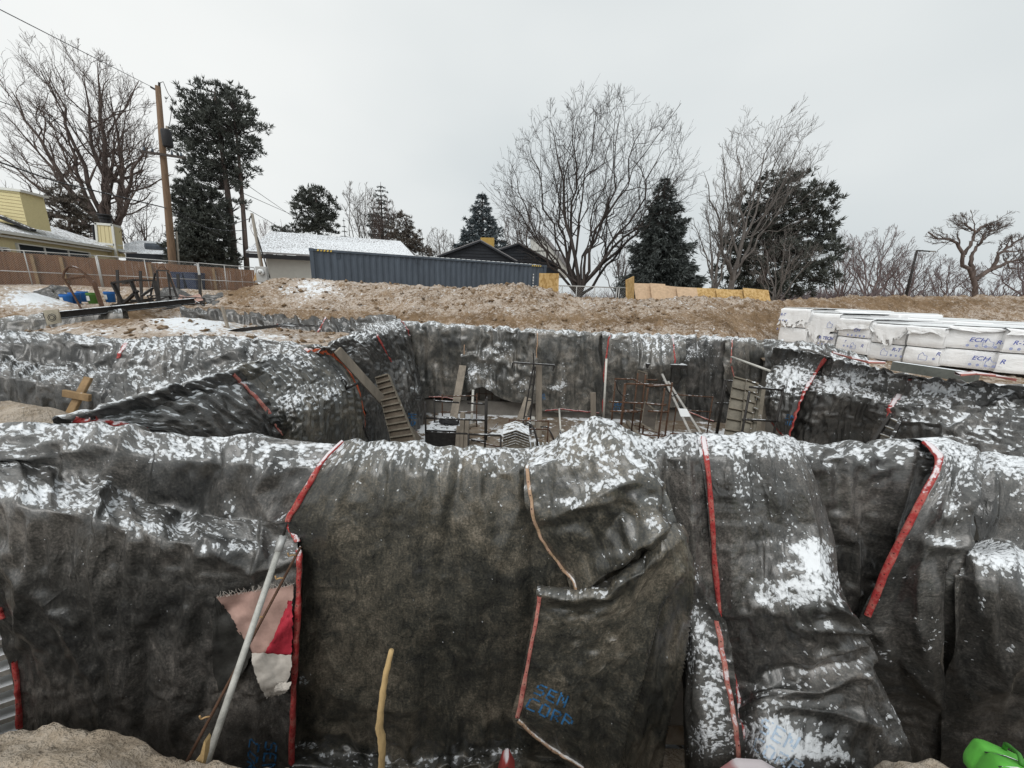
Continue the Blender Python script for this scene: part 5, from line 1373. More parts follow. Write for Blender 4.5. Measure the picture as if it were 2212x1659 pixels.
    for k in range(16):
        px = [935, 955, 985, 1005, 1035, 1060, 1075, 1190, 1225, 1250, 1275, 1330, 1370, 1420, 1500, 1540][k]; Y = rs.uniform(6.8, 9.6)
        c = down(P(px, 930, Y)); a = rs.uniform(0, 3.14); L = rs.uniform(.5, 1.5); dv = np.array((math.cos(a), math.sin(a), 0))*L/2
        if k % 3 == 0:
            o = MB().beam(c - dv + (0,0,.03), c + dv + (0,0,.05), .12, .04).build('offcut_board', M['wood']); tag(o, 'short grey offcut board on the slab ' + WHERE[k], 'board', 'offcut boards on the pit slab')
        else:
            o = MB().tube([c - dv + (0,0,.02), c + (0,0,.03), c + dv + (0,0,.02 + .12*rs.rand())], .014, 5).build('loose_bar', M['rust'], None, True); tag(o, 'loose rusty bar on the slab ' + WHERE[k], 'bar', 'loose bars on the pit slab')
    for (lab, posts, rails, Y) in (
        ('thin dark pipe frame behind the leaning grey board', [(955,852),(1030,850)], [((955,856),(1030,855)),((952,890),(1028,890))], 9.3),
        ('low thin pipe frame in front of the timber post', [(1100,905),(1185,908)], [((1100,907),(1185,910)),((1098,925),(1184,928))], 8.0),
        ('thin rusty frame at the far right of the scaffold cluster', [(1465,850),(1540,856)], [((1465,853),(1540,858)),((1462,885),(1538,890))], 9.0)):
        frame(lab, posts, rails, Y, .016, 'rust', 'thin pipe frames in the pit')
    # bent black hoses / rods
    q = along([P(1130,920,7.4), P(1142,912,7.4), P(1153,925,7.3), P(1160,950,7.2), P(1163,975,7.2)], 16)
    tag(MB().tube(q, 0.022, 6).build('hose', M['steel_dark'], None, True), 'bent black hose arching down beside the metal caps', 'hose')
    q = along([P(1168,922,8.4), P(1182,922,8.2), P(1194,942,8.0), P(1196,950,8.0)], 10)
    tag(MB().tube(q, 0.018, 6).build('steel_rod', M['steel_dark'], None, True), 'bent black rod right of the timber post on the slab', 'rod')
    # hooked black frame at the left
    hk = thing('lifting_frame', P(770,950,6.2), 'black pipe frame with looped cables against the olive blanket', 'frame')
    MB().tube([P(737,842,5.6), P(770,890,5.9), P(797,950,6.2)], 0.02, 6).build('leg', M['steel_dark'], hk, True)
    MB().tube([P(740,843,5.6), P(744,900,5.8), P(741,945,6.0)], 0.012, 6).build('cable', M['steel_dark'], hk, True)
    MB().tube([P(744,845,5.6), P(750,880,5.75), P(770,915,5.9), P(790,930,6.1)], 0.012, 6).build('cable', M['steel_dark'], hk, True)
    MB().tube(along([P(738,842,5.6), P(735,825,5.6), P(742,818,5.6), P(749,828,5.6), P(744,842,5.6)], 14), 0.012, 6).build('loop', M['steel_dark'], hk, True)
    MB().tube([P(742,843,5.6), P(775,826,5.7)], 0.022, 6).build('arm', M['steel_dark'], hk, True)
    MB().tube([P(738,952,6.0), P(800,940,6.3)], 0.02, 6).build('foot', M['steel_dark'], hk, True)
    # ladder end between the right-hand blankets
    ld = thing('ladder', Px(1905,955,4.6), 'end of a dark ladder poking out under the right side blankets', 'ladder')
    for dx in (0, 30):
        MB().beam(Px(1925+dx*.7,896+dx*.35,4.75), Px(1885+dx*1.1,958+dx*.3,4.45), .03, .07).build('stile', M['steel_dark'], ld)
    for k in range(4):
        f = k / 3; MB().tube([Px(1922-36*f,904+50*f,4.72-.25*f), Px(1944-30*f,914+48*f,4.72-.25*f)], .014, 6).build('rung', M['steel_snowy'], ld)
M['ladder_grey'] = mat_plain('ladder_grey', (0.33, 0.32, 0.30), 0.6, 0.2, 0.25, 9)
M['pipe_white'] = mat_plain('pipe_white', (0.55, 0.54, 0.50), 0.6, 0.1, 0.2, 9)
M['steel_snowy'] = mat_plain('steel_snowy', (0.16, 0.14, 0.11), 0.7, 0.2, 0.4, 8, 0.80)
M['form_panel'] = mat_plain('form_panel', (0.10, 0.08, 0.06), 0.8, 0, 0.5, 5)
M['form_grey'] = mat_plain('form_grey', (0.17, 0.155, 0.125), 0.8, 0, 0.4, 5)
M['ply_dark'] = mat_plain('ply_dark', (0.07, 0.06, 0.05), 0.8, 0, 0.5, 5)
M['snow_white'] = mat_plain('snow_white', (0.75, 0.77, 0.78), 0.9, 0, 0.05)
M['tarp_black'] = mat_plain('tarp_black', (0.03, 0.03, 0.032), 0.5, 0, 0.5, 5, 0.8)
M['orange'] = mat_plain('orange', (0.6, 0.18, 0.05), 0.6)
pit()
# ------------------------------------------------------------------ shipping container
M['container'] = mat_plain('container_blue_grey', (0.070, 0.086, 0.108), 0.5, 0.1, 0.32, 2.2, None, 0.002, (1, 1, .22))
M['yellow_mark'] = mat_plain('yellow_mark', (0.65, 0.45, 0.08), 0.6)
M['white_mark'] = mat_plain('white_mark', (0.6, 0.6, 0.6), 0.6)
M['black_paint'] = mat_plain('black_paint', (0.02, 0.02, 0.022), 0.6, 0, 0.3, 6, 0.9)
def container():
    A = P(667.5, 538, 17.1); B_ = P(1181, 571, 22.2)
    d = np.array((B_[0]-A[0], B_[1]-A[1], 0)); L = np.linalg.norm(d); d /= L
    n = np.array((-d[1], d[0], 0))               # away from the viewer
    H = 2.6; top = (A[2] + B_[2]) / 2; z0 = top - H; W = 2.44
    o0 = np.array((A[0], A[1], z0)); q = lambda s, t, z: o0 + d * s + n * t + np.array((0, 0, z))
    t = thing('shipping_container', q(L/2, W/2, 0), 'long blue-grey corrugated shipping container behind the earth mound', 'container')
    for (s, tt) in ((.08, .08), (L-.08, .08), (.08, W-.08), (L-.08, W-.08)):
        MB().box(q(s, tt, H/2), (0.16, 0.16, H), np.stack([d, n, (0,0,1)], 1)).build('corner_post', M['container'], t)
        for z in (0.06, H - 0.06):
            MB().box(q(s, tt, z), (0.19, 0.19, 0.125), np.stack([d, n, (0,0,1)], 1)).build('corner_casting', M['container'], t)
    for tt in (0.05, W-.05):
        MB().beam(q(.16, tt, H-.06), q(L-.16, tt, H-.06), .07, .09).build('top_rail', M['container'], t)
        MB().beam(q(.16, tt, .09), q(L-.16, tt, .09), .07, .16).build('bottom_rail', M['container'], t)
    pts = []; s = .16; pitch = 0.278
    while s < L - .16 - pitch:
        pts += [(s, .06), (s+.07, .06), (s+.139, .096), (s+.209, .096)]; s += pitch
    pts += [(s, .06), (L-.16, .06)]
    for side, sg in (('front', 1), ('back', -1)):
        V = []
        for (a, b) in pts:
            tt = b if sg > 0 else W - b
            V += [q(a, tt, .16), q(a, tt, H-.105)]
        Fq = [(2*i, 2*i+2, 2*i+3, 2*i+1) for i in range(len(pts)-1)]
        MB().add(V, Fq).build('corrugated_side', M['container'], t)
    MB().box(q(.07, W/2, H/2), (.05, W-.3, H-.2), np.stack([d, n, (0,0,1)], 1)).build('end_wall', M['container'], t)
    MB().box(q(L-.07, W/2, H/2), (.05, W-.3, H-.2), np.stack([d, n, (0,0,1)], 1)).build('door', M['container'], t)
    MB().box(q(L/2, W/2, H-.03), (L-.3, W-.2, .05), np.stack([d, n, (0,0,1)], 1)).build('roof', M['container'], t)
    sn = MB(); s = .4
    while s < L - .5:                               # snow in the roof flutes shows as teeth along the rail
        sn.box(q(s, .07, H-.008), (.17, .09, .035), np.stack([d, n, (0,0,1)], 1), .012); s += pitch
    sn.box(q(L/2, W/2, H+.005), (L-.5, W-.5, .03), np.stack([d, n, (0,0,1)], 1))
    tag(sn.build('roof_snow', M['snow_white'], t), kind='stuff')
    for base in (.30, L-.95):
        for k in range(5):
            MB().prism([q(base+.13*k, .012, H-.105), q(base+.065+.13*k, .012, H-.105), q(base+.095+.13*k, .012, H-.035), q(base+.03+.13*k, .012, H-.035)], n*.006).build('hazard_mark', M['yellow_mark'], t)
    for s in (1.1, 4.6, 7.6, 10.2):
        b = MB()
        for off in (0, .12): b.box(q(s+off, .05, H-.22), (.018, .02, .22), np.stack([d, n, (0,0,1)], 1))
        b.box(q(s+.06, .05, H-.33), (.13, .02, .018), np.stack([d, n, (0,0,1)], 1))
        b.build('lashing_ring', M['container'], t)
    for k in range(9):
        MB().box(q(L-.80, .055, H-.55-.16*k), (.07, .008, .11 if k % 3 else .07), np.stack([d, n, (0,0,1)], 1)).build('code_mark', M['white_mark'], t)
    for k in range(5):
        MB().box(q(L-.36, .055, H-.55-.16*k), (.07, .008, .10), np.stack([d, n, (0,0,1)], 1)).build('code_mark', M['white_mark'], t)
    MB().box(q(L-.40, .055, H-1.55), (.12, .008, .22), np.stack([d, n, (0,0,1)], 1)).build('data_plate', M['yellow_mark'], t)
container()

# ------------------------------------------------------------------ oriented-strand boards
def mat_osb():
    g = NG('osb'); v = g.coord('Object')
    x = g.n('ShaderNodeTexVoronoi', feature='F1'); x.inputs['Scale'].default_value = 16; g.l(g.coord('Object', (1, 1, .55), (.4, .2, .3)), x.inputs['Vector'])
    sp = g.n('ShaderNodeSeparateColor'); g.l(x.outputs['Color'], sp.inputs[0])
    col = g.ramp(sp.outputs[0], [(0.0, (0.33, 0.20, 0.07)), (0.5, (0.46, 0.30, 0.12)), (1.0, (0.55, 0.38, 0.18))])
    return g.done(col, 0.8)
M['osb'] = mat_osb()
M['osb_pale'] = mat_plain('osb_frosted', (0.50, 0.36, 0.24), 0.85, 0, 0.22, 9)
def boards():
    Y = 16.2
    o = MB().prism([P(1165,590,Y), P(1207.5,590.5,Y), P(1206,645,Y), P(1163,640,Y)], (0.0, .05, 0)).build('osb_sheet', M['osb'])
    tag(o, 'square yellow strand board standing at the right end of the container', 'board')
    o = MB().prism([P(1354,605,16.6), P(1370,597,17.4), P(1370,655,17.4), P(1355,655,16.6)], (-.05, .02, 0)).build('osb_sheet', M['osb'])
    tag(o, 'upright strand board seen nearly edge-on at the left end of the pale board row', 'board')
    xs = [(1369,1405,612,613,648),(1404,1437,612,614,648),(1435,1464,617,620,648),(1461,1505,620,622,647),(1504,1548,622,623.5,645),(1546,1582,624,626,645),(1580,1610,626,626,645),(1605,1660,622,627,647)]
    names = ['first', 'second', 'third', 'fourth', 'fifth', 'sixth', 'seventh', 'last']
    for i, (a, b, ya, yb, ybot) in enumerate(xs):
        Yb = 17.6 + .12*i - (.3 if i % 2 else 0)
        poly = [P(a, ya, Yb+.5), P(b, yb, Yb+.5), P(b + 6, ybot + 10, Yb), P(a + 6, ybot + 10, Yb)]
        o = MB().prism(poly, (0, .04, .01)).build('osb_sheet', M['osb_pale'] if i < 4 else M['osb'])
        tag(o, ('pale' if i < 4 else 'yellowish') + ' strand board leaning on the mound, %s from the left in the row' % names[i], 'board', 'strand boards leaning in a row on the mound')
boards()

# ------------------------------------------------------------------ wrapped bundles
def mat_wrap():
    g = NG('white_film'); v = g.coord('UV')
    n = g.noise(g.coord('UV', (1, 4, 1), (0, 0, .5)), 3, 5, 0.6, 1.2); n2 = g.noise(g.coord('UV', (6, 1, 1), (0, 0, -.3)), 3, 4, 0.6, .8)
    h = g.math('ADD', n, g.math('MULTIPLY', n2, .6))
    col = g.ramp(g.noise(v, 2, 4), [(0.3, (0.84, 0.85, 0.86)), (0.7, (0.90, 0.905, 0.91))])
    return g.done(col, 0.42, g.bump(h, 0.022, 0.7), 0, 0.4)
M['film'] = mat_wrap()
M['print_blue'] = mat_plain('print_blue', (0.07, 0.10, 0.36), 0.6, 0, 0.2)
M['print_pale'] = mat_plain('print_pale_blue', (0.32, 0.36, 0.56), 0.6, 0, 0.2)
_tx = {}
def text_mesh(s, shear=0.0):
    k = (s, shear)
    if k not in _tx:
        cu = bpy.data.curves.new('text', 'FONT'); cu.body = s; cu.shear = shear; cu.size = 1.0; cu.offset = 0.018
        cu.resolution_u = 3
        ob = bpy.data.objects.new('text', cu); COL.objects.link(ob)
        bpy.context.view_layer.update()
        me = ob.evaluated_get(bpy.context.evaluated_depsgraph_get()).to_mesh()
        _tx[k] = (np.array([v.co[:] for v in me.vertices]), [tuple(p.vertices) for p in me.polygons])
        bpy.data.objects.remove(ob); bpy.data.curves.remove(cu)
    return _tx[k]
def bundles():
    # front faces run from the far left end to the near right end; corners in pixels (top, bottom) and distance
    cor = [(1690,664,735,13.9),(1753,672,744,12.9),(1815,685,751,11.9),(1885,697,768,10.9),(1963,709,782,10.0),(2050,708,786,9.3),(2178,711,800,8.6),(2330,722,815,8.1)]
    lab = ['wrapped white bundle stack at the far left end of the row', 'wrapped white bundle stack with a ragged torn skirt, second from the left end', 'wrapped white bundle stack with loose top film, third from the left',
           'wrapped white bundle stack whose film hangs in a V, fourth from the left', 'wrapped white bundle stack with a plain pale upper bale, fifth from the left', 'wide wrapped white bundle stack with a dark gap between its bales',
           'wrapped white bundle stack cut off by the right edge']
    rs = np.random.RandomState(5)
    for i in range(7):
        (xa, ta, ba, Ya), (xb, tb, bb, Yb) = cor[i], cor[i+1]
        if i % 2: Ya += 0.10; Yb += 0.10
        A0, A1 = P(xa, ta, Ya), P(xa, ba, Ya); B0, B1 = P(xb, tb, Yb), P(xb, bb, Yb)
        zt = (A0[2] + B0[2]) / 2; zb = (A1[2] + B1[2]) / 2 - 0.04
        a = np.array((A0[0], A0[1], 0)); b = np.array((B0[0], B0[1], 0)); u = b - a; w = np.linalg.norm(u); u /= w
        n = np.array((-u[1], u[0], 0)); n = n if n[1] > 0 else -n
        back = 2.4
        t = thing('insulation_bundle', (*((a + b)/2 + n*back/2)[:2], zb), lab[i], 'bundle', 'white film-wrapped insulation bundles')
        zm = zb + (zt - zb) * 0.47
        for (z0, z1, off) in ((zb, zm - .012, 0.02), (zm + .012, zt, 0.0)):
            # bale: a soft box, its skin dented
            nu, nt, nw = 14, 8, 10
            V = []; Fq = []; UVs = []
            def grid(f, na, nb, su, sv):
                base = len(V)
                for r in range(nb + 1):
                    for c in range(na + 1):
                        V.append(f(c/na, r/nb)); UVs.append((c/na*su + i*3, r/nb*sv + z0))
                for r in range(nb):
                    for c in range(na):
                        p = base + r*(na+1) + c
                        Fq.append((p, p+1, p+na+2, p+na+1))
            dent = lambda x, y, s: 0.03 * (fbm(np.array(x*4.0 + s), np.array(y*3.0 + i*2.1), 3, i + s) - .5)
            e = 0.025
            front = lambda s, q: a + u*(e + (w - 2*e)*s) + n*(off + 0.03*(abs(2*s-1)**8 + abs(2*q-1)**6) + float(dent(s, q, 1))) + np.array((0, 0, z0 + (z1-z0)*q))
            topf = lambda s, q: a + u*(e + (w - 2*e)*s) + n*(off + 0.03 + (back-.06)*q) + np.array((0, 0, z1 - 0.02*(abs(2*s-1)**6) + float(dent(s*1.5, q*3, 2))*.6))
            left = lambda s, q: a + u*(e + 0.02*(abs(2*q-1)**6)) + n*(off + 0.04 + (back-.08)*(1-s)) + np.array((0, 0, z0 + (z1-z0)*q))
            right = lambda s, q: a + u*(w - e - 0.02*(abs(2*q-1)**6)) + n*(off + 0.04 + (back-.08)*s) + np.array((0, 0, z0 + (z1-z0)*q))
            rear = lambda s, q: a + u*(w - e - (w - 2*e)*s) + n*(off + back - .03) + np.array((0, 0, z0 + (z1-z0)*q))
            grid(front, nu, nw, w, z1-z0); grid(topf, nu, nt, w, back); grid(left, nt, 6, back, z1-z0); grid(right, nt, 6, back, z1-z0); grid(rear, 6, 4, w, z1-z0)
            link_mesh('bale', V, Fq, M['film'], t, True, uv=np.array(UVs))
        # loose film: over the top edge and hanging in front, torn at the bottom
        nu, nv = 30, 16
        hang = [0.5, 0.9, 0.30, 0.5, 0.18, 0.10, 0.12][i]
        V = []; UVs = []
        for r in range(nv + 1):
            for c in range(nu + 1):
                s = c / nu; q = r / nv
                low = hang * (0.55 + 0.9 * float(fbm(np.array(s*3.0 + i*7), np.array(i*1.7), 3, 20 + i))) * (1 - 0.75*abs(2*s-1)**2 if i in (3, 5) else 1)
                if q < 0.35:
                    k = (0.35 - q) / 0.35
                    p = a + u*(w*s) + n*(-.02 + 1.2*k) + np.array((0, 0, zt + .022 + 0.03*float(fbm(np.array(s*5+i), np.array(k*5.), 3, i)) ))
                else:
                    k = (q - .35) / .65
                    p = a + u*(w*s + 0.03*math.sin(k*5+i)) + n*(-.035 - 0.05*float(fbm(np.array(s*7. + i*3), np.array(k*2.5), 3, 3 + i))*(0.4+k)) + np.array((0, 0, zt + .01 - (zt - zb)*low*k))
                V.append(p); UVs.append((s*w + i*2, q*1.2))
        Fq = []
        for r in range(nv):
            for c in range(nu):
                if r >= nv - 3 and i in (1, 0, 3) and vnoise(np.array(c*.7), np.array(r*.9), i) > .62: continue
                p = r*(nu+1) + c; Fq.append((p, p+nu+1, p+nu+2, p+1))
        link_mesh('loose_film', V, Fq, M['film'], t, True, uv=np.array(UVs))
        sn = MB().prism([a + u*.05 + n*.06 + (0,0,zt+.05), b - u*.05 + n*.06 + (0,0,zt+.05), b - u*.05 + n*(back-.1) + (0,0,zt+.05), a + u*.05 + n*(back-.1) + (0,0,zt+.05)], (0, 0, .012))
        sn.build('top_snow', M['snow_white'], t)
        # print on the film
        def pr(txt, s, q, size, mat='print_blue', shear=0.25):
            V, Fq = text_mesh(txt, shear); size = size * .66
            W3 = [a + u*(s*w + v[0]*size) + n*(-.03 if q < .9 else -.03) + np.array((0, 0, zb + (zt-zb)*q + v[1]*size)) - n*0.055 for v in V]
            MB().add(W3, Fq).build('print', M[mat], t)
        def icons(s, q, k, step=.12):
            for j in range(k):
                c = a + u*(s*w + step*j) - n*.085 + np.array((0, 0, zb + (zt-zb)*q))
                MB().prism([c + u*(.03*math.cos(x)) + np.array((0,0,.035*math.sin(x))) for x in np.linspace(0, 2*math.pi, 7)[:-1]], -n*.004).build('print_icon', M['print_pale'], t)
        def house(s, q, h=.20):
            c = lambda x, y: a + u*(s*w + x*h) - n*.085 + np.array((0, 0, zb + (zt-zb)*q + y*h))
            o = [(-.4,0),(.4,0),(.4,.55),(0.1,.6),(-.1,.95),(-.4,.6)]; b2 = MB()
            for j in range(6):
                b2.beam(c(*o[j]), c(*o[(j+1) % 6]), .012, .006, -n)
            b2.build('print_house', M['print_pale'], t)
        spec = {0: [('T', 'R-T', .04, .80, .19), ('I', .06, .66, 3), ('T', 'R', .0, .36, .16)],
                1: [('T', 'R-TECH', .52, .26, .21), ('I', .56, .12, 5), ('H', .80, .62)],
                2: [('T', 'CH', .58, .66, .20), ('I', .45, .54, 5), ('T', 'T', .38, .30, .15), ('I', .40, .20, 3), ('H', .68, .14), ('T', 'R', .90, .22, .2)],
                3: [('T', 'R-T', .78, .30, .21), ('I', .80, .18, 3), ('H', .60, .15)],
                4: [('T', 'R', .92, .30, .2), ('H', .62, .14), ('I', .9, .2, 1)],
                5: [('T', 'ECH', .42, .68, .21), ('I', .42, .58, 4, .14), ('H', .76, .58), ('T', 'R-T', .88, .66, .19), ('T', 'ECH', .56, .24, .21), ('I', .56, .12, 5), ('H', .90, .10)],
                6: [('T', 'R-TECH', .1, .68, .2), ('T', 'R', .0, .22, .22), ('I', .1, .58, 5)]}[i]
        for e in spec:
            if e[0] == 'T': pr(*e[1:])
            elif e[0] == 'I': icons(*e[1:])
            else: house(*e[1:])
bundles()
def back_row():
    cor = [(1758,667,13.9,'first'),(1850,673,13.2,'second'),(1925,684,12.6,'third'),(2010,690,11.6,'fourth'),(2110,697,10.8,'fifth')]
    u = np.array((.33, -.944, 0)); n = np.array((.944, .33, 0))
    for i, (x, y, Y, w) in enumerate(cor):
        p = P(x, y, Y); t = thing('insulation_bundle', p + n*1.2 + u*.6 - (0, 0, 1.2), 'wrapped white bundle in the back row, %s from the far end' % w, 'bundle', 'white film-wrapped insulation bundles, back row')
        R_ = np.stack([u, n, (0, 0, 1)], 1)
        for z in (-.30, -.90):
            MB().box(p + u*.6 + n*1.25 + (0, 0, z), (1.17, 2.4, .58), R_, .04).build('bale', M['film'], t)
        MB().box(p + u*.6 + n*1.25 + (0, 0, .004), (1.0, 2.2, .02), R_, .01).build('top_snow', M['snow_white'], t)
back_row()

# ------------------------------------------------------------------ fences
M['fence_wood'] = mat_plain('fence_wood_brown', (0.17, 0.090, 0.050), 0.85, 0, 0.3, 3, None, 0.004, (3, 3, .3))
M['fence_post_wood'] = mat_plain('fence_post_wood', (0.25, 0.17, 0.095), 0.85, 0, 0.25, 3)
def fences():
    zb = 1.25
    A = P(-140, 529, 17.2); B_ = P(548, 579, 22.5)
    # wooden board fence, behind the wire
    off = np.array((0, 1.0, 0))
    a = A + off; b = B_ + off - (B_ - A)*.055; d = (b - a); d[2] = 0; L = np.linalg.norm(d); d /= L; n = np.array((-d[1], d[0], 0))
    t = thing('wooden_fence', (*((a+b)/2)[:2], zb), 'long brown wooden board fence behind the chain-link panels', 'fence')
    rs = np.random.RandomState(2); s = 0; k = 0
    za, zc = A[2] - .06, B_[2] - .10
    me = None
    while s < L:
        w = .138; h = (za + (zc-za)*s/L) - zb + rs.rand()*.03
        c = a + d*(s + w/2) + n*(rs.rand()*.012); c[2] = zb + h/2
        if k < 299:
            MB().box(c, (w-.008, .02, h), np.stack([d, n, (0,0,1)], 1)).build('board', M['fence_wood'], t)
        s += w; k += 1
    for f in (.185, .275, .58, .83):
        c = a + d*L*f - n*.08; h = za + (zc-za)*f - zb - .05; c[2] = zb + h/2
        MB().box(c, (.12, .10, h), np.stack([d, n, (0,0,1)], 1)).build('post', M['fence_post_wood'], t)
    # chain-link panels with round pipe frames
    xs = [(-140,529),(206,552),(209,552),(425.5,568),(428,568),(549,578)]
    lab = ['leftmost galvanised chain-link panel in front of the wooden fence', 'middle galvanised chain-link panel between the double posts', 'rightmost galvanised chain-link panel ending at the meter post']
    Yi = lambda x: 17.2 + (22.5-17.2)*(P(x, 550, 19)[0] - 0)*0 if False else None
    def on(x, y):                                    # point on the fence plane under a pixel
        r = ray(x, y); pl = np.array((-(B_-A)[1], (B_-A)[0], 0)); tt = (A - EYE) @ pl / (r @ pl)
        return EYE + r*tt
    for i in range(3):
        p, q = on(*xs[2*i]), on(*xs[2*i+1])
        t = thing('chain_link_fence', (*((p+q)/2)[:2], zb), lab[i], 'fence', 'chain-link fence panels at the left')
        dd = q - p; dd[2] = 0; Lp = np.linalg.norm(dd); dd /= Lp
        for e in (p, q):
            MB().tube([e, (e[0], e[1], zb-.1)], .03, 7).build('post', M['galv'], t, True)
        for f in ([.45] if i else [.52]):
            e = p + (q-p)*f; MB().tube([e, (e[0], e[1], zb-.1)], .022, 7).build('post', M['galv'], t, True)
        MB().tube([p, q], .024, 7).build('top_rail', M['galv'], t, True)
        m0, m1 = p*1, q*1; m0[2] = zb + (p[2]-zb)*.45; m1[2] = zb + (q[2]-zb)*.45
        MB().tube([m0, m1], .02, 7).build('mid_rail', M['galv'], t, True)
        H = p[2] - zb; wv = []; wf = []; stp = .085; r = .0022
        kk = int((Lp + H)/stp)
        for sgn in (1, -1):
            for k in range(kk):
                s0 = -H + k*stp if sgn > 0 else k*stp
                # clipped 45 degree wire
                u0 = max(s0, 0) if sgn > 0 else min(s0, Lp); u1 = min(s0 + H, Lp) if sgn > 0 else max(s0 - H, 0)
                if (u1-u0)*sgn <= .02: continue
                z0_ = (u0 - s0)*sgn; z1_ = (u1 - s0)*sgn
                e0 = p + dd*u0; e1 = p + dd*u1; e0[2] = zb + z0_; e1[2] = zb + z1_ 
                lim = p[2] + (q[2]-p[2])*(u1/Lp); e1[2] = min(e1[2], lim)
                nn = np.array((-dd[1], dd[0], 0))
                b0 = len(wv)
                for e in (e0, e1):
                    wv += [e + nn*r*sgn, e + dd*r + (0, 0, -r*.3), e - dd*r + (0, 0, r*.3)]
                wf += [(b0, b0+1, b0+4, b0+3), (b0+1, b0+2, b0+5, b0+4), (b0+2, b0, b0+3, b0+5)]
        tag(link_mesh('wire_mesh', wv, wf, M['galv'], t), kind='stuff')
    # low chain-link fence between the strand boards
    p, q = P(1207, 617, 20.5), P(1356, 622, 20.5); z = .95
    t = thing('chain_link_fence', (*((p+q)/2)[:2], z), 'low grey chain-link fence between the two upright strand boards', 'fence')
    MB().tube([p, q], .03, 7).build('top_rail', M['galv'], t, True)
    for x in (1215, 1246, 1285, 1333, 1338):
        e = P(x, 617 + (x-1207)*.034, 20.5); MB().tube([e, (e[0], e[1], z)], .028, 7).build('post', M['galv'], t, True)
    wv, wf = [], []
    H = p[2] - z; Lp = q[0]-p[0]
    for sgn in (1, -1):
        for k in range(int((Lp+H)/.12)):
            s0 = -H + k*.12 if sgn > 0 else k*.12
            u0 = max(s0, 0) if sgn > 0 else min(s0, Lp); u1 = min(s0+H, Lp) if sgn > 0 else max(s0-H, 0)
            if (u1-u0)*sgn <= .02: continue
            e0 = np.array((p[0]+u0, p[1], z+(u0-s0)*sgn)); e1 = np.array((p[0]+u1, p[1], min(z+(u1-s0)*sgn, p[2]+(q[2]-p[2])*u1/Lp)))
            b0 = len(wv); r = .004
            for e in (e0, e1): wv += [e+(0,-r,0), e+(r,0,0), e-(r,0,0)]
            wf += [(b0,b0+1,b0+4,b0+3),(b0+1,b0+2,b0+5,b0+4),(b0+2,b0,b0+3,b0+5)]
    tag(link_mesh('wire_mesh', wv, wf, M['galv'], t), kind='stuff')
fences()

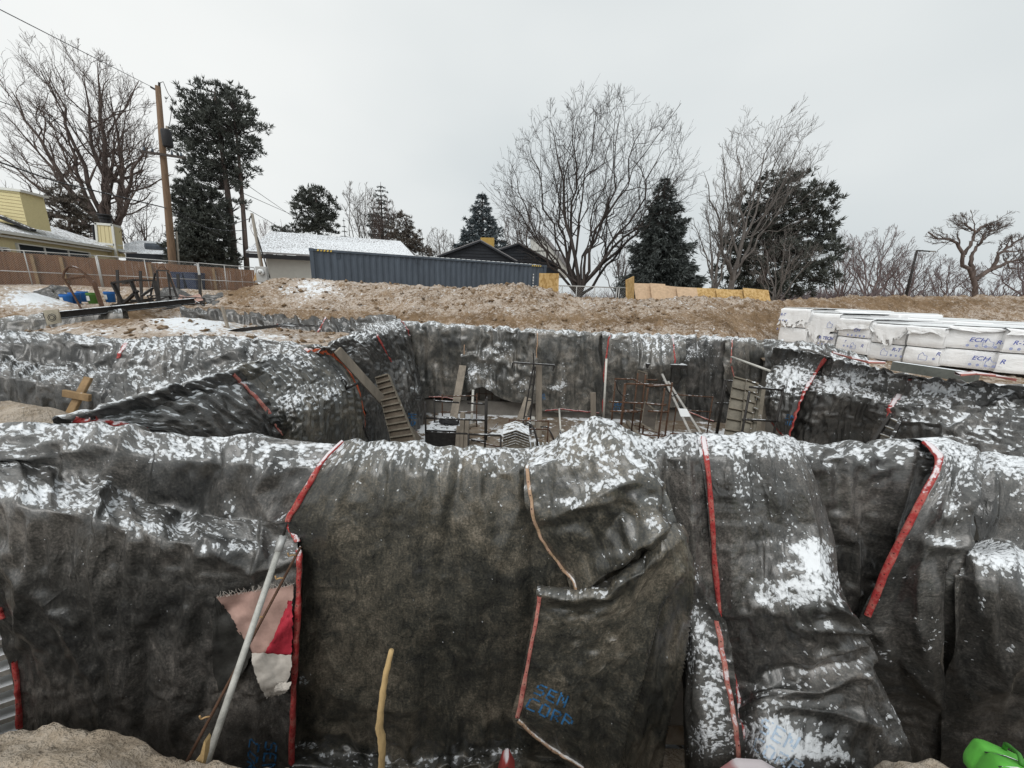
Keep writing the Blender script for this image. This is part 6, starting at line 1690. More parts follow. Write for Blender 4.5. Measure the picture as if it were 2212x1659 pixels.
# ------------------------------------------------------------------ scrap, buckets, bins at the left
M['bucket_blue'] = mat_plain('bucket_blue', (0.03, 0.16, 0.48), 0.45, 0, 0.12)
M['bucket_green'] = mat_plain('bucket_green', (0.09, 0.22, 0.05), 0.5, 0, 0.15)
M['bin_navy'] = mat_plain('bin_navy', (0.03, 0.045, 0.09), 0.5, 0, 0.15)
M['paper'] = mat_plain('paper', (0.6, 0.6, 0.58), 0.8)
def scrap():
    def bucket(px, py, Y, mat, lab, lean=0):
        c = P(px, py, Y); h = .37; t = thing('bucket', c, lab, 'bucket', 'buckets by the scrap steel')
        MB().lathe(c, [(.125, 0), (.15, h*.98), (.158, h), (.150, h), (.142, h*.93), (.118, .02), (.0, .02)], 18).build('body', M[mat], t, True)
        MB().lathe(c + (0, 0, h*.80), [(.148, 0), (.163, .01), (.163, .03), (.150, .04)], 18).build('rim', M[mat], t, True)
        MB().prism([c + (-.05, -.152, .10), c + (.05, -.152, .10), c + (.05, -.152, .26), c + (-.05, -.152, .26)], (0, .012, 0)).build('label_panel', M['paper'], t)
    bucket(147, 660, 12.6, 'bucket_blue', 'blue bucket farthest left inside the bent rusty hoop')
    bucket(165, 656, 12.9, 'bucket_blue', 'blue bucket directly left of the green bucket')
    bucket(182, 652, 13.6, 'bucket_blue', 'blue bucket half hidden behind the green one')
    bucket(203, 656, 13.0, 'bucket_green', 'green bucket heaped with snow inside the bent rusty hoop')
    bucket(240, 653, 13.4, 'bucket_blue', 'blue bucket apart to the right of the hoop by the welded frame')
    for (x, lab) in ((401, 'left navy wheeled bin behind the chain-link fence'), (427, 'right navy wheeled bin behind the chain-link fence')):
        c = P(x, 640, 21.8); c[2] = 1.3; t = thing('wheeled_bin', c, lab, 'bin', 'navy wheeled bins')
        b = MB(); b.add([c + q for q in ((-.24,-.28,.05),(.24,-.28,.05),(.24,.28,.05),(-.24,.28,.05),(-.32,-.36,1.0),(.32,-.36,1.0),(.32,.36,1.0),(-.32,.36,1.0))],
                        [(0,3,2,1),(4,5,6,7),(0,1,5,4),(1,2,6,5),(2,3,7,6),(3,0,4,7)])
        b.build('body', M['bin_navy'], t)
        MB().box(c + (0, 0, 1.03), (.70, .78, .06), None, .02).build('lid', M['bin_navy'], t)
        for sx in (-.25, .25): MB().tube([c + (sx-.03, .3, .1), c + (sx+.03, .3, .1)], .1, 12).build('wheel', M['black_paint'], t)
    # bent hoop of channel steel
    Y = 11.4
    h = thing('bent_frame', P(205, 680, Y), 'bent rusty steel hoop standing over the buckets at far left', 'steel frame')
    q = along([P(178,672,Y), P(150,620,Y+.1), P(136,600,Y+.1), P(139,585,Y+.2), P(150,575,Y+.3), P(165,578,Y+.3), P(188,595,Y+.3)], 22)
    MB().tube(q, .03, 6).build('hoop', M['rust'], h, True)
    MB().beam(P(186,594,Y+.3), P(205,615,Y+.2), .10, .05).build('knee', M['rust'], h)
    MB().beam(P(203,612,Y+.2), P(224,672,Y), .10, .05).build('leg', M['rust'], h)
    MB().beam(P(141,604,Y+.1), P(183,598,Y+.3), .05, .05).build('tie', M['rust'], h)
    MB().beam(P(176,668,Y), P(190,690,Y-.2), .12, .05).build('leg', M['rust'], h)
    # I-beam with a plate
    bm = thing('steel_beam', P(170, 700, 9.4), 'dark steel I-beam lying beside the snowy heap with a pale square plate on its end', 'beam')
    a, b = P(95, 684, 8.9), P(420, 650, 12.6)
    MB().beam(a, b, .02, .15).build('web', M['steel_dark'], bm)
    for dz in (-.08, .08): MB().beam(a + (0,0,dz), b + (0,0,dz), .16, .02).build('flange', M['steel_dark'], bm)
    pl = [P(92,671,8.7), P(124,668,8.75), P(131,697,8.75), P(102,702,8.7)]
    MB().prism(pl, (0, .03, 0)).build('plate', M['plate'], bm)
    for j, (x, y, r) in enumerate(((112,686,9),(112,686,5.5))):
        b2 = MB(); k = 8; ring = [P(x + r*math.cos(s), y + .9*r*math.sin(s), 8.68) for s in np.linspace(0, 2*math.pi, k+1)]
        for s in range(k): b2.beam(ring[s], ring[s+1], .012, .006, (0,-1,0))
        b2.build('plate_emblem', M['black_paint'], bm)
    # welded box frame
    Y = 12.3
    f = thing('welded_frame', P(290, 660, Y), 'black welded steel box frame with diagonal braces leaning among the scrap', 'steel frame')
    def bar(x0, y0, x1, y1, dy0=0, dy1=0, w=.10): MB().beam(P(x0,y0,Y+dy0), P(x1,y1,Y+dy1), w, .06).build('bar', M['steel_dark'], f)
    for e in ((243,611,269,665),(283,608,304,660),(243,611,290,605),(290,605,333,606,.3,.5),(333,606,345,657,.5,.4),(268,655,297,628),(305,640,330,622,.2,.5),(240,660,345,643,0,.5),(283,608,268,612,0,.3),(258,648,330,650,.3,.4)): bar(*e)
    f = thing('scrap_rack', P(430, 655, 13.4), 'low black trussed steel rack lying flat right of the welded frame', 'steel frame')
    for e in ((318,638,441,644),(318,638,325,655),(320,664,440,655),(325,655,365,640),(365,640,372,660),(372,660,410,645),(410,645,440,660),(340,640,350,662),(441,644,441,662),(395,644,420,661),(300,662,330,640)):
        MB().beam(P(e[0],e[1],13.3), P(e[2],e[3],13.2), .035, .035).build('bar', M['steel_dark'], f)
    f = thing('hand_truck', P(352, 655, 13.6), 'tall thin black trestle with a looped top standing among the scrap', 'steel frame')
    for e in ((339,585,345,650),(362,588,370,652),(339,584,363,585),(335,590,325,640),(364,592,382,640)):
        MB().beam(P(e[0],e[1],13.5), P(e[2],e[3],13.3), .05, .05).build('bar', M['steel_dark'], f)
    MB().tube(along([P(340,585,13.5), P(345,577,13.5), P(353,576,13.5), P(362,585,13.5)], 10), .015, 6).build('loop', M['rust'], f, True)
    for i, (x, y0, y1, lab) in enumerate(((253,583,640,'black steel stake behind the welded frame, leftmost of four'), (303,585,640,'black steel stake behind the welded frame, second of four'),
                                          (384,592,640,'black steel stake left of the bins, third of four'), (430,594,640,'black steel stake in front of the right bin, last of four'))):
        tag(MB().beam(P(x, y0, 14.6), P(x+4, y1+18, 14.4), .10, .03, (0,-1,0)).build('steel_stake', M['steel_dark']), lab, 'stake', 'black steel stakes by the fence')
    # black sheeting
    def sheetlet(pts, lab, mat, Yd):
        q = np.array(pts, float)
        g = Sheet([[P(x, y, Yy) for (x, y, Yy) in row] for row in pts], .06, Yd, None, (.07, .07), (.03, .03), 2, (50, 15))
        g.make_snow(.5, 1, .5, -.05, ridge=0)
        tag(g.build('tarp', M[mat]), lab, 'tarp')
    sheetlet([[(70,632,14.5),(120,616,14.5),(150,622,14.5)],[(75,640,14),(130,634,13.6),(160,645,13.4)],[(80,650,13.5),(135,655,13),(175,662,12.8)]], 'black plastic sheet heaped against the fence left of the buckets', 'blanket_dark', 81)
    sheetlet([[(345,628,14.2),(375,620,14.4),(420,640,14.6),(480,634,14.8)],[(340,645,13.8),(380,642,13.8),(425,650,14),(475,645,14.2)],[(345,660,13.5),(385,663,13.5),(430,663,13.6),(470,658,13.8)]], 'black and snowy sheet lying behind the trussed rack', 'blanket', 82)
    sheetlet([[(380,634,14.0),(405,640,14.0),(430,636,14.1)],[(378,650,13.6),(408,655,13.6),(432,648,13.7)]], 'faded pink sheet crumpled behind the trussed rack', 'lining_pink', 83)
    # short stake and loose rods on the heap
    tag(MB().beam(P(480,664,9.6), P(497,725,8.9), .06, .05, (0,-1,0)).build('stake', M['wood']), 'thin grey stake leaning out of the backfill left of centre', 'stake')
    for i in range(7):
        o = MB().tube(along([P(430+5*i,728-i,8.6), P(520,716-1.2*i,9.0), P(600,706-i*.7,9.3), P(690-12*i,704-i,9.5)], 12), .012, 5).build('rebar_rod', M['steel_dark'], None, True)
        tag(o, ['thin black rod in the bunch on the backfill, nearest', 'thin black rod in the bunch on the backfill, second nearest', 'thin black rod in the bunch on the backfill, third nearest', 'thin black rod in the middle of the bunch on the backfill', 'thin black rod in the bunch on the backfill, third farthest', 'thin black rod in the bunch on the backfill, second farthest', 'thin black rod in the bunch on the backfill, farthest and shortest'][i], 'rod', 'bunch of black rods on the backfill')
M['plate'] = mat_plain('plate_weathered', (0.36, 0.33, 0.26), 0.8, 0, 0.35, 9)
scrap()
# ------------------------------------------------------------------ houses
M['yellow_wall'] = mat_plain('yellow_siding', (0.61, 0.53, 0.31), 0.8, 0, 0.10, 3, None, 0.004, (4, 4, .4))
M['yellow_brick'] = mat_plain('yellow_painted_brick', (0.64, 0.56, 0.31), 0.85, 0, 0.12, 9, None, 0.01, (1, 1, 4))
M['trim_white'] = mat_plain('trim_white', (0.62, 0.62, 0.58), 0.7, 0, 0.08)
M['roof_snow'] = mat_plain('roof_shingle_snow', (0.26, 0.25, 0.25), 0.9, 0, 0.25, 9, 0.78, 0.02, (1, 1.6, 1))
M['roof_thin'] = mat_plain('roof_shingle_thin_snow', (0.24, 0.22, 0.215), 0.9, 0, 0.25, 10, 0.85, 0.02, (1, 1, 1))
M['white_siding'] = mat_plain('white_siding', (0.55, 0.54, 0.50), 0.8, 0, 0.06, 3)
M['dark_siding'] = mat_plain('dark_siding', (0.022, 0.025, 0.031), 0.7, 0, 0.2, 3)
M['gold_chimney'] = mat_plain('gold_chimney', (0.38, 0.25, 0.07), 0.8, 0, 0.15, 4)
M['glass_dark'] = mat_plain('glass_dark', (0.03, 0.035, 0.04), 0.1, 0, 0.1)
def slab(pts, ext, name, mat, t):
    return MB().prism(pts, ext).build(name, M[mat], t)
def houses():
    # yellow house at the left
    zE = 3.95
    A, B_ = Pz(-90, 487, zE), Pz(266, 541.5, zE)
    d = B_ - A; L = np.linalg.norm(d); d /= L; n = np.array((d[1], -d[0], 0))     # n: towards the viewer's side
    t = thing('yellow_house', (*((A + B_)/2 - n*3)[:2], 1.25), 'yellow house at the left edge with snowy roof, white gutter and painted brick chimney', 'house')
    w0 = n * -.35
    slab([A + w0 - (0,0,.12), B_ + w0 - (0,0,.12), (B_ + w0) * (1,1,0) + (0,0,1.2), (A + w0) * (1,1,0) + (0,0,1.2)], -n*.2, 'wall', 'yellow_wall', t)
    sd = B_ + w0 - d*.0
    slab([sd - (0,0,.12), sd - n*6 - (0,0,.12), (sd - n*6)*(1,1,0) + (0,0,1.2), sd*(1,1,0) + (0,0,1.2)], -d*.2, 'wall', 'yellow_wall', t)
    up = np.array((0, 0, 1.45))
    slab([A, B_, B_ - n*4.2 + up, A - n*4.2 + up], (0, 0, .10), 'roof', 'roof_thin', t)
    slab([B_ - n*8.4, A - n*8.4, A - n*4.2 + up, B_ - n*4.2 + up], (0, 0, .10), 'roof', 'roof_thin', t)
    slab([sd - (0,0,.05), sd - n*8 - (0,0,.05), sd - n*4 + up - (0,0,.1)], -d*.15, 'gable', 'yellow_wall', t)
    sa = A + w0 + d*.3
    slab([sa - (0,0,.05), sa - n*8 - (0,0,.05), sa - n*4 + up - (0,0,.1)], d*.15, 'gable', 'yellow_wall', t)
    slab([sa - (0,0,.12), sa - n*7.7 - (0,0,.12), (sa - n*7.7)*(1,1,0) + (0,0,1.0), sa*(1,1,0) + (0,0,1.0)], d*.2, 'wall', 'yellow_wall', t)
    MB().beam(A + n*.06 + (0,0,.0), B_ + n*.06, .12, .13).build('gutter', M['trim_white'], t)
    MB().beam(A - n*.1 - (0,0,.17), B_ - n*.1 - (0,0,.17), .04, .10).build('fascia', M['trim_white'], t)
    dp = B_ - d*.25 + n*.0
    MB().tube([dp + n*.05, dp - n*.3 - (0,0,.35), dp - n*.3 - (0,0,2.5)], .045, 6).build('downspout', M['trim_white'], t)
    for (xa, xb, lab) in ((-12, 17, 0), (38, 190, 1)):
        pa, pb = Pz(xa, 533 if lab == 0 else 536, zE - .95), None
        f0 = ((xa + 90) / 356.0); f1 = ((xb + 90) / 356.0)
        # distance along the wall under a pixel column
        def on(x):
            r = ray(x, 545); return (((A + w0) - EYE)[0]*d[1] - ((A + w0) - EYE)[1]*d[0]) / (r[0]*d[1] - r[1]*d[0])
        a = EYE + ray(xa, 545)*on(xa); b = EYE + ray(xb, 545)*on(xb)
        zt = (a + 0)[2]; zt = (EYE + ray(xa, 526 if lab else 533)*on(xa))[2]; zb = zt - 1.0
        a0, b0 = a*(1,1,0), b*(1,1,0)
        fr = thing_part = MB()
        for (p, q) in (((a0, zt), (b0, zt)), ((a0, zb), (b0, zb)), ((a0, zt), (a0, zb)), ((b0, zt), (b0, zb))):
            fr.beam(p[0] + (0,0,p[1]) + n*.03, q[0] + (0,0,q[1]) + n*.03, .06, .16, n)
        fo = fr.build('window', M['trim_white'], t)
        k = 3 if lab else 2
        for j in range(1, k):
            m = a0 + (b0 - a0)*j/k
            MB().beam(m + (0,0,zt) + n*.03, m + (0,0,zb) + n*.03, .05, .09, n).build('mullion', M['trim_white'], fo)
        MB().prism([a0 + (0,0,zt), b0 + (0,0,zt), b0 + (0,0,zb), a0 + (0,0,zb)], n*.015).build('pane', M['glass_dark'], fo)
    # painted brick chimney, tapering up
    Yc = 21.5
    c = [P(-40,470,Yc), P(60,492,Yc), P(57,478,Yc), P(42,417,Yc), P(40,411,Yc), P(-40,402,Yc)]
    ch = slab(c, (-.3, 1.3, 0), 'chimney', 'yellow_brick', t)
    for k in range(11):
        f = k/10
        p, q = P(-40,402+70*f,Yc) - np.array((0,.008,0)), P(40+18*f,412+74*f,Yc) - np.array((0,.008,0))
        MB().beam(p, q, .01, .012).build('brick_course', M['fence_post_wood'], ch)
    slab([P(-40,399,Yc-.1), P(44,409,Yc-.1), P(44,414,Yc-.1), P(-40,405,Yc-.1)], (-.3,1.5,0), 'chimney_cap', 'trim_white', t)
    slab([P(-10,462,Yc-.3), P(66,494,Yc-.3), P(66,499,Yc-.3), P(-10,469,Yc-.3)], (0,.25,0), 'flashing', 'black_paint', t)
    # boarded chimney chase with black cap
    t = thing('chimney_chase', P(238, 553, 27), 'tall yellow boarded chimney with white corner trim and black cap, right of the yellow house', 'chimney')
    Y = 27
    fl = [P(207,482,Y), P(243,485,Y), P(252,556,Y), P(214,556,Y)]
    bk = np.array((.35, 1.2, 0))
    rt = [P(243,485,Y), P(261,490,Y+1.2), P(269,556,Y+1.2), P(252,556,Y)]
    e = np.array((0, .1, 0))
    slab(fl, e, 'board_face', 'yellow_wall', t); slab(rt, (-.1, .02, 0), 'board_face', 'yellow_wall', t)
    def strip(a, b, w): MB().beam(a - (0,.03,0), b - (0,.03,0), w, .05, (0,-1,0)).build('corner_trim', M['trim_white'], t)
    strip(P(207.5,482,Y), P(214,553,Y), .14); strip(P(243,485,Y), P(252,556,Y), .16); strip(P(206,483,Y), P(244,486,Y), .14); strip(P(211,525,Y), P(248,529,Y), .14)
    strip(P(243,486,Y), P(261,491,Y+1.2), .14); strip(P(248,529,Y), P(266,531,Y+1.2), .08)
    for f in (.25,.5,.75):
        MB().beam(P(207+36*f,486+3*f,Y)-(0,.004,0), P(213+38*f,552,Y)-(0,.004,0), .012, .012, (0,-1,0)).build('board_joint', M['fence_post_wood'], t)
    MB().lathe(P(229,482,Y+.5), [(.30,-.1),(.30,.22),(.36,.26),(.36,.34),(.30,.40),(.42,.5),(.38,.56)], 12).build('cap', M['black_paint'], t)
    MB().tube([P(229,556,26.9), P(261,497,28)], .012, 5).build('cable', M['black_paint'], t)
    # low wing with eave left of it, and neighbour's snowy roof to the right
    t = thing('house_wing', P(235, 550, 28), 'low snowy roof wing with a white eave beside the boarded chimney', 'house')
    slab([P(168,519,29), P(207,510,29), P(216,538,27.5), P(240,541,27.3), P(272,545,27.3), P(272,548,27.3), P(200,541,28)], (0,.8,.1), 'roof', 'roof_thin', t)
    slab([P(231,545,27.4), P(262,548,27.4), P(262,556,27.4), P(231,556,27.4)], (0,.3,0), 'wall', 'yellow_wall', t)
    MB().tube([P(201,485,27.6), P(206,538,27.6)], .06, 7).build('vent_pipe', M['black_paint'], t)
    t = thing('neighbour_house', P(310, 552, 36), 'snow-covered low roof of a neighbouring house behind the utility pole', 'house')
    slab([P(268,527,37), P(292,521,38), P(360,527,40), P(380,551,36), P(268,547,35)], (0,.4,.15), 'roof', 'roof_snow', t)
    slab([P(272,546,35), P(378,551,36), P(378,566,36), P(272,566,35)], (0,.3,0), 'wall', 'dark_siding', t)
    MB().lathe(P(335,533,35), [(.75,-.25),(.8,.0),(.75,.25)], 12, 1.1, .6).build('vent', M['container'], t)
    # white garage with snowy roof
    t = thing('garage', P(610, 595, 27), 'white garage with black fascia and snow-covered roof left of the container', 'garage')
    e0, e1 = P(531,546,25.5), P(905,566,33.0)
    r0, r1 = P(584,503,29.5), P(865,523.5,37.5)
    slab([e0, e1, r1, r0], (0, 0, .12), 'roof', 'roof_snow', t)
    slab([e0 - (0,.02,.02), e1 - (0,.02,.02), e1 - (0,.02,.30), e0 - (0,.02,.30)], (.02,.12,0), 'fascia', 'black_paint', t)
    w0, w1 = P(574,558,27), P(900,572,33.4)
    slab([w0 + (0,0,.2), w1 + (0,0,.2), w1*(1,1,0) + (0,0,.8), w0*(1,1,0) + (0,0,.8)], (.02,.2,0), 'wall', 'white_siding', t)
    slab([w0 + (0,0,.2), r0 - (0,0,.15), P(574,540,33.5), P(574,595,33.5)*(1,1,0)+(0,0,.8), w0*(1,1,0) + (0,0,.8)], (.1,.02,0), 'wall', 'white_siding', t)
    slab([r0, r1, r1 + (1,6,-1.6), r0 + (-1,6,-1.6)], (0,0,.12), 'roof', 'roof_snow', t)
    slab([e1, r1, r1 + (.4,6,-1.6)], (.1,.02,0), 'gable', 'white_siding', t)
    # dark house: two gables in lapped boards
    def gable(lab, pts, Y, ch=None, extra=None):
        t = thing('dark_house', P((pts[0][0]+pts[-1][0])/2, 580, Y), lab, 'house', 'dark gabled houses behind the container')
        poly = [P(x, y, Y) for x, y in pts]
        x0, x1 = pts[0][0], pts[-1][0]; ap = pts[1]
        slab([P(x0, 600, Y), *poly, P(x1, 600, Y)], (0, .25, 0), 'wall', 'dark_siding', t)
        y = ap[1] + 5
        while y < 575:                                  # lapped boards
            f0 = (y - ap[1]) / (pts[0][1] - ap[1]); f1 = (y - ap[1]) / (pts[2][1] - ap[1])
            xa = ap[0] + (x0 - ap[0])*min(1, f0); xb = ap[0] + (x1 - ap[0])*min(1, f1)
            MB().beam(P(xa, y, Y-.03), P(xb, y + (xb-xa)*.03, Y-.03), .03, .05).build('siding_board', M['dark_siding'], t)
            y += 6.2
        for (a, b) in ((poly[0], poly[1]), (poly[1], poly[2])):
            MB().beam(a - (0,.15,0), b - (0,.15,0), .3, .12).build('bargeboard', M['dark_siding'], t)
            MB().beam(a + (0,2.5,.12), b + (0,2.5,.12), 5.2, .07).build('roof', M['roof_snow'], t)
        return t
    t = gable('dark gabled house with a golden chimney behind the container', [(945,556),(1038,522),(1117,567)], 31)
    slab([P(1038,513,33), P(1067,513.5,33), P(1066,545,33), P(1038,541,33)], (0,.9,0), 'chimney', 'gold_chimney', t)
    gable('dark gabled house nearest the big bare tree, no chimney', [(1066,545),(1121,527.5),(1205,575)], 33)
    t = thing('pale_house', P(1170, 560, 38), 'pale grey house wall with a light roof half hidden behind the big bare tree', 'house')
    slab([P(1146,511,38), P(1178,514,38), P(1225,575,38), P(1225,600,38), P(1150,600,38)], (0,.5,0), 'wall', 'white_siding', t)
    slab([P(1143,509,37.8), P(1182,512,37.8), P(1230,573,37.8), P(1222,575,37.8), P(1176,516,37.8), P(1143,513,37.8)], (0,3,.3), 'roof', 'roof_snow', t)
houses()

# ------------------------------------------------------------------ poles and wires
M['pole_wood'] = mat_plain('pole_wood', (0.18, 0.12, 0.078), 0.9, 0, 0.4, 5, None, 0.01, (3, 3, .15))
M['bark_dark_wood'] = mat_plain('crossarm_wood', (0.06, 0.05, 0.045), 0.9)
M['pole_grey'] = mat_plain('pole_grey', (0.26, 0.235, 0.20), 0.9, 0, 0.3, 5, None, 0.01, (3, 3, .15))
def wires_and_poles():
    Y = 22.0
    top, mid, bot = P(341,186,Y), P(352,330,Y), P(378,640,Y); bot[2] = .9
    t = thing('utility_pole', bot, 'tall brown wooden utility pole with a transformer and crossarm', 'utility pole')
    MB().tube([bot, P(372,560,Y), P(362,440,Y), mid, top], [.20,.185,.16,.145,.115], 12).build('pole', M['pole_wood'], t, True)
    b2 = P(391,640,Y+.2); b2[2] = .9
    MB().tube([b2, P(381,500,Y+.2)], .05, 7).build('guard_pipe', M['pole_grey'], t, True)
    MB().beam(P(304,327,Y-.25), P(400,341,Y-.25), .10, .11).build('crossarm', M['bark_dark_wood'], t)
    for x in (312, 330, 372, 392):
        MB().lathe(P(x, 325 + (x-304)*.146, Y-.25), [(.04,0),(.06,.06),(.04,.10),(.05,.16),(.02,.19)], 8).build('insulator', M['container'], t, True)
    MB().lathe(P(363,312,Y-.1), [(.19,-.14),(.225,-.08),(.225,.62),(.19,.70),(.08,.73)], 16).build('transformer', M['black_paint'], t, True)
    MB().lathe(P(362,285,Y-.1), [(.07,-.1),(.10,.0),(.06,.06),(.10,.12),(.06,.18),(.04,.28)], 10).build('bushing', M['pole_grey'], t, True)
    MB().tube([P(344,178,Y), P(344,200,Y)], .05, 7).build('pin', M['steel_dark'], t)
    MB().tube([P(326,188,Y), P(341,196,Y)], .05, 7).build('dead_end_clamp', M['steel_dark'], t)
    MB().tube(along([P(341,182,Y), P(352,175,Y), P(362,200,Y), P(373,216,Y), P(368,260,Y), P(363,280,Y)], 16), .015, 5).build('jumper_wire', M['steel_dark'], t, True)
    # service pole with meter
    s0, s1 = P(571,640,20.6), P(544,461,20.6); s0[2] = 1.0
    t = thing('service_pole', s0, 'thin grey service pole with a round electric meter box at its foot', 'pole')
    MB().tube([s0, P(566,580,20.6), s1], [.10,.09,.07], 9).build('pole', M['pole_grey'], t, True)
    MB().tube(along([s1 + (.05,0,0), P(540,470,20.5), P(538,480,20.5)], 6), .03, 6).build('weather_head', M['steel_dark'], t, True)
    MB().beam(P(571,596,20.5), P(554,508,20.7), .05, .08).build('brace', M['pole_wood'], t)
    MB().beam(P(583,600,20.4), P(556,512,20.6), .04, .05).build('conduit', M['steel_dark'], t)
    MB().box(P(567,593,20.3), (.58,.2,.80), None, .02).build('meter_box', M['galv'], t)
    c = P(564.5,588,20.18)
    MB().tube([c, c + (0,-.10,0)], .16, 18).build('meter', M['snow_white'], t, True)
    MB().tube([c + (0,-.1,0), c + (0,-.13,0)], .10, 16).build('meter_glass', M['galv'], t, True)
    MB().prism([P(553,586,20.4), P(560,583,20.4), P(560,606,20.4), P(547,606,20.4)], (0,.05,0)).build('wood_wedge', M['wood_new'], t)
    # wires
    def wire(pts, r, lab, sag=0):
        q = along([P(*p) for p in pts], 40)
        f = np.linspace(0, 1, 40); q[:, 2] -= sag * 4 * f * (1-f)
        tag(MB().tube(q, r, 5, False).build('wire', M['black_paint'], None, True), lab, 'wire', 'overhead wires')
    wire([(-60,-10,10),(330,189,22)], .013, 'highest single wire running from the top left corner to the pole top')
    wire([(-60,330,12),(120,392,16),(362,450,22)], .030, 'thick black cable running from the left edge to the middle of the pole')
    wire([(-60,198,12),(308,327,22)], .014, 'wire from the left edge to the left end of the crossarm')
    wire([(362,450,22),(440,480,24),(530,497,27)], .022, 'thick cable continuing right from the pole into the pine', .3)
    wire([(396,341,22),(430,390,22),(490,480,21),(540,472,20.6)], .016, 'sagging wire from the crossarm down to the service pole', .2)
    wire([(372,452,22),(470,500,27),(560,540,40)], .018, 'thin cable descending right behind the pine', .2)
    wire([(520,415,30),(640,468,55)], .024, 'upper thin wire between the pine and the round tree')
    wire([(520,390,30),(650,480,60)], .022, 'steeper thin wire between the pine and the round tree')
    wire([(540,455,30),(620,500,60)], .022, 'lowest thin wire right of the service pole')
    # street lamp far right
    a, b = P(1958,640,46), P(1981,541,46); a[2] = .8
    t = thing('street_lamp', a, 'leaning street lamp among the hazy bare trees at right', 'street lamp')
    MB().tube([a, b], [.16,.11], 8).build('pole', M['steel_dark'], t, True)
    MB().tube([b, P(2012,543,46)], [.09,.07], 7).build('arm', M['steel_dark'], t, True)
    MB().box(P(2014,543,46), (.7,.3,.14), None, .04).build('lamp_head', M['galv'], t)
wires_and_poles()
# ------------------------------------------------------------------ trees
def mat_bark(name, c):
    g = NG(name); v = g.coord('Object', (1, 1, .3))
    n = g.noise(v, 4, 4, .6)
    return g.done(g.ramp(n, [(.35, tuple(x*.6 for x in c)), (.65, tuple(x*1.35 for x in c))]), .9)
M['bark_dark'] = mat_bark('bark_dark', (0.055, 0.046, 0.042))
M['bark_brown'] = mat_bark('bark_brown', (0.11, 0.085, 0.075))
M['bark_grey'] = mat_bark('bark_grey', (0.15, 0.135, 0.125))
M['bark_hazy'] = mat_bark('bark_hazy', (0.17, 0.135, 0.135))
def mat_needles(name, c, frost=.25):
    g = NG(name); v = g.coord('Object')
    n = g.noise(v, 1.1, 3, .6); n2 = g.noise(v, 7, 2, .6)
    f = g.math('ADD', g.math('MULTIPLY', n, .6), g.math('MULTIPLY', n2, .4))
    col = g.ramp(f, [(.32, tuple(x*.55 for x in c)), (.5, c), (.68, tuple(x*1.7 for x in c))])
    s = g.smooth(g.math('ADD', g.noise(v, 5, 3, .7), g.math('MULTIPLY', g.nz(), .12)), .60, .72)
    col = g.mix(g.math('MULTIPLY', s, frost), col, (.45, .47, .48))
    return g.done(col, .8)
M['pine'] = mat_needles('pine_needles', (0.062, 0.068, 0.058), .25)
M['spruce'] = mat_needles('spruce_needles', (0.064, 0.074, 0.070), .3)
M['spruce_blue'] = mat_needles('blue_spruce_needles', (0.085, 0.105, 0.115), .4)
M['needles_brown'] = mat_needles('browned_needles', (0.105, 0.090, 0.075), .3)

class Tubes:
    """many thin tapering 3-sided tubes in numpy"""
    def __init__(self): self.V = []; self.Fq = []; self.n = 0
    def add(self, pts, rs, k=3):
        pts = np.asarray(pts, float); m = len(pts)
        t = np.gradient(pts, axis=0); t /= np.linalg.norm(t, axis=1, keepdims=True) + 1e-9
        a = np.cross(t, (0.31, 0.17, 0.93)); a /= np.linalg.norm(a, axis=1, keepdims=True) + 1e-9
        b = np.cross(t, a); rs = np.asarray(rs, float)[:, None]
        ring = [pts + rs*(math.cos(2*math.pi*j/k)*a + math.sin(2*math.pi*j/k)*b) for j in range(k)]
        V = np.stack(ring, 1).reshape(-1, 3)
        idx = np.arange(m*k).reshape(m, k) + self.n
        nx = np.roll(idx, -1, axis=1)
        self.Fq.append(np.stack([idx[:-1], nx[:-1], nx[1:], idx[1:]], -1).reshape(-1, 4))
        self.V.append(V); self.n += len(V)
    def build(self, name, mat, parent):
        return link_mesh(name, np.concatenate(self.V), np.concatenate(self.Fq), mat, parent, True)

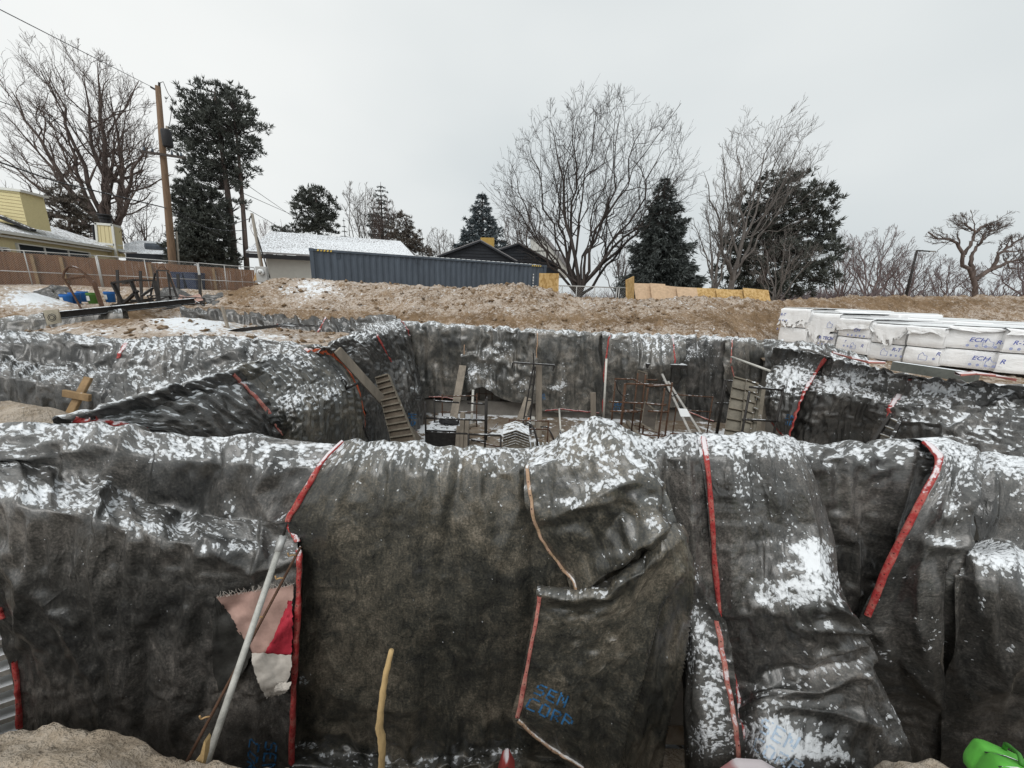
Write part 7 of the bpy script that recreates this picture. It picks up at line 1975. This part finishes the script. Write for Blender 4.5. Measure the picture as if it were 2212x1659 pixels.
def bare_tree(label, base_px, crown, Y, seed, nst=8, fork=.12, r0=.3, counts=(7, 6, 5), rmin=None, mat='bark_dark', curl=.35, up=.25, vase=.5, group=None, ry=.8, targets=None, twig=1.0, base_z=.86, limbs=None):
    """crown = (px, py, rx, ry) ellipse in pixels"""
    rs = np.random.RandomState(seed)
    cx, cy, erx, ery = crown
    C = P(cx, cy, Y); s = Y / FPX / ray(cx, cy)[1] * 1.04
    rad = np.array((erx*s, erx*s*ry, ery*s))
    base = P(base_px[0], base_px[1], Y); base[2] = min(base[2], base_z)
    rmin = rmin or .00032 * Y
    t = thing('bare_tree', base, label, 'tree', group)
    H = C[2] + rad[2] - base[2]
    fk = base + np.array((0, 0, 1)) * H*fork + np.array((rs.randn()*.1, 0, 0))
    tr = Tubes()
    tr.add([base, base + (fk - base)*.5, fk + (0,0,.15)], [r0*1.25, r0, r0*.92], 9)
    tw = Tubes()
    def inside(p, m=1.0): return (((p - C)/rad)**2).sum() < m
    def curve(p, q, ctrl, n, wob, pin=False):
        u = np.linspace(0, 1, n)[:, None]
        c = (1-u)**2*p + 2*u*(1-u)*ctrl + u*u*q
        L = np.linalg.norm(q - p)
        w = np.cumsum(rs.randn(n, 3), 0) * wob * L / n; w -= w[0]
        if pin: w -= w[-1]*u
        return c + w
    def grow(pts, rr, lvl, L):
        if lvl > len(counts): return
        k = counts[lvl-1]
        for j in range(k):
            u = (j + .3 + rs.rand()*.7) / k
            u = .22 + .78*u if lvl > 1 else .28 + .72*u
            i = min(int(u*(len(pts)-1)), len(pts)-2); f = u*(len(pts)-1) - i
            p = pts[i]*(1-f) + pts[i+1]*f; r = rr[i]*(1-f) + rr[i+1]*f
            d = pts[i+1] - pts[i]; d /= np.linalg.norm(d) + 1e-9
            ax = rs.randn(3); ax -= d*(ax @ d); ax /= np.linalg.norm(ax) + 1e-9
            ang = rs.uniform(.35, .85)
            nd = d*math.cos(ang) + ax*math.sin(ang); nd[2] += up; nd /= np.linalg.norm(nd)
            l = L * (.62 - .30*u) * rs.uniform(.7, 1.2)
            q = p + nd*l
            for _ in range(5):
                if inside(q, 1.0): break
                l *= .75; q = p + nd*l
            if l < .12: continue
            ctl = p + nd*l*.5 + np.array((0, 0, -up*.25*l)) + rs.randn(3)*l*.06
            n = max(3, 7 - 2*lvl + 1)
            c = curve(p, q, ctl, n, curl)
            ra = max(r*.55, rmin)
            rb = max(ra*.35, rmin*.6)
            cr = np.linspace(ra, rb, n)
            (tr if lvl == 1 else tw).add(c, cr, 5 if lvl == 1 else 3)
            grow(c, cr, lvl+1, l)
    for (pts, ra, rb) in (limbs or ()):
        q = along([P(x, y, Y) for x, y in pts], 16); q[1:-1] += rs.randn(14, 3)*.05
        cr = np.linspace(ra, rb, 16); tr.add(q, cr, 7); grow(q[6:], cr[6:], 1, rad[0]*.62)
    for k in range(nst):
        if targets is not None and k < len(targets):
            q = P(targets[k][0], targets[k][1], Y + rs.uniform(-.4, .4)*rad[1])
        else:
            az = 2*math.pi*(k*.618 + rs.rand()*.15); el = math.acos(1 - (k + .5)/nst*1.0)
            dv = np.array((math.sin(el)*math.cos(az), math.sin(el)*math.sin(az), math.cos(el)))
            q = C + dv*rad*rs.uniform(.86, 1.0)
        dd = q - fk; Lk = np.linalg.norm(dd)
        st = fk - np.array((0, 0, 1))*H*fork*.35*rs.rand()
        ctl = st + dd*.45 + np.array((0, 0, vase*.28*Lk)) * (1 - abs(dd[2])/Lk) + rs.randn(3)*Lk*.03
        c = curve(st, q, ctl, 11, curl*.55, True)
        ra = r0*rs.uniform(.32, .62); cr = ra*(1 - np.linspace(0, 1, 11))**.8*.96 + rmin
        tr.add(c, cr, 6)
        grow(c, cr, 1, Lk*.8)
    tr.build('trunk', M[mat], t)
    if tw.V: tw.build('crown', M[mat], t)
    return t

def needle_mesh(pts, dirs, L, W, rs, per=3, droop=0.0):
    """sprays of needles: thin tapering blades round each point"""
    n = len(pts); pts = np.repeat(pts, per, 0); d = np.repeat(dirs, per, 0) + rs.randn(n*per, 3)*.55
    d[:, 2] -= droop
    d /= np.linalg.norm(d, axis=1, keepdims=True) + 1e-9
    a = np.cross(d, rs.randn(n*per, 3)); a /= np.linalg.norm(a, axis=1, keepdims=True) + 1e-9
    l = L*rs.uniform(.6, 1.25, (n*per, 1)); w = W*rs.uniform(.7, 1.3, (n*per, 1))
    V = np.stack([pts, pts + d*l*.45 + a*w, pts + d*l, pts + d*l*.45 - a*w], 1).reshape(-1, 3)
    return V, np.arange(len(V)).reshape(-1, 4)

def spruce(label, base_px, top_px, half_w, Y, seed, mat='spruce', whorls=26, per=11, power=.85, dens=1.0, jag=.25, group=None, low=.03, L=None, name='spruce_tree'):
    rs = np.random.RandomState(seed); s = Y/FPX*.98
    base = P(base_px[0], base_px[1], Y); top = P(top_px[0], top_px[1], Y); base[2] = min(base[2], .86)
    H = top[2] - base[2]; R = half_w*s
    t = thing(name, base, label, 'tree', group)
    tr = MB().tube([base, (base+top)/2, top], [R*.10, R*.06, .02], 8); tr.build('trunk', M['bark_dark'], t, True)
    br = Tubes(); Pn, Dn = [], []
    for k in range(whorls):
        f = low + (1-low)*(k + rs.rand()*.5)/whorls
        rr = R*(1 - f)**power*(1 + jag*(rs.rand()-.5)) + .01*R
        o = base + (top - base)*f
        m = int(per*(1 - .5*f)) + 2; ph = rs.rand()*6
        for j in range(m):
            az = ph + 2*math.pi*j/m + rs.randn()*.15
            r1 = rr*rs.uniform(1 - jag*1.3, 1.05 + jag*.3)
            dr = np.array((math.cos(az), math.sin(az), 0))
            u = np.linspace(0, 1, 6)[:, None]
            c = o + dr*r1*u + np.array((0,0,1))*r1*(-.30*u**1.2 + .16*u**3)
            br.add(c, np.linspace(.03, .008, 6)*R/2.5, 3)
            nn = max(4, int(r1/R*20*dens))
            uu = np.sqrt(rs.uniform(.04, 1, nn))
            q = o + dr*r1*uu[:, None] + np.array((0,0,1))*(r1*(-.30*uu**1.2 + .16*uu**3))[:, None] + rs.randn(nn, 3)*.07*r1*.6
            Pn.append(q); Dn.append(np.tile(dr, (nn, 1)) + np.array((0, 0, -.15)))
    br.build('branches', M['bark_dark'], t)
    PP = np.concatenate(Pn); sc = .42 + .6*np.clip((top[2] - PP[:, 2])/H, 0, 1)
    V, Fq = needle_mesh(PP, np.concatenate(Dn), (L or R*.16)*np.repeat(sc, 7)[:, None], R*.014*np.repeat(sc, 7)[:, None], rs, 7, .12)
    link_mesh('crown', V, Fq, M[mat], t)
    return t

def pine(label, trunks, lobes, Y, seed, mat='pine', dens=1.0, L=.42, W=.05, group=None, fill=.75, name='pine_tree', tuft=7):
    """lobes: (px, py, rx, ry) masses of foliage; trunks: polylines of pixels with a radius"""
    rs = np.random.RandomState(seed); s = Y/FPX*1.02
    b = P(*trunks[0][0][0], Y); b[2] = min(b[2], .86)
    t = thing(name, b, label, 'tree', group)
    tr = MB(); axis = []
    for pts, r in trunks:
        q = [P(x, y, Y) for x, y in pts]; q[0][2] = min(q[0][2], .86)
        q = along(q, 10); axis.append(q)
        tr.tube(q, list(np.linspace(r, r*.3, 10)), 8)
    tr.build('trunk', M['bark_brown'], t, True)
    ax = np.concatenate(axis)
    br = Tubes(); Pn, Dn = [], []
    for (x, y, rx, ry) in lobes:
        C = P(x, y, Y) + np.array((0, rs.uniform(-.35, .35)*rx*s, 0)); rad = np.array((rx*s, rx*s*.9, ry*s))
        nclump = max(5, int(rx*ry/44*dens))
        dv = rs.randn(nclump, 3); dv /= np.linalg.norm(dv, axis=1, keepdims=True)
        cc = C + dv*rad*(rs.uniform(.25, 1, (nclump, 1))**(1/2.2))
        j = np.argmin(((ax - C)**2).sum(1) + np.maximum(0, ax[:, 2] - C[2])*3); a0 = ax[j]
        for c in cc[::2]:
            u = np.linspace(0, 1, 5)[:, None]
            m = (a0 + c)/2 + np.array((0, 0, -.08*np.linalg.norm(c - a0)))
            br.add((1-u)**2*a0 + 2*u*(1-u)*m + u*u*c, np.linspace(.05, .012, 5)*Y/32, 3)
        k = tuft
        side = np.cross(dv, (0, 0, 1)) + rs.randn(nclump, 3)*.2
        off = rs.uniform(-1, 1, (nclump, k, 1))*side[:, None, :]*L*1.3 + rs.randn(nclump, k, 3)*np.array((.16, .16, .10))*L
        pp = (cc[:, None, :] + off).reshape(-1, 3)
        dd = np.repeat(dv, k, 0)*.45 + np.array((0, 0, .55)) + rs.randn(nclump*k, 3)*.35
        Pn.append(pp); Dn.append(dd)
    br.build('branches', M['bark_dark'], t)
    V, Fq = needle_mesh(np.concatenate(Pn), np.concatenate(Dn), L*.72, W*.52, rs, 8)
    link_mesh('crown', V, Fq, M[mat], t)
    return t

def trees():
    G = 'bare trees behind the site'
    bare_tree('large spreading bare tree behind the yellow house at far left', (238,560), (150,310,205,195), 36, 3, nst=13, fork=.26, r0=.48, counts=(9,8,5), mat='bark_brown', vase=.35, curl=.30, group=G,
              targets=[(90,135),(20,190),(-40,300),(-30,420),(180,150),(235,190),(290,225),(330,300),(300,400),(140,230),(60,260),(210,130),(255,260)])
    bare_tree('big vase-shaped bare tree right of centre with many dark upright limbs', (1252,625), (1278,425,214,190), 29, 8, nst=15, fork=.07, r0=.25, counts=(9,7,5), mat='bark_dark', vase=.62, curl=.42, group=G,
              targets=[(1082,405),(1100,345),(1140,300),(1190,262),(1240,250),(1290,240),(1340,246),(1392,272),(1432,318),(1475,372),(1450,430),(1110,470),(1310,340),(1215,340),(1400,470)])
    bare_tree('tall leaning bare tree in front of the wide pine', (1575,640), (1640,420,125,185), 33, 12, nst=9, fork=.20, r0=.24, counts=(7,6,5), mat='bark_grey', vase=.45, curl=.30, group=G,
              targets=[(1560,310),(1520,370),(1525,450),(1590,300),(1690,250),(1740,290),(1755,355),(1700,300),(1650,330)])
    bare_tree('thin bare tree standing right of the dark spruce', (1545,640), (1545,500,55,120), 31, 13, nst=6, fork=.2, r0=.16, counts=(6,5,4), mat='bark_grey', vase=.3, curl=.25, group=G)
    bare_tree('small grey bare bush-like tree at the foot of the wide pine', (1672,645), (1690,565,75,70), 30, 14, nst=8, fork=.12, r0=.12, counts=(6,5,4), mat='bark_grey', vase=.3, group=G)
    z6 = lambda *q: [((1670 + x*.3973)*.885, (195 + y*.3973)*.885) for x, y in q]
    bare_tree('gnarled bare tree with few thick crooked limbs near the right edge', (2113,652), (2105,548,112,88), 42, 15, nst=0, fork=.02, r0=.34, counts=(10,7,6), mat='bark_brown', curl=.4, up=.12, group=G,
              limbs=[(z6((1785,1350),(1782,1230),(1755,1165),(1700,1135),(1715,1080),(1680,1020),(1675,985),(1620,975),(1545,985),(1500,935)), .26, .06),
                     (z6((1775,1200),(1765,1160),(1765,1075),(1810,1020),(1835,950),(1880,925)), .23, .06), (z6((1715,1085),(1760,1010),(1785,940),(1750,900),(1700,880)), .18, .05),
                     (z6((1790,1230),(1815,1205),(1895,1160),(1930,1075),(2000,1020),(2070,975)), .25, .08), (z6((1880,1170),(1970,1130),(2040,1108)), .22, .10), (z6((1790,940),(1830,900),(1900,890)), .14, .05)])
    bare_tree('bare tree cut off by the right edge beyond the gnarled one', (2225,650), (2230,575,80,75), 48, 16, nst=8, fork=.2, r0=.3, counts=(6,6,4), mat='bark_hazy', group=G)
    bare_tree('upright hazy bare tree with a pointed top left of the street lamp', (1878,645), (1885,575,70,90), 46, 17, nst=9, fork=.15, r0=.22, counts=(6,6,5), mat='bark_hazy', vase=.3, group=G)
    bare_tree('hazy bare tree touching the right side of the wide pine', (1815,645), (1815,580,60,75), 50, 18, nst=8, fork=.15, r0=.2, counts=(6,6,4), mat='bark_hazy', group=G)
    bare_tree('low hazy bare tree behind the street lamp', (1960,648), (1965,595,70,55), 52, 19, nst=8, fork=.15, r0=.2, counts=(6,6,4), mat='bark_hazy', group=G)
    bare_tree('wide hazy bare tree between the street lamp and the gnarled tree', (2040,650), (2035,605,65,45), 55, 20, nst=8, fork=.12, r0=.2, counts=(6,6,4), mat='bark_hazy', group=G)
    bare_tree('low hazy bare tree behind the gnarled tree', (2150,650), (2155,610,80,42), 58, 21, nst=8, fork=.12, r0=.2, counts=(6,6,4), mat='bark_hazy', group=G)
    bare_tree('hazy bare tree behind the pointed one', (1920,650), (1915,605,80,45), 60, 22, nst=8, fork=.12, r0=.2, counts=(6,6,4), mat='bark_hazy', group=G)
    bare_tree('rounded bare tree behind the dark house left of the big vase tree', (1130,560), (1130,495,58,60), 40, 23, nst=8, fork=.15, r0=.2, counts=(6,6,4), mat='bark_brown', group=G)
    bare_tree('small bare tree above the container right of the dark pines', (950,560), (953,525,32,34), 48, 24, nst=7, fork=.12, r0=.14, counts=(6,5,4), mat='bark_grey', group=G)
    bare_tree('pale bare tree left of the spruce above the garage roof', (790,540), (780,455,42,60), 58, 25, nst=8, fork=.15, r0=.2, counts=(6,6,4), mat='bark_grey', group=G)
    bare_tree('reddish brown bare tree in front of the spruce above the garage', (830,545), (825,480,40,55), 50, 26, nst=8, fork=.2, r0=.2, counts=(7,6,5), mat='bark_brown', group=G)
    bare_tree('bare tree behind the utility pole above the neighbour roof', (300,555), (300,490,60,55), 40, 27, nst=7, fork=.15, r0=.16, counts=(6,5,4), mat='bark_brown', group=G)
    bare_tree('small bare shrub tree between the big bare tree and the dark spruce', (1335,640), (1330,570,50,60), 36, 28, nst=7, fork=.1, r0=.12, counts=(6,5,4), mat='bark_brown', group=G)
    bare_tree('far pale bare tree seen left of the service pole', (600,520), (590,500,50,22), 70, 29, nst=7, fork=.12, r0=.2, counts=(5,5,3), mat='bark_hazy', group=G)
    # evergreens
    pine('tall dark two-trunked pine beside the utility pole', [([(505,600),(500,480),(480,330),(465,200)], .30), ([(532,600),(525,450),(515,330),(505,240)], .22)],
         [(452,205,34,20),(500,206,32,20),(425,236,34,24),(470,238,44,28),(516,246,34,26),(556,272,24,14),(402,282,26,22),(446,296,42,30),(500,300,42,30),(536,322,24,18),
          (415,330,30,18),(466,345,46,22),(520,362,26,18),(480,378,34,14),(530,412,14,14),(512,438,16,10),(404,300,18,14),(440,262,40,20),(420,362,34,18),(455,372,40,18),(410,385,26,16),(500,388,22,12),(490,268,40,20),(395,318,18,14)], 30, 40, L=.46, W=.055, dens=1.35)
    pine('dense dark evergreen under the tall pine', [([(440,610),(440,500),(435,410)], .25)],
         [(425,412,30,18),(435,436,46,26),(415,462,34,22),(455,478,46,26),(420,500,44,28),(462,515,46,28),(405,540,30,30),(450,548,56,30),(420,570,50,24),(490,560,26,22)], 29, 41, L=.44, W=.06, dens=2.6, name='evergreen_tree')
    pine('grey-green bushy evergreen behind the yellow house roof', [([(150,560),(150,480),(148,410)], .2)],
         [(150,420,26,26),(140,455,38,30),(165,460,34,30),(135,490,46,28),(175,495,40,30),(150,520,60,24)], 33, 42, 'needles_brown', L=.45, W=.05, dens=1.2, name='evergreen_tree')
    pine('round-headed dark pine above the garage roof', [([(690,560),(686,480),(682,420)], .3)],
         [(680,425,32,18),(665,445,26,20),(700,448,28,22),(682,462,38,24),(665,485,26,18),(702,485,24,20),(684,498,34,16)], 56, 43, L=.75, W=.10, dens=1.8)
    pine('little dark pine peeking over the left end of the garage roof', [([(610,520),(610,500),(608,488)], .15)], [(600,496,13,8),(615,498,14,8),(625,503,12,6)], 60, 44, L=.6, W=.09, dens=2.5)
    spruce('small spruce just left of the tall spruce pair above the garage', (748,540), (742,470), 26, 55, 45, whorls=16, per=9)
    spruce('tall dark spruce above the middle of the garage roof', (828,575), (822,393), 52, 56, 46, whorls=26, per=11, power=.62, jag=.5, dens=1.3)
    pine('ragged brownish pine right of the tall spruce above the container', [([(880,560),(878,500),(875,470)], .2)], [(873,478,18,14),(868,500,26,16),(888,505,22,16),(880,525,36,16),(905,535,26,14),(925,545,16,12)], 50, 47, 'needles_brown', L=.6, W=.08, dens=2.0)
    spruce('small dark spruce low over the container top', (912,565), (912,503), 22, 52, 48, whorls=12, per=9)
    spruce('blue-grey spruce behind the dark gabled house', (1040,600), (1042,413), 98, 50, 49, 'spruce_blue', whorls=28, per=13, power=.85, dens=1.5)
    spruce('big dark cone-shaped spruce right of the vase-shaped bare tree', (1428,650), (1436,380), 92, 27.5, 50, 'spruce', whorls=36, per=14, power=.72, dens=2.0, jag=.4)
    pine('wide dark pine behind the tall leaning bare tree', [([(1640,650),(1660,520),(1690,400)], .4)],
         [(1690,395,40,24),(1735,400,36,24),(1650,430,48,30),(1705,432,54,32),(1760,440,34,28),(1625,470,44,30),(1680,475,60,34),(1745,478,48,32),(1785,490,26,22),(1600,505,38,28),
          (1660,515,60,32),(1730,520,60,32),(1790,520,26,18),(1585,545,38,30),(1650,555,60,32),(1720,560,60,32),(1775,555,36,24),(1580,590,36,32),(1640,600,60,32),(1710,600,60,30),(1760,595,36,24),(1590,625,50,20),(1680,628,80,18)], 36, 51, L=.62, W=.075, dens=1.0)
    spruce('low dark juniper at the left foot of the cone-shaped spruce', (1350,645), (1352,585), 28, 27, 52, 'spruce', whorls=10, per=9)
    # distant wooded strip
    rs = np.random.RandomState(9); tw = Tubes()
    for k in range(2600):
        y = rs.uniform(64, 84)
        if k % 4: x = rs.uniform(.55, 1.5)*y; h = rs.uniform(2.0, 5.5)
        else: x = rs.uniform(-.8, .9)*y; h = rs.uniform(1.2, 3.6)
        b0 = np.array((x, y, .5))
        for j in range(5):
            q = b0 + np.array((rs.randn()*1.3, rs.randn(), h*rs.uniform(.5, 1)))
            tw.add([b0, (b0+q)/2 + rs.randn(3)*.25, q], [.05, .035, .02], 3)
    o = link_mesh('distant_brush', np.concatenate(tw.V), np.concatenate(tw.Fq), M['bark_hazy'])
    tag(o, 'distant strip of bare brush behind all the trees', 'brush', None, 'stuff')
trees()
# ------------------------------------------------------------------ foreground
M['pole_galv'] = mat_plain('pole_galvanised', (0.42, 0.415, 0.385), 0.65, 0.1, 0.35, 22, None, 0.002)
M['case_dark'] = mat_plain('case_dark_green', (0.05, 0.20, 0.03), 0.5, 0, 0.2, 9)
M['wood_brown'] = mat_plain('wood_brown', (0.27, 0.18, 0.095), 0.85, 0, 0.35, 9, 1.2, 0.004)
M['stick'] = mat_plain('stick_wood', (0.44, 0.31, 0.15), 0.8, 0, 0.45, 14, None, 0.006, (1, 1, .3))
M['case_green'] = mat_plain('case_green', (0.13, 0.50, 0.07), 0.45, 0, 0.25, 5, 1.35, 0.002)
def foreground():
    # turnbuckle brace
    a, b = P(432,1690,1.02), P(603,1185,1.62)
    t = thing('brace_pole', a, 'pale steel brace pole slanting across the torn blanket at lower left', 'brace')
    MB().tube([a, b], .0138, 14).build('tube', M['pole_galv'], t, True)
    d = (b - a)/np.linalg.norm(b - a)
    MB().tube([b - d*.015, b + d*.06], .018, 14).build('collar', M['galv'], t, True)
    MB().tube([b + d*.05, P(618,1132,1.66)], .007, 8).build('threaded_rod', M['steel_dark'], t, True)
    # rebar with tie hooks
    p0, p1 = P(385,1680,1.12), P(650,1180,1.72)
    t = thing('rebar', p0, 'rusty ribbed reinforcing bar with hooked tie wires beside the brace pole', 'rebar')
    q = along([p0, p1], 150); r = .0062 + .0012*(np.arange(150) % 2)
    MB().tube(q, list(r), 7).build('bar', M['rust'], t, True)
    for (x, y) in ((408,1570),(520,1360),(560,1265),(606,1205)):
        f = (1680 - y)/500.0; c = p0 + (p1 - p0)*f
        h = along([c, c + (-.012,-.012,.012), c + (-.028,-.018,.008), c + (-.030,-.018,.028)], 9)
        MB().tube(h, .0035, 6).build('tie_hook', M['wood_new'], t, True)
    # broken stake and stick
    def stick(lab, pts, rr, name='stick'):
        q = along(pts, 30); rs = np.random.RandomState(4)
        q = q + rs.randn(30, 3)*.0008
        rad = np.interp(np.linspace(0, 1, 30), np.linspace(0, 1, len(rr)), rr)*(1 + .04*rs.randn(30))
        o = MB().tube(q, list(rad), 9).build(name, M['stick'], None, True); return tag(o, lab, 'stick')
    stick('peeled crooked stick standing upright in front of the centre blanket', [P(822,1700,1.06), P(826,1600,1.06), P(819,1575,1.06), P(826,1500,1.07), P(832,1460,1.07), P(846,1405,1.08)], [.013,.0125,.015,.012,.0115,.009])
    o = MB().prism([P(395,1680,.98), P(432,1632,1.0), P(441,1600,1.0), P(444,1606,1.0), P(440,1640,1.0), P(428,1680,.98)], (0, .025, 0)).build('broken_stake', M['stick'])
    tag(o, 'splintered yellow wooden stake at the foot of the brace pole', 'stake')
    # green case, bottom right
    c = P(2140, 1655, 1.02)
    t = thing('tool_case', (c[0], c[1], 0.0), 'bright green ribbed plastic case lying at the bottom right corner', 'case')
    ax = P(2215,1665,.90) - P(2105,1602,1.10); ax[2] *= .6; ax /= np.linalg.norm(ax)
    sx = np.cross(ax, (0, 0, 1)); sx /= np.linalg.norm(sx); uz = np.cross(sx, ax)
    Rm = np.stack([ax, sx, uz], 1)
    ctr = P(2206, 1700, .98)
    def rnd(poly, k=4, f=.28):
        out = []
        for i in range(len(poly)):
            a0, b0, c0 = np.array(poly[i-1]), np.array(poly[i]), np.array(poly[(i+1) % len(poly)])
            p0, p1 = b0 + (a0-b0)*f, b0 + (c0-b0)*f
            for j in range(k):
                u = j/(k-1); out.append(tuple((1-u)**2*p0 + 2*u*(1-u)*b0 + u*u*p1))
        return out
    prof = [(-.095,-.06),(.095,-.06),(.10,-.02),(.075,.055),(.045,.066),(-.05,.066),(-.085,.04),(-.10,-.02)]
    prof = rnd(prof)
    def loft(secs):
        V = []; Fq = []; n = len(prof)
        for (s, k) in secs: V += [ctr + Rm @ np.array((s, y*k, z*k)) for y, z in prof]
        for i in range(len(secs)-1):
            for j in range(n):
                j2 = (j+1) % n; Fq.append((i*n+j, i*n+j2, (i+1)*n+j2, (i+1)*n+j))
        Fq += [tuple(reversed(range(n))), tuple((len(secs)-1)*n + j for j in range(n))]
        return MB().add(V, Fq)
    loft([(-.150,.62),(-.147,.80),(-.138,.92),(-.122,.985),(-.10,1.0),(-.052,1.0),(-.048,.975),(-.036,.975),(-.032,1.0),(.10,1.01),(.104,.985),(.116,.985),(.12,1.01),(.30,1.03),(.32,.95)]).build('shell', M['case_green'], t, True)
    for (s0, yy) in ((-.085, -.095), (.03, -.097)):
        MB().box(ctr + Rm @ np.array((s0 + .03, yy - .004, -.005)), (.035, .012, .035), Rm, .004).build('latch', M['case_dark'], t)
    MB().tube(along([ctr + Rm @ np.array(p) for p in ((-.11,.0,.066),(-.10,.0,.092),(-.02,.0,.096),(-.005,.0,.068))], 12), .007, 7).build('handle', M['case_dark'], t, True)
    for k in range(6):
        y0 = -.082 + .009*k
        MB().beam(ctr + Rm @ np.array((-.105+.012*k, -.101+.006*k, -.015+.012*k)), ctr + Rm @ np.array((-.06+.012*k, -.101+.006*k, -.012+.012*k)), .008, .005).build('rib', M['case_green'], t)
    MB().tube(along([ctr + Rm @ np.array(p) for p in ((-.03,-.09,.03),(-.03,-.04,.072),(-.02,.03,.072),(-.03,.08,.05))], 12), .0022, 5).build('strap_cord', M['tarp_black'], t, True)
    MB().tube(along([ctr + Rm @ np.array(p) for p in ((.06,-.09,.03),(.07,-.04,.073),(.05,.03,.073),(.06,.08,.05))], 12), .0022, 5).build('strap_cord', M['tarp_black'], t, True)
    # wooden cross of two boards at left
    t = thing('board_cross', P(165,890,3.3), 'brown wooden cross of two nailed boards left of the twisted blanket', 'stake')
    MB().beam(P(192,815,3.35), P(142,912,3.15), .07, .03, (0,-1,.2), .004).build('upright', M['wood_brown'], t)
    MB().beam(P(137,849,3.22), P(195,860,3.22), .065, .03, (0,-1,.1), .004).build('crosspiece', M['wood_brown'], t)
    # form panels showing at the left edge
    t = thing('form_stack', P(8,1450,1.75), 'stack of snowy ribbed steel forms at the lower left edge beside the blanket', 'forms')
    for k in range(8):
        y = 1330 + 34*k
        MB().beam(P(-90, y+42, 1.72), P(60, y-8, 1.84), .12, .035).build('rib', M['form_edge'], t)
    MB().prism([P(-90,1310,1.95), P(60,1290,1.95), P(60,1620,1.9), P(-90,1640,1.9)], (0,.03,0)).build('face', M['form_grey'], t)
    # clod of earth behind the wall at left
    nx, ny = 40, 26; gx, gy = np.meshgrid(np.linspace(-4.4, -2.92, nx), np.linspace(2.45, 3.25, ny))
    c0 = P(60, 885, 2.85)
    e = ((gx + 4.15)/.60)**2 + ((gy - 2.85)/.38)**2
    z = c0[2] + .05 - .30*e + .10*(fbm(gx*5, gy*5, 4, 3) - .5)
    ids = np.arange(nx*ny).reshape(ny, nx)
    o = link_mesh('earth_heap', np.stack([gx, gy, z], -1).reshape(-1, 3), np.stack([ids[:-1,:-1], ids[:-1,1:], ids[1:,1:], ids[1:,:-1]], -1).reshape(-1, 4), M['bank'], None, True, attrs={'snow': .42 + 0*z})
    tag(o, kind='structure')
    # red hems lying at the foot of the centre blanket
    for (pts, Y, lab) in (([(1075,1675),(1085,1640),(1098,1632),(1112,1660)], 1.55, 'folded pink hem peeking up at the bottom edge right of centre'),
                          ([(1560,1684),(1600,1656),(1660,1660),(1700,1684)], 1.42, 'snow-dusted red hem at the foot of the long red strip')):
        q = along([P(x, y, Y) for x, y in pts], 16); V = []
        for p in q: V += [p + (0, -.02, -.05), p + (0, 0, 0), p + (0, .05, -.02)]
        idx = np.arange(48).reshape(16, 3)
        o = link_mesh('loose_hem', V, np.stack([idx[:-1,:-1], idx[:-1,1:], idx[1:,1:], idx[1:,:-1]], -1).reshape(-1, 4), M['trim_red'], None, True)
        tag(o, lab, 'hem')
M['form_edge'] = mat_plain('form_edge', (0.33, 0.31, 0.28), 0.8, 0, 0.4, 7, 0.75)
foreground()
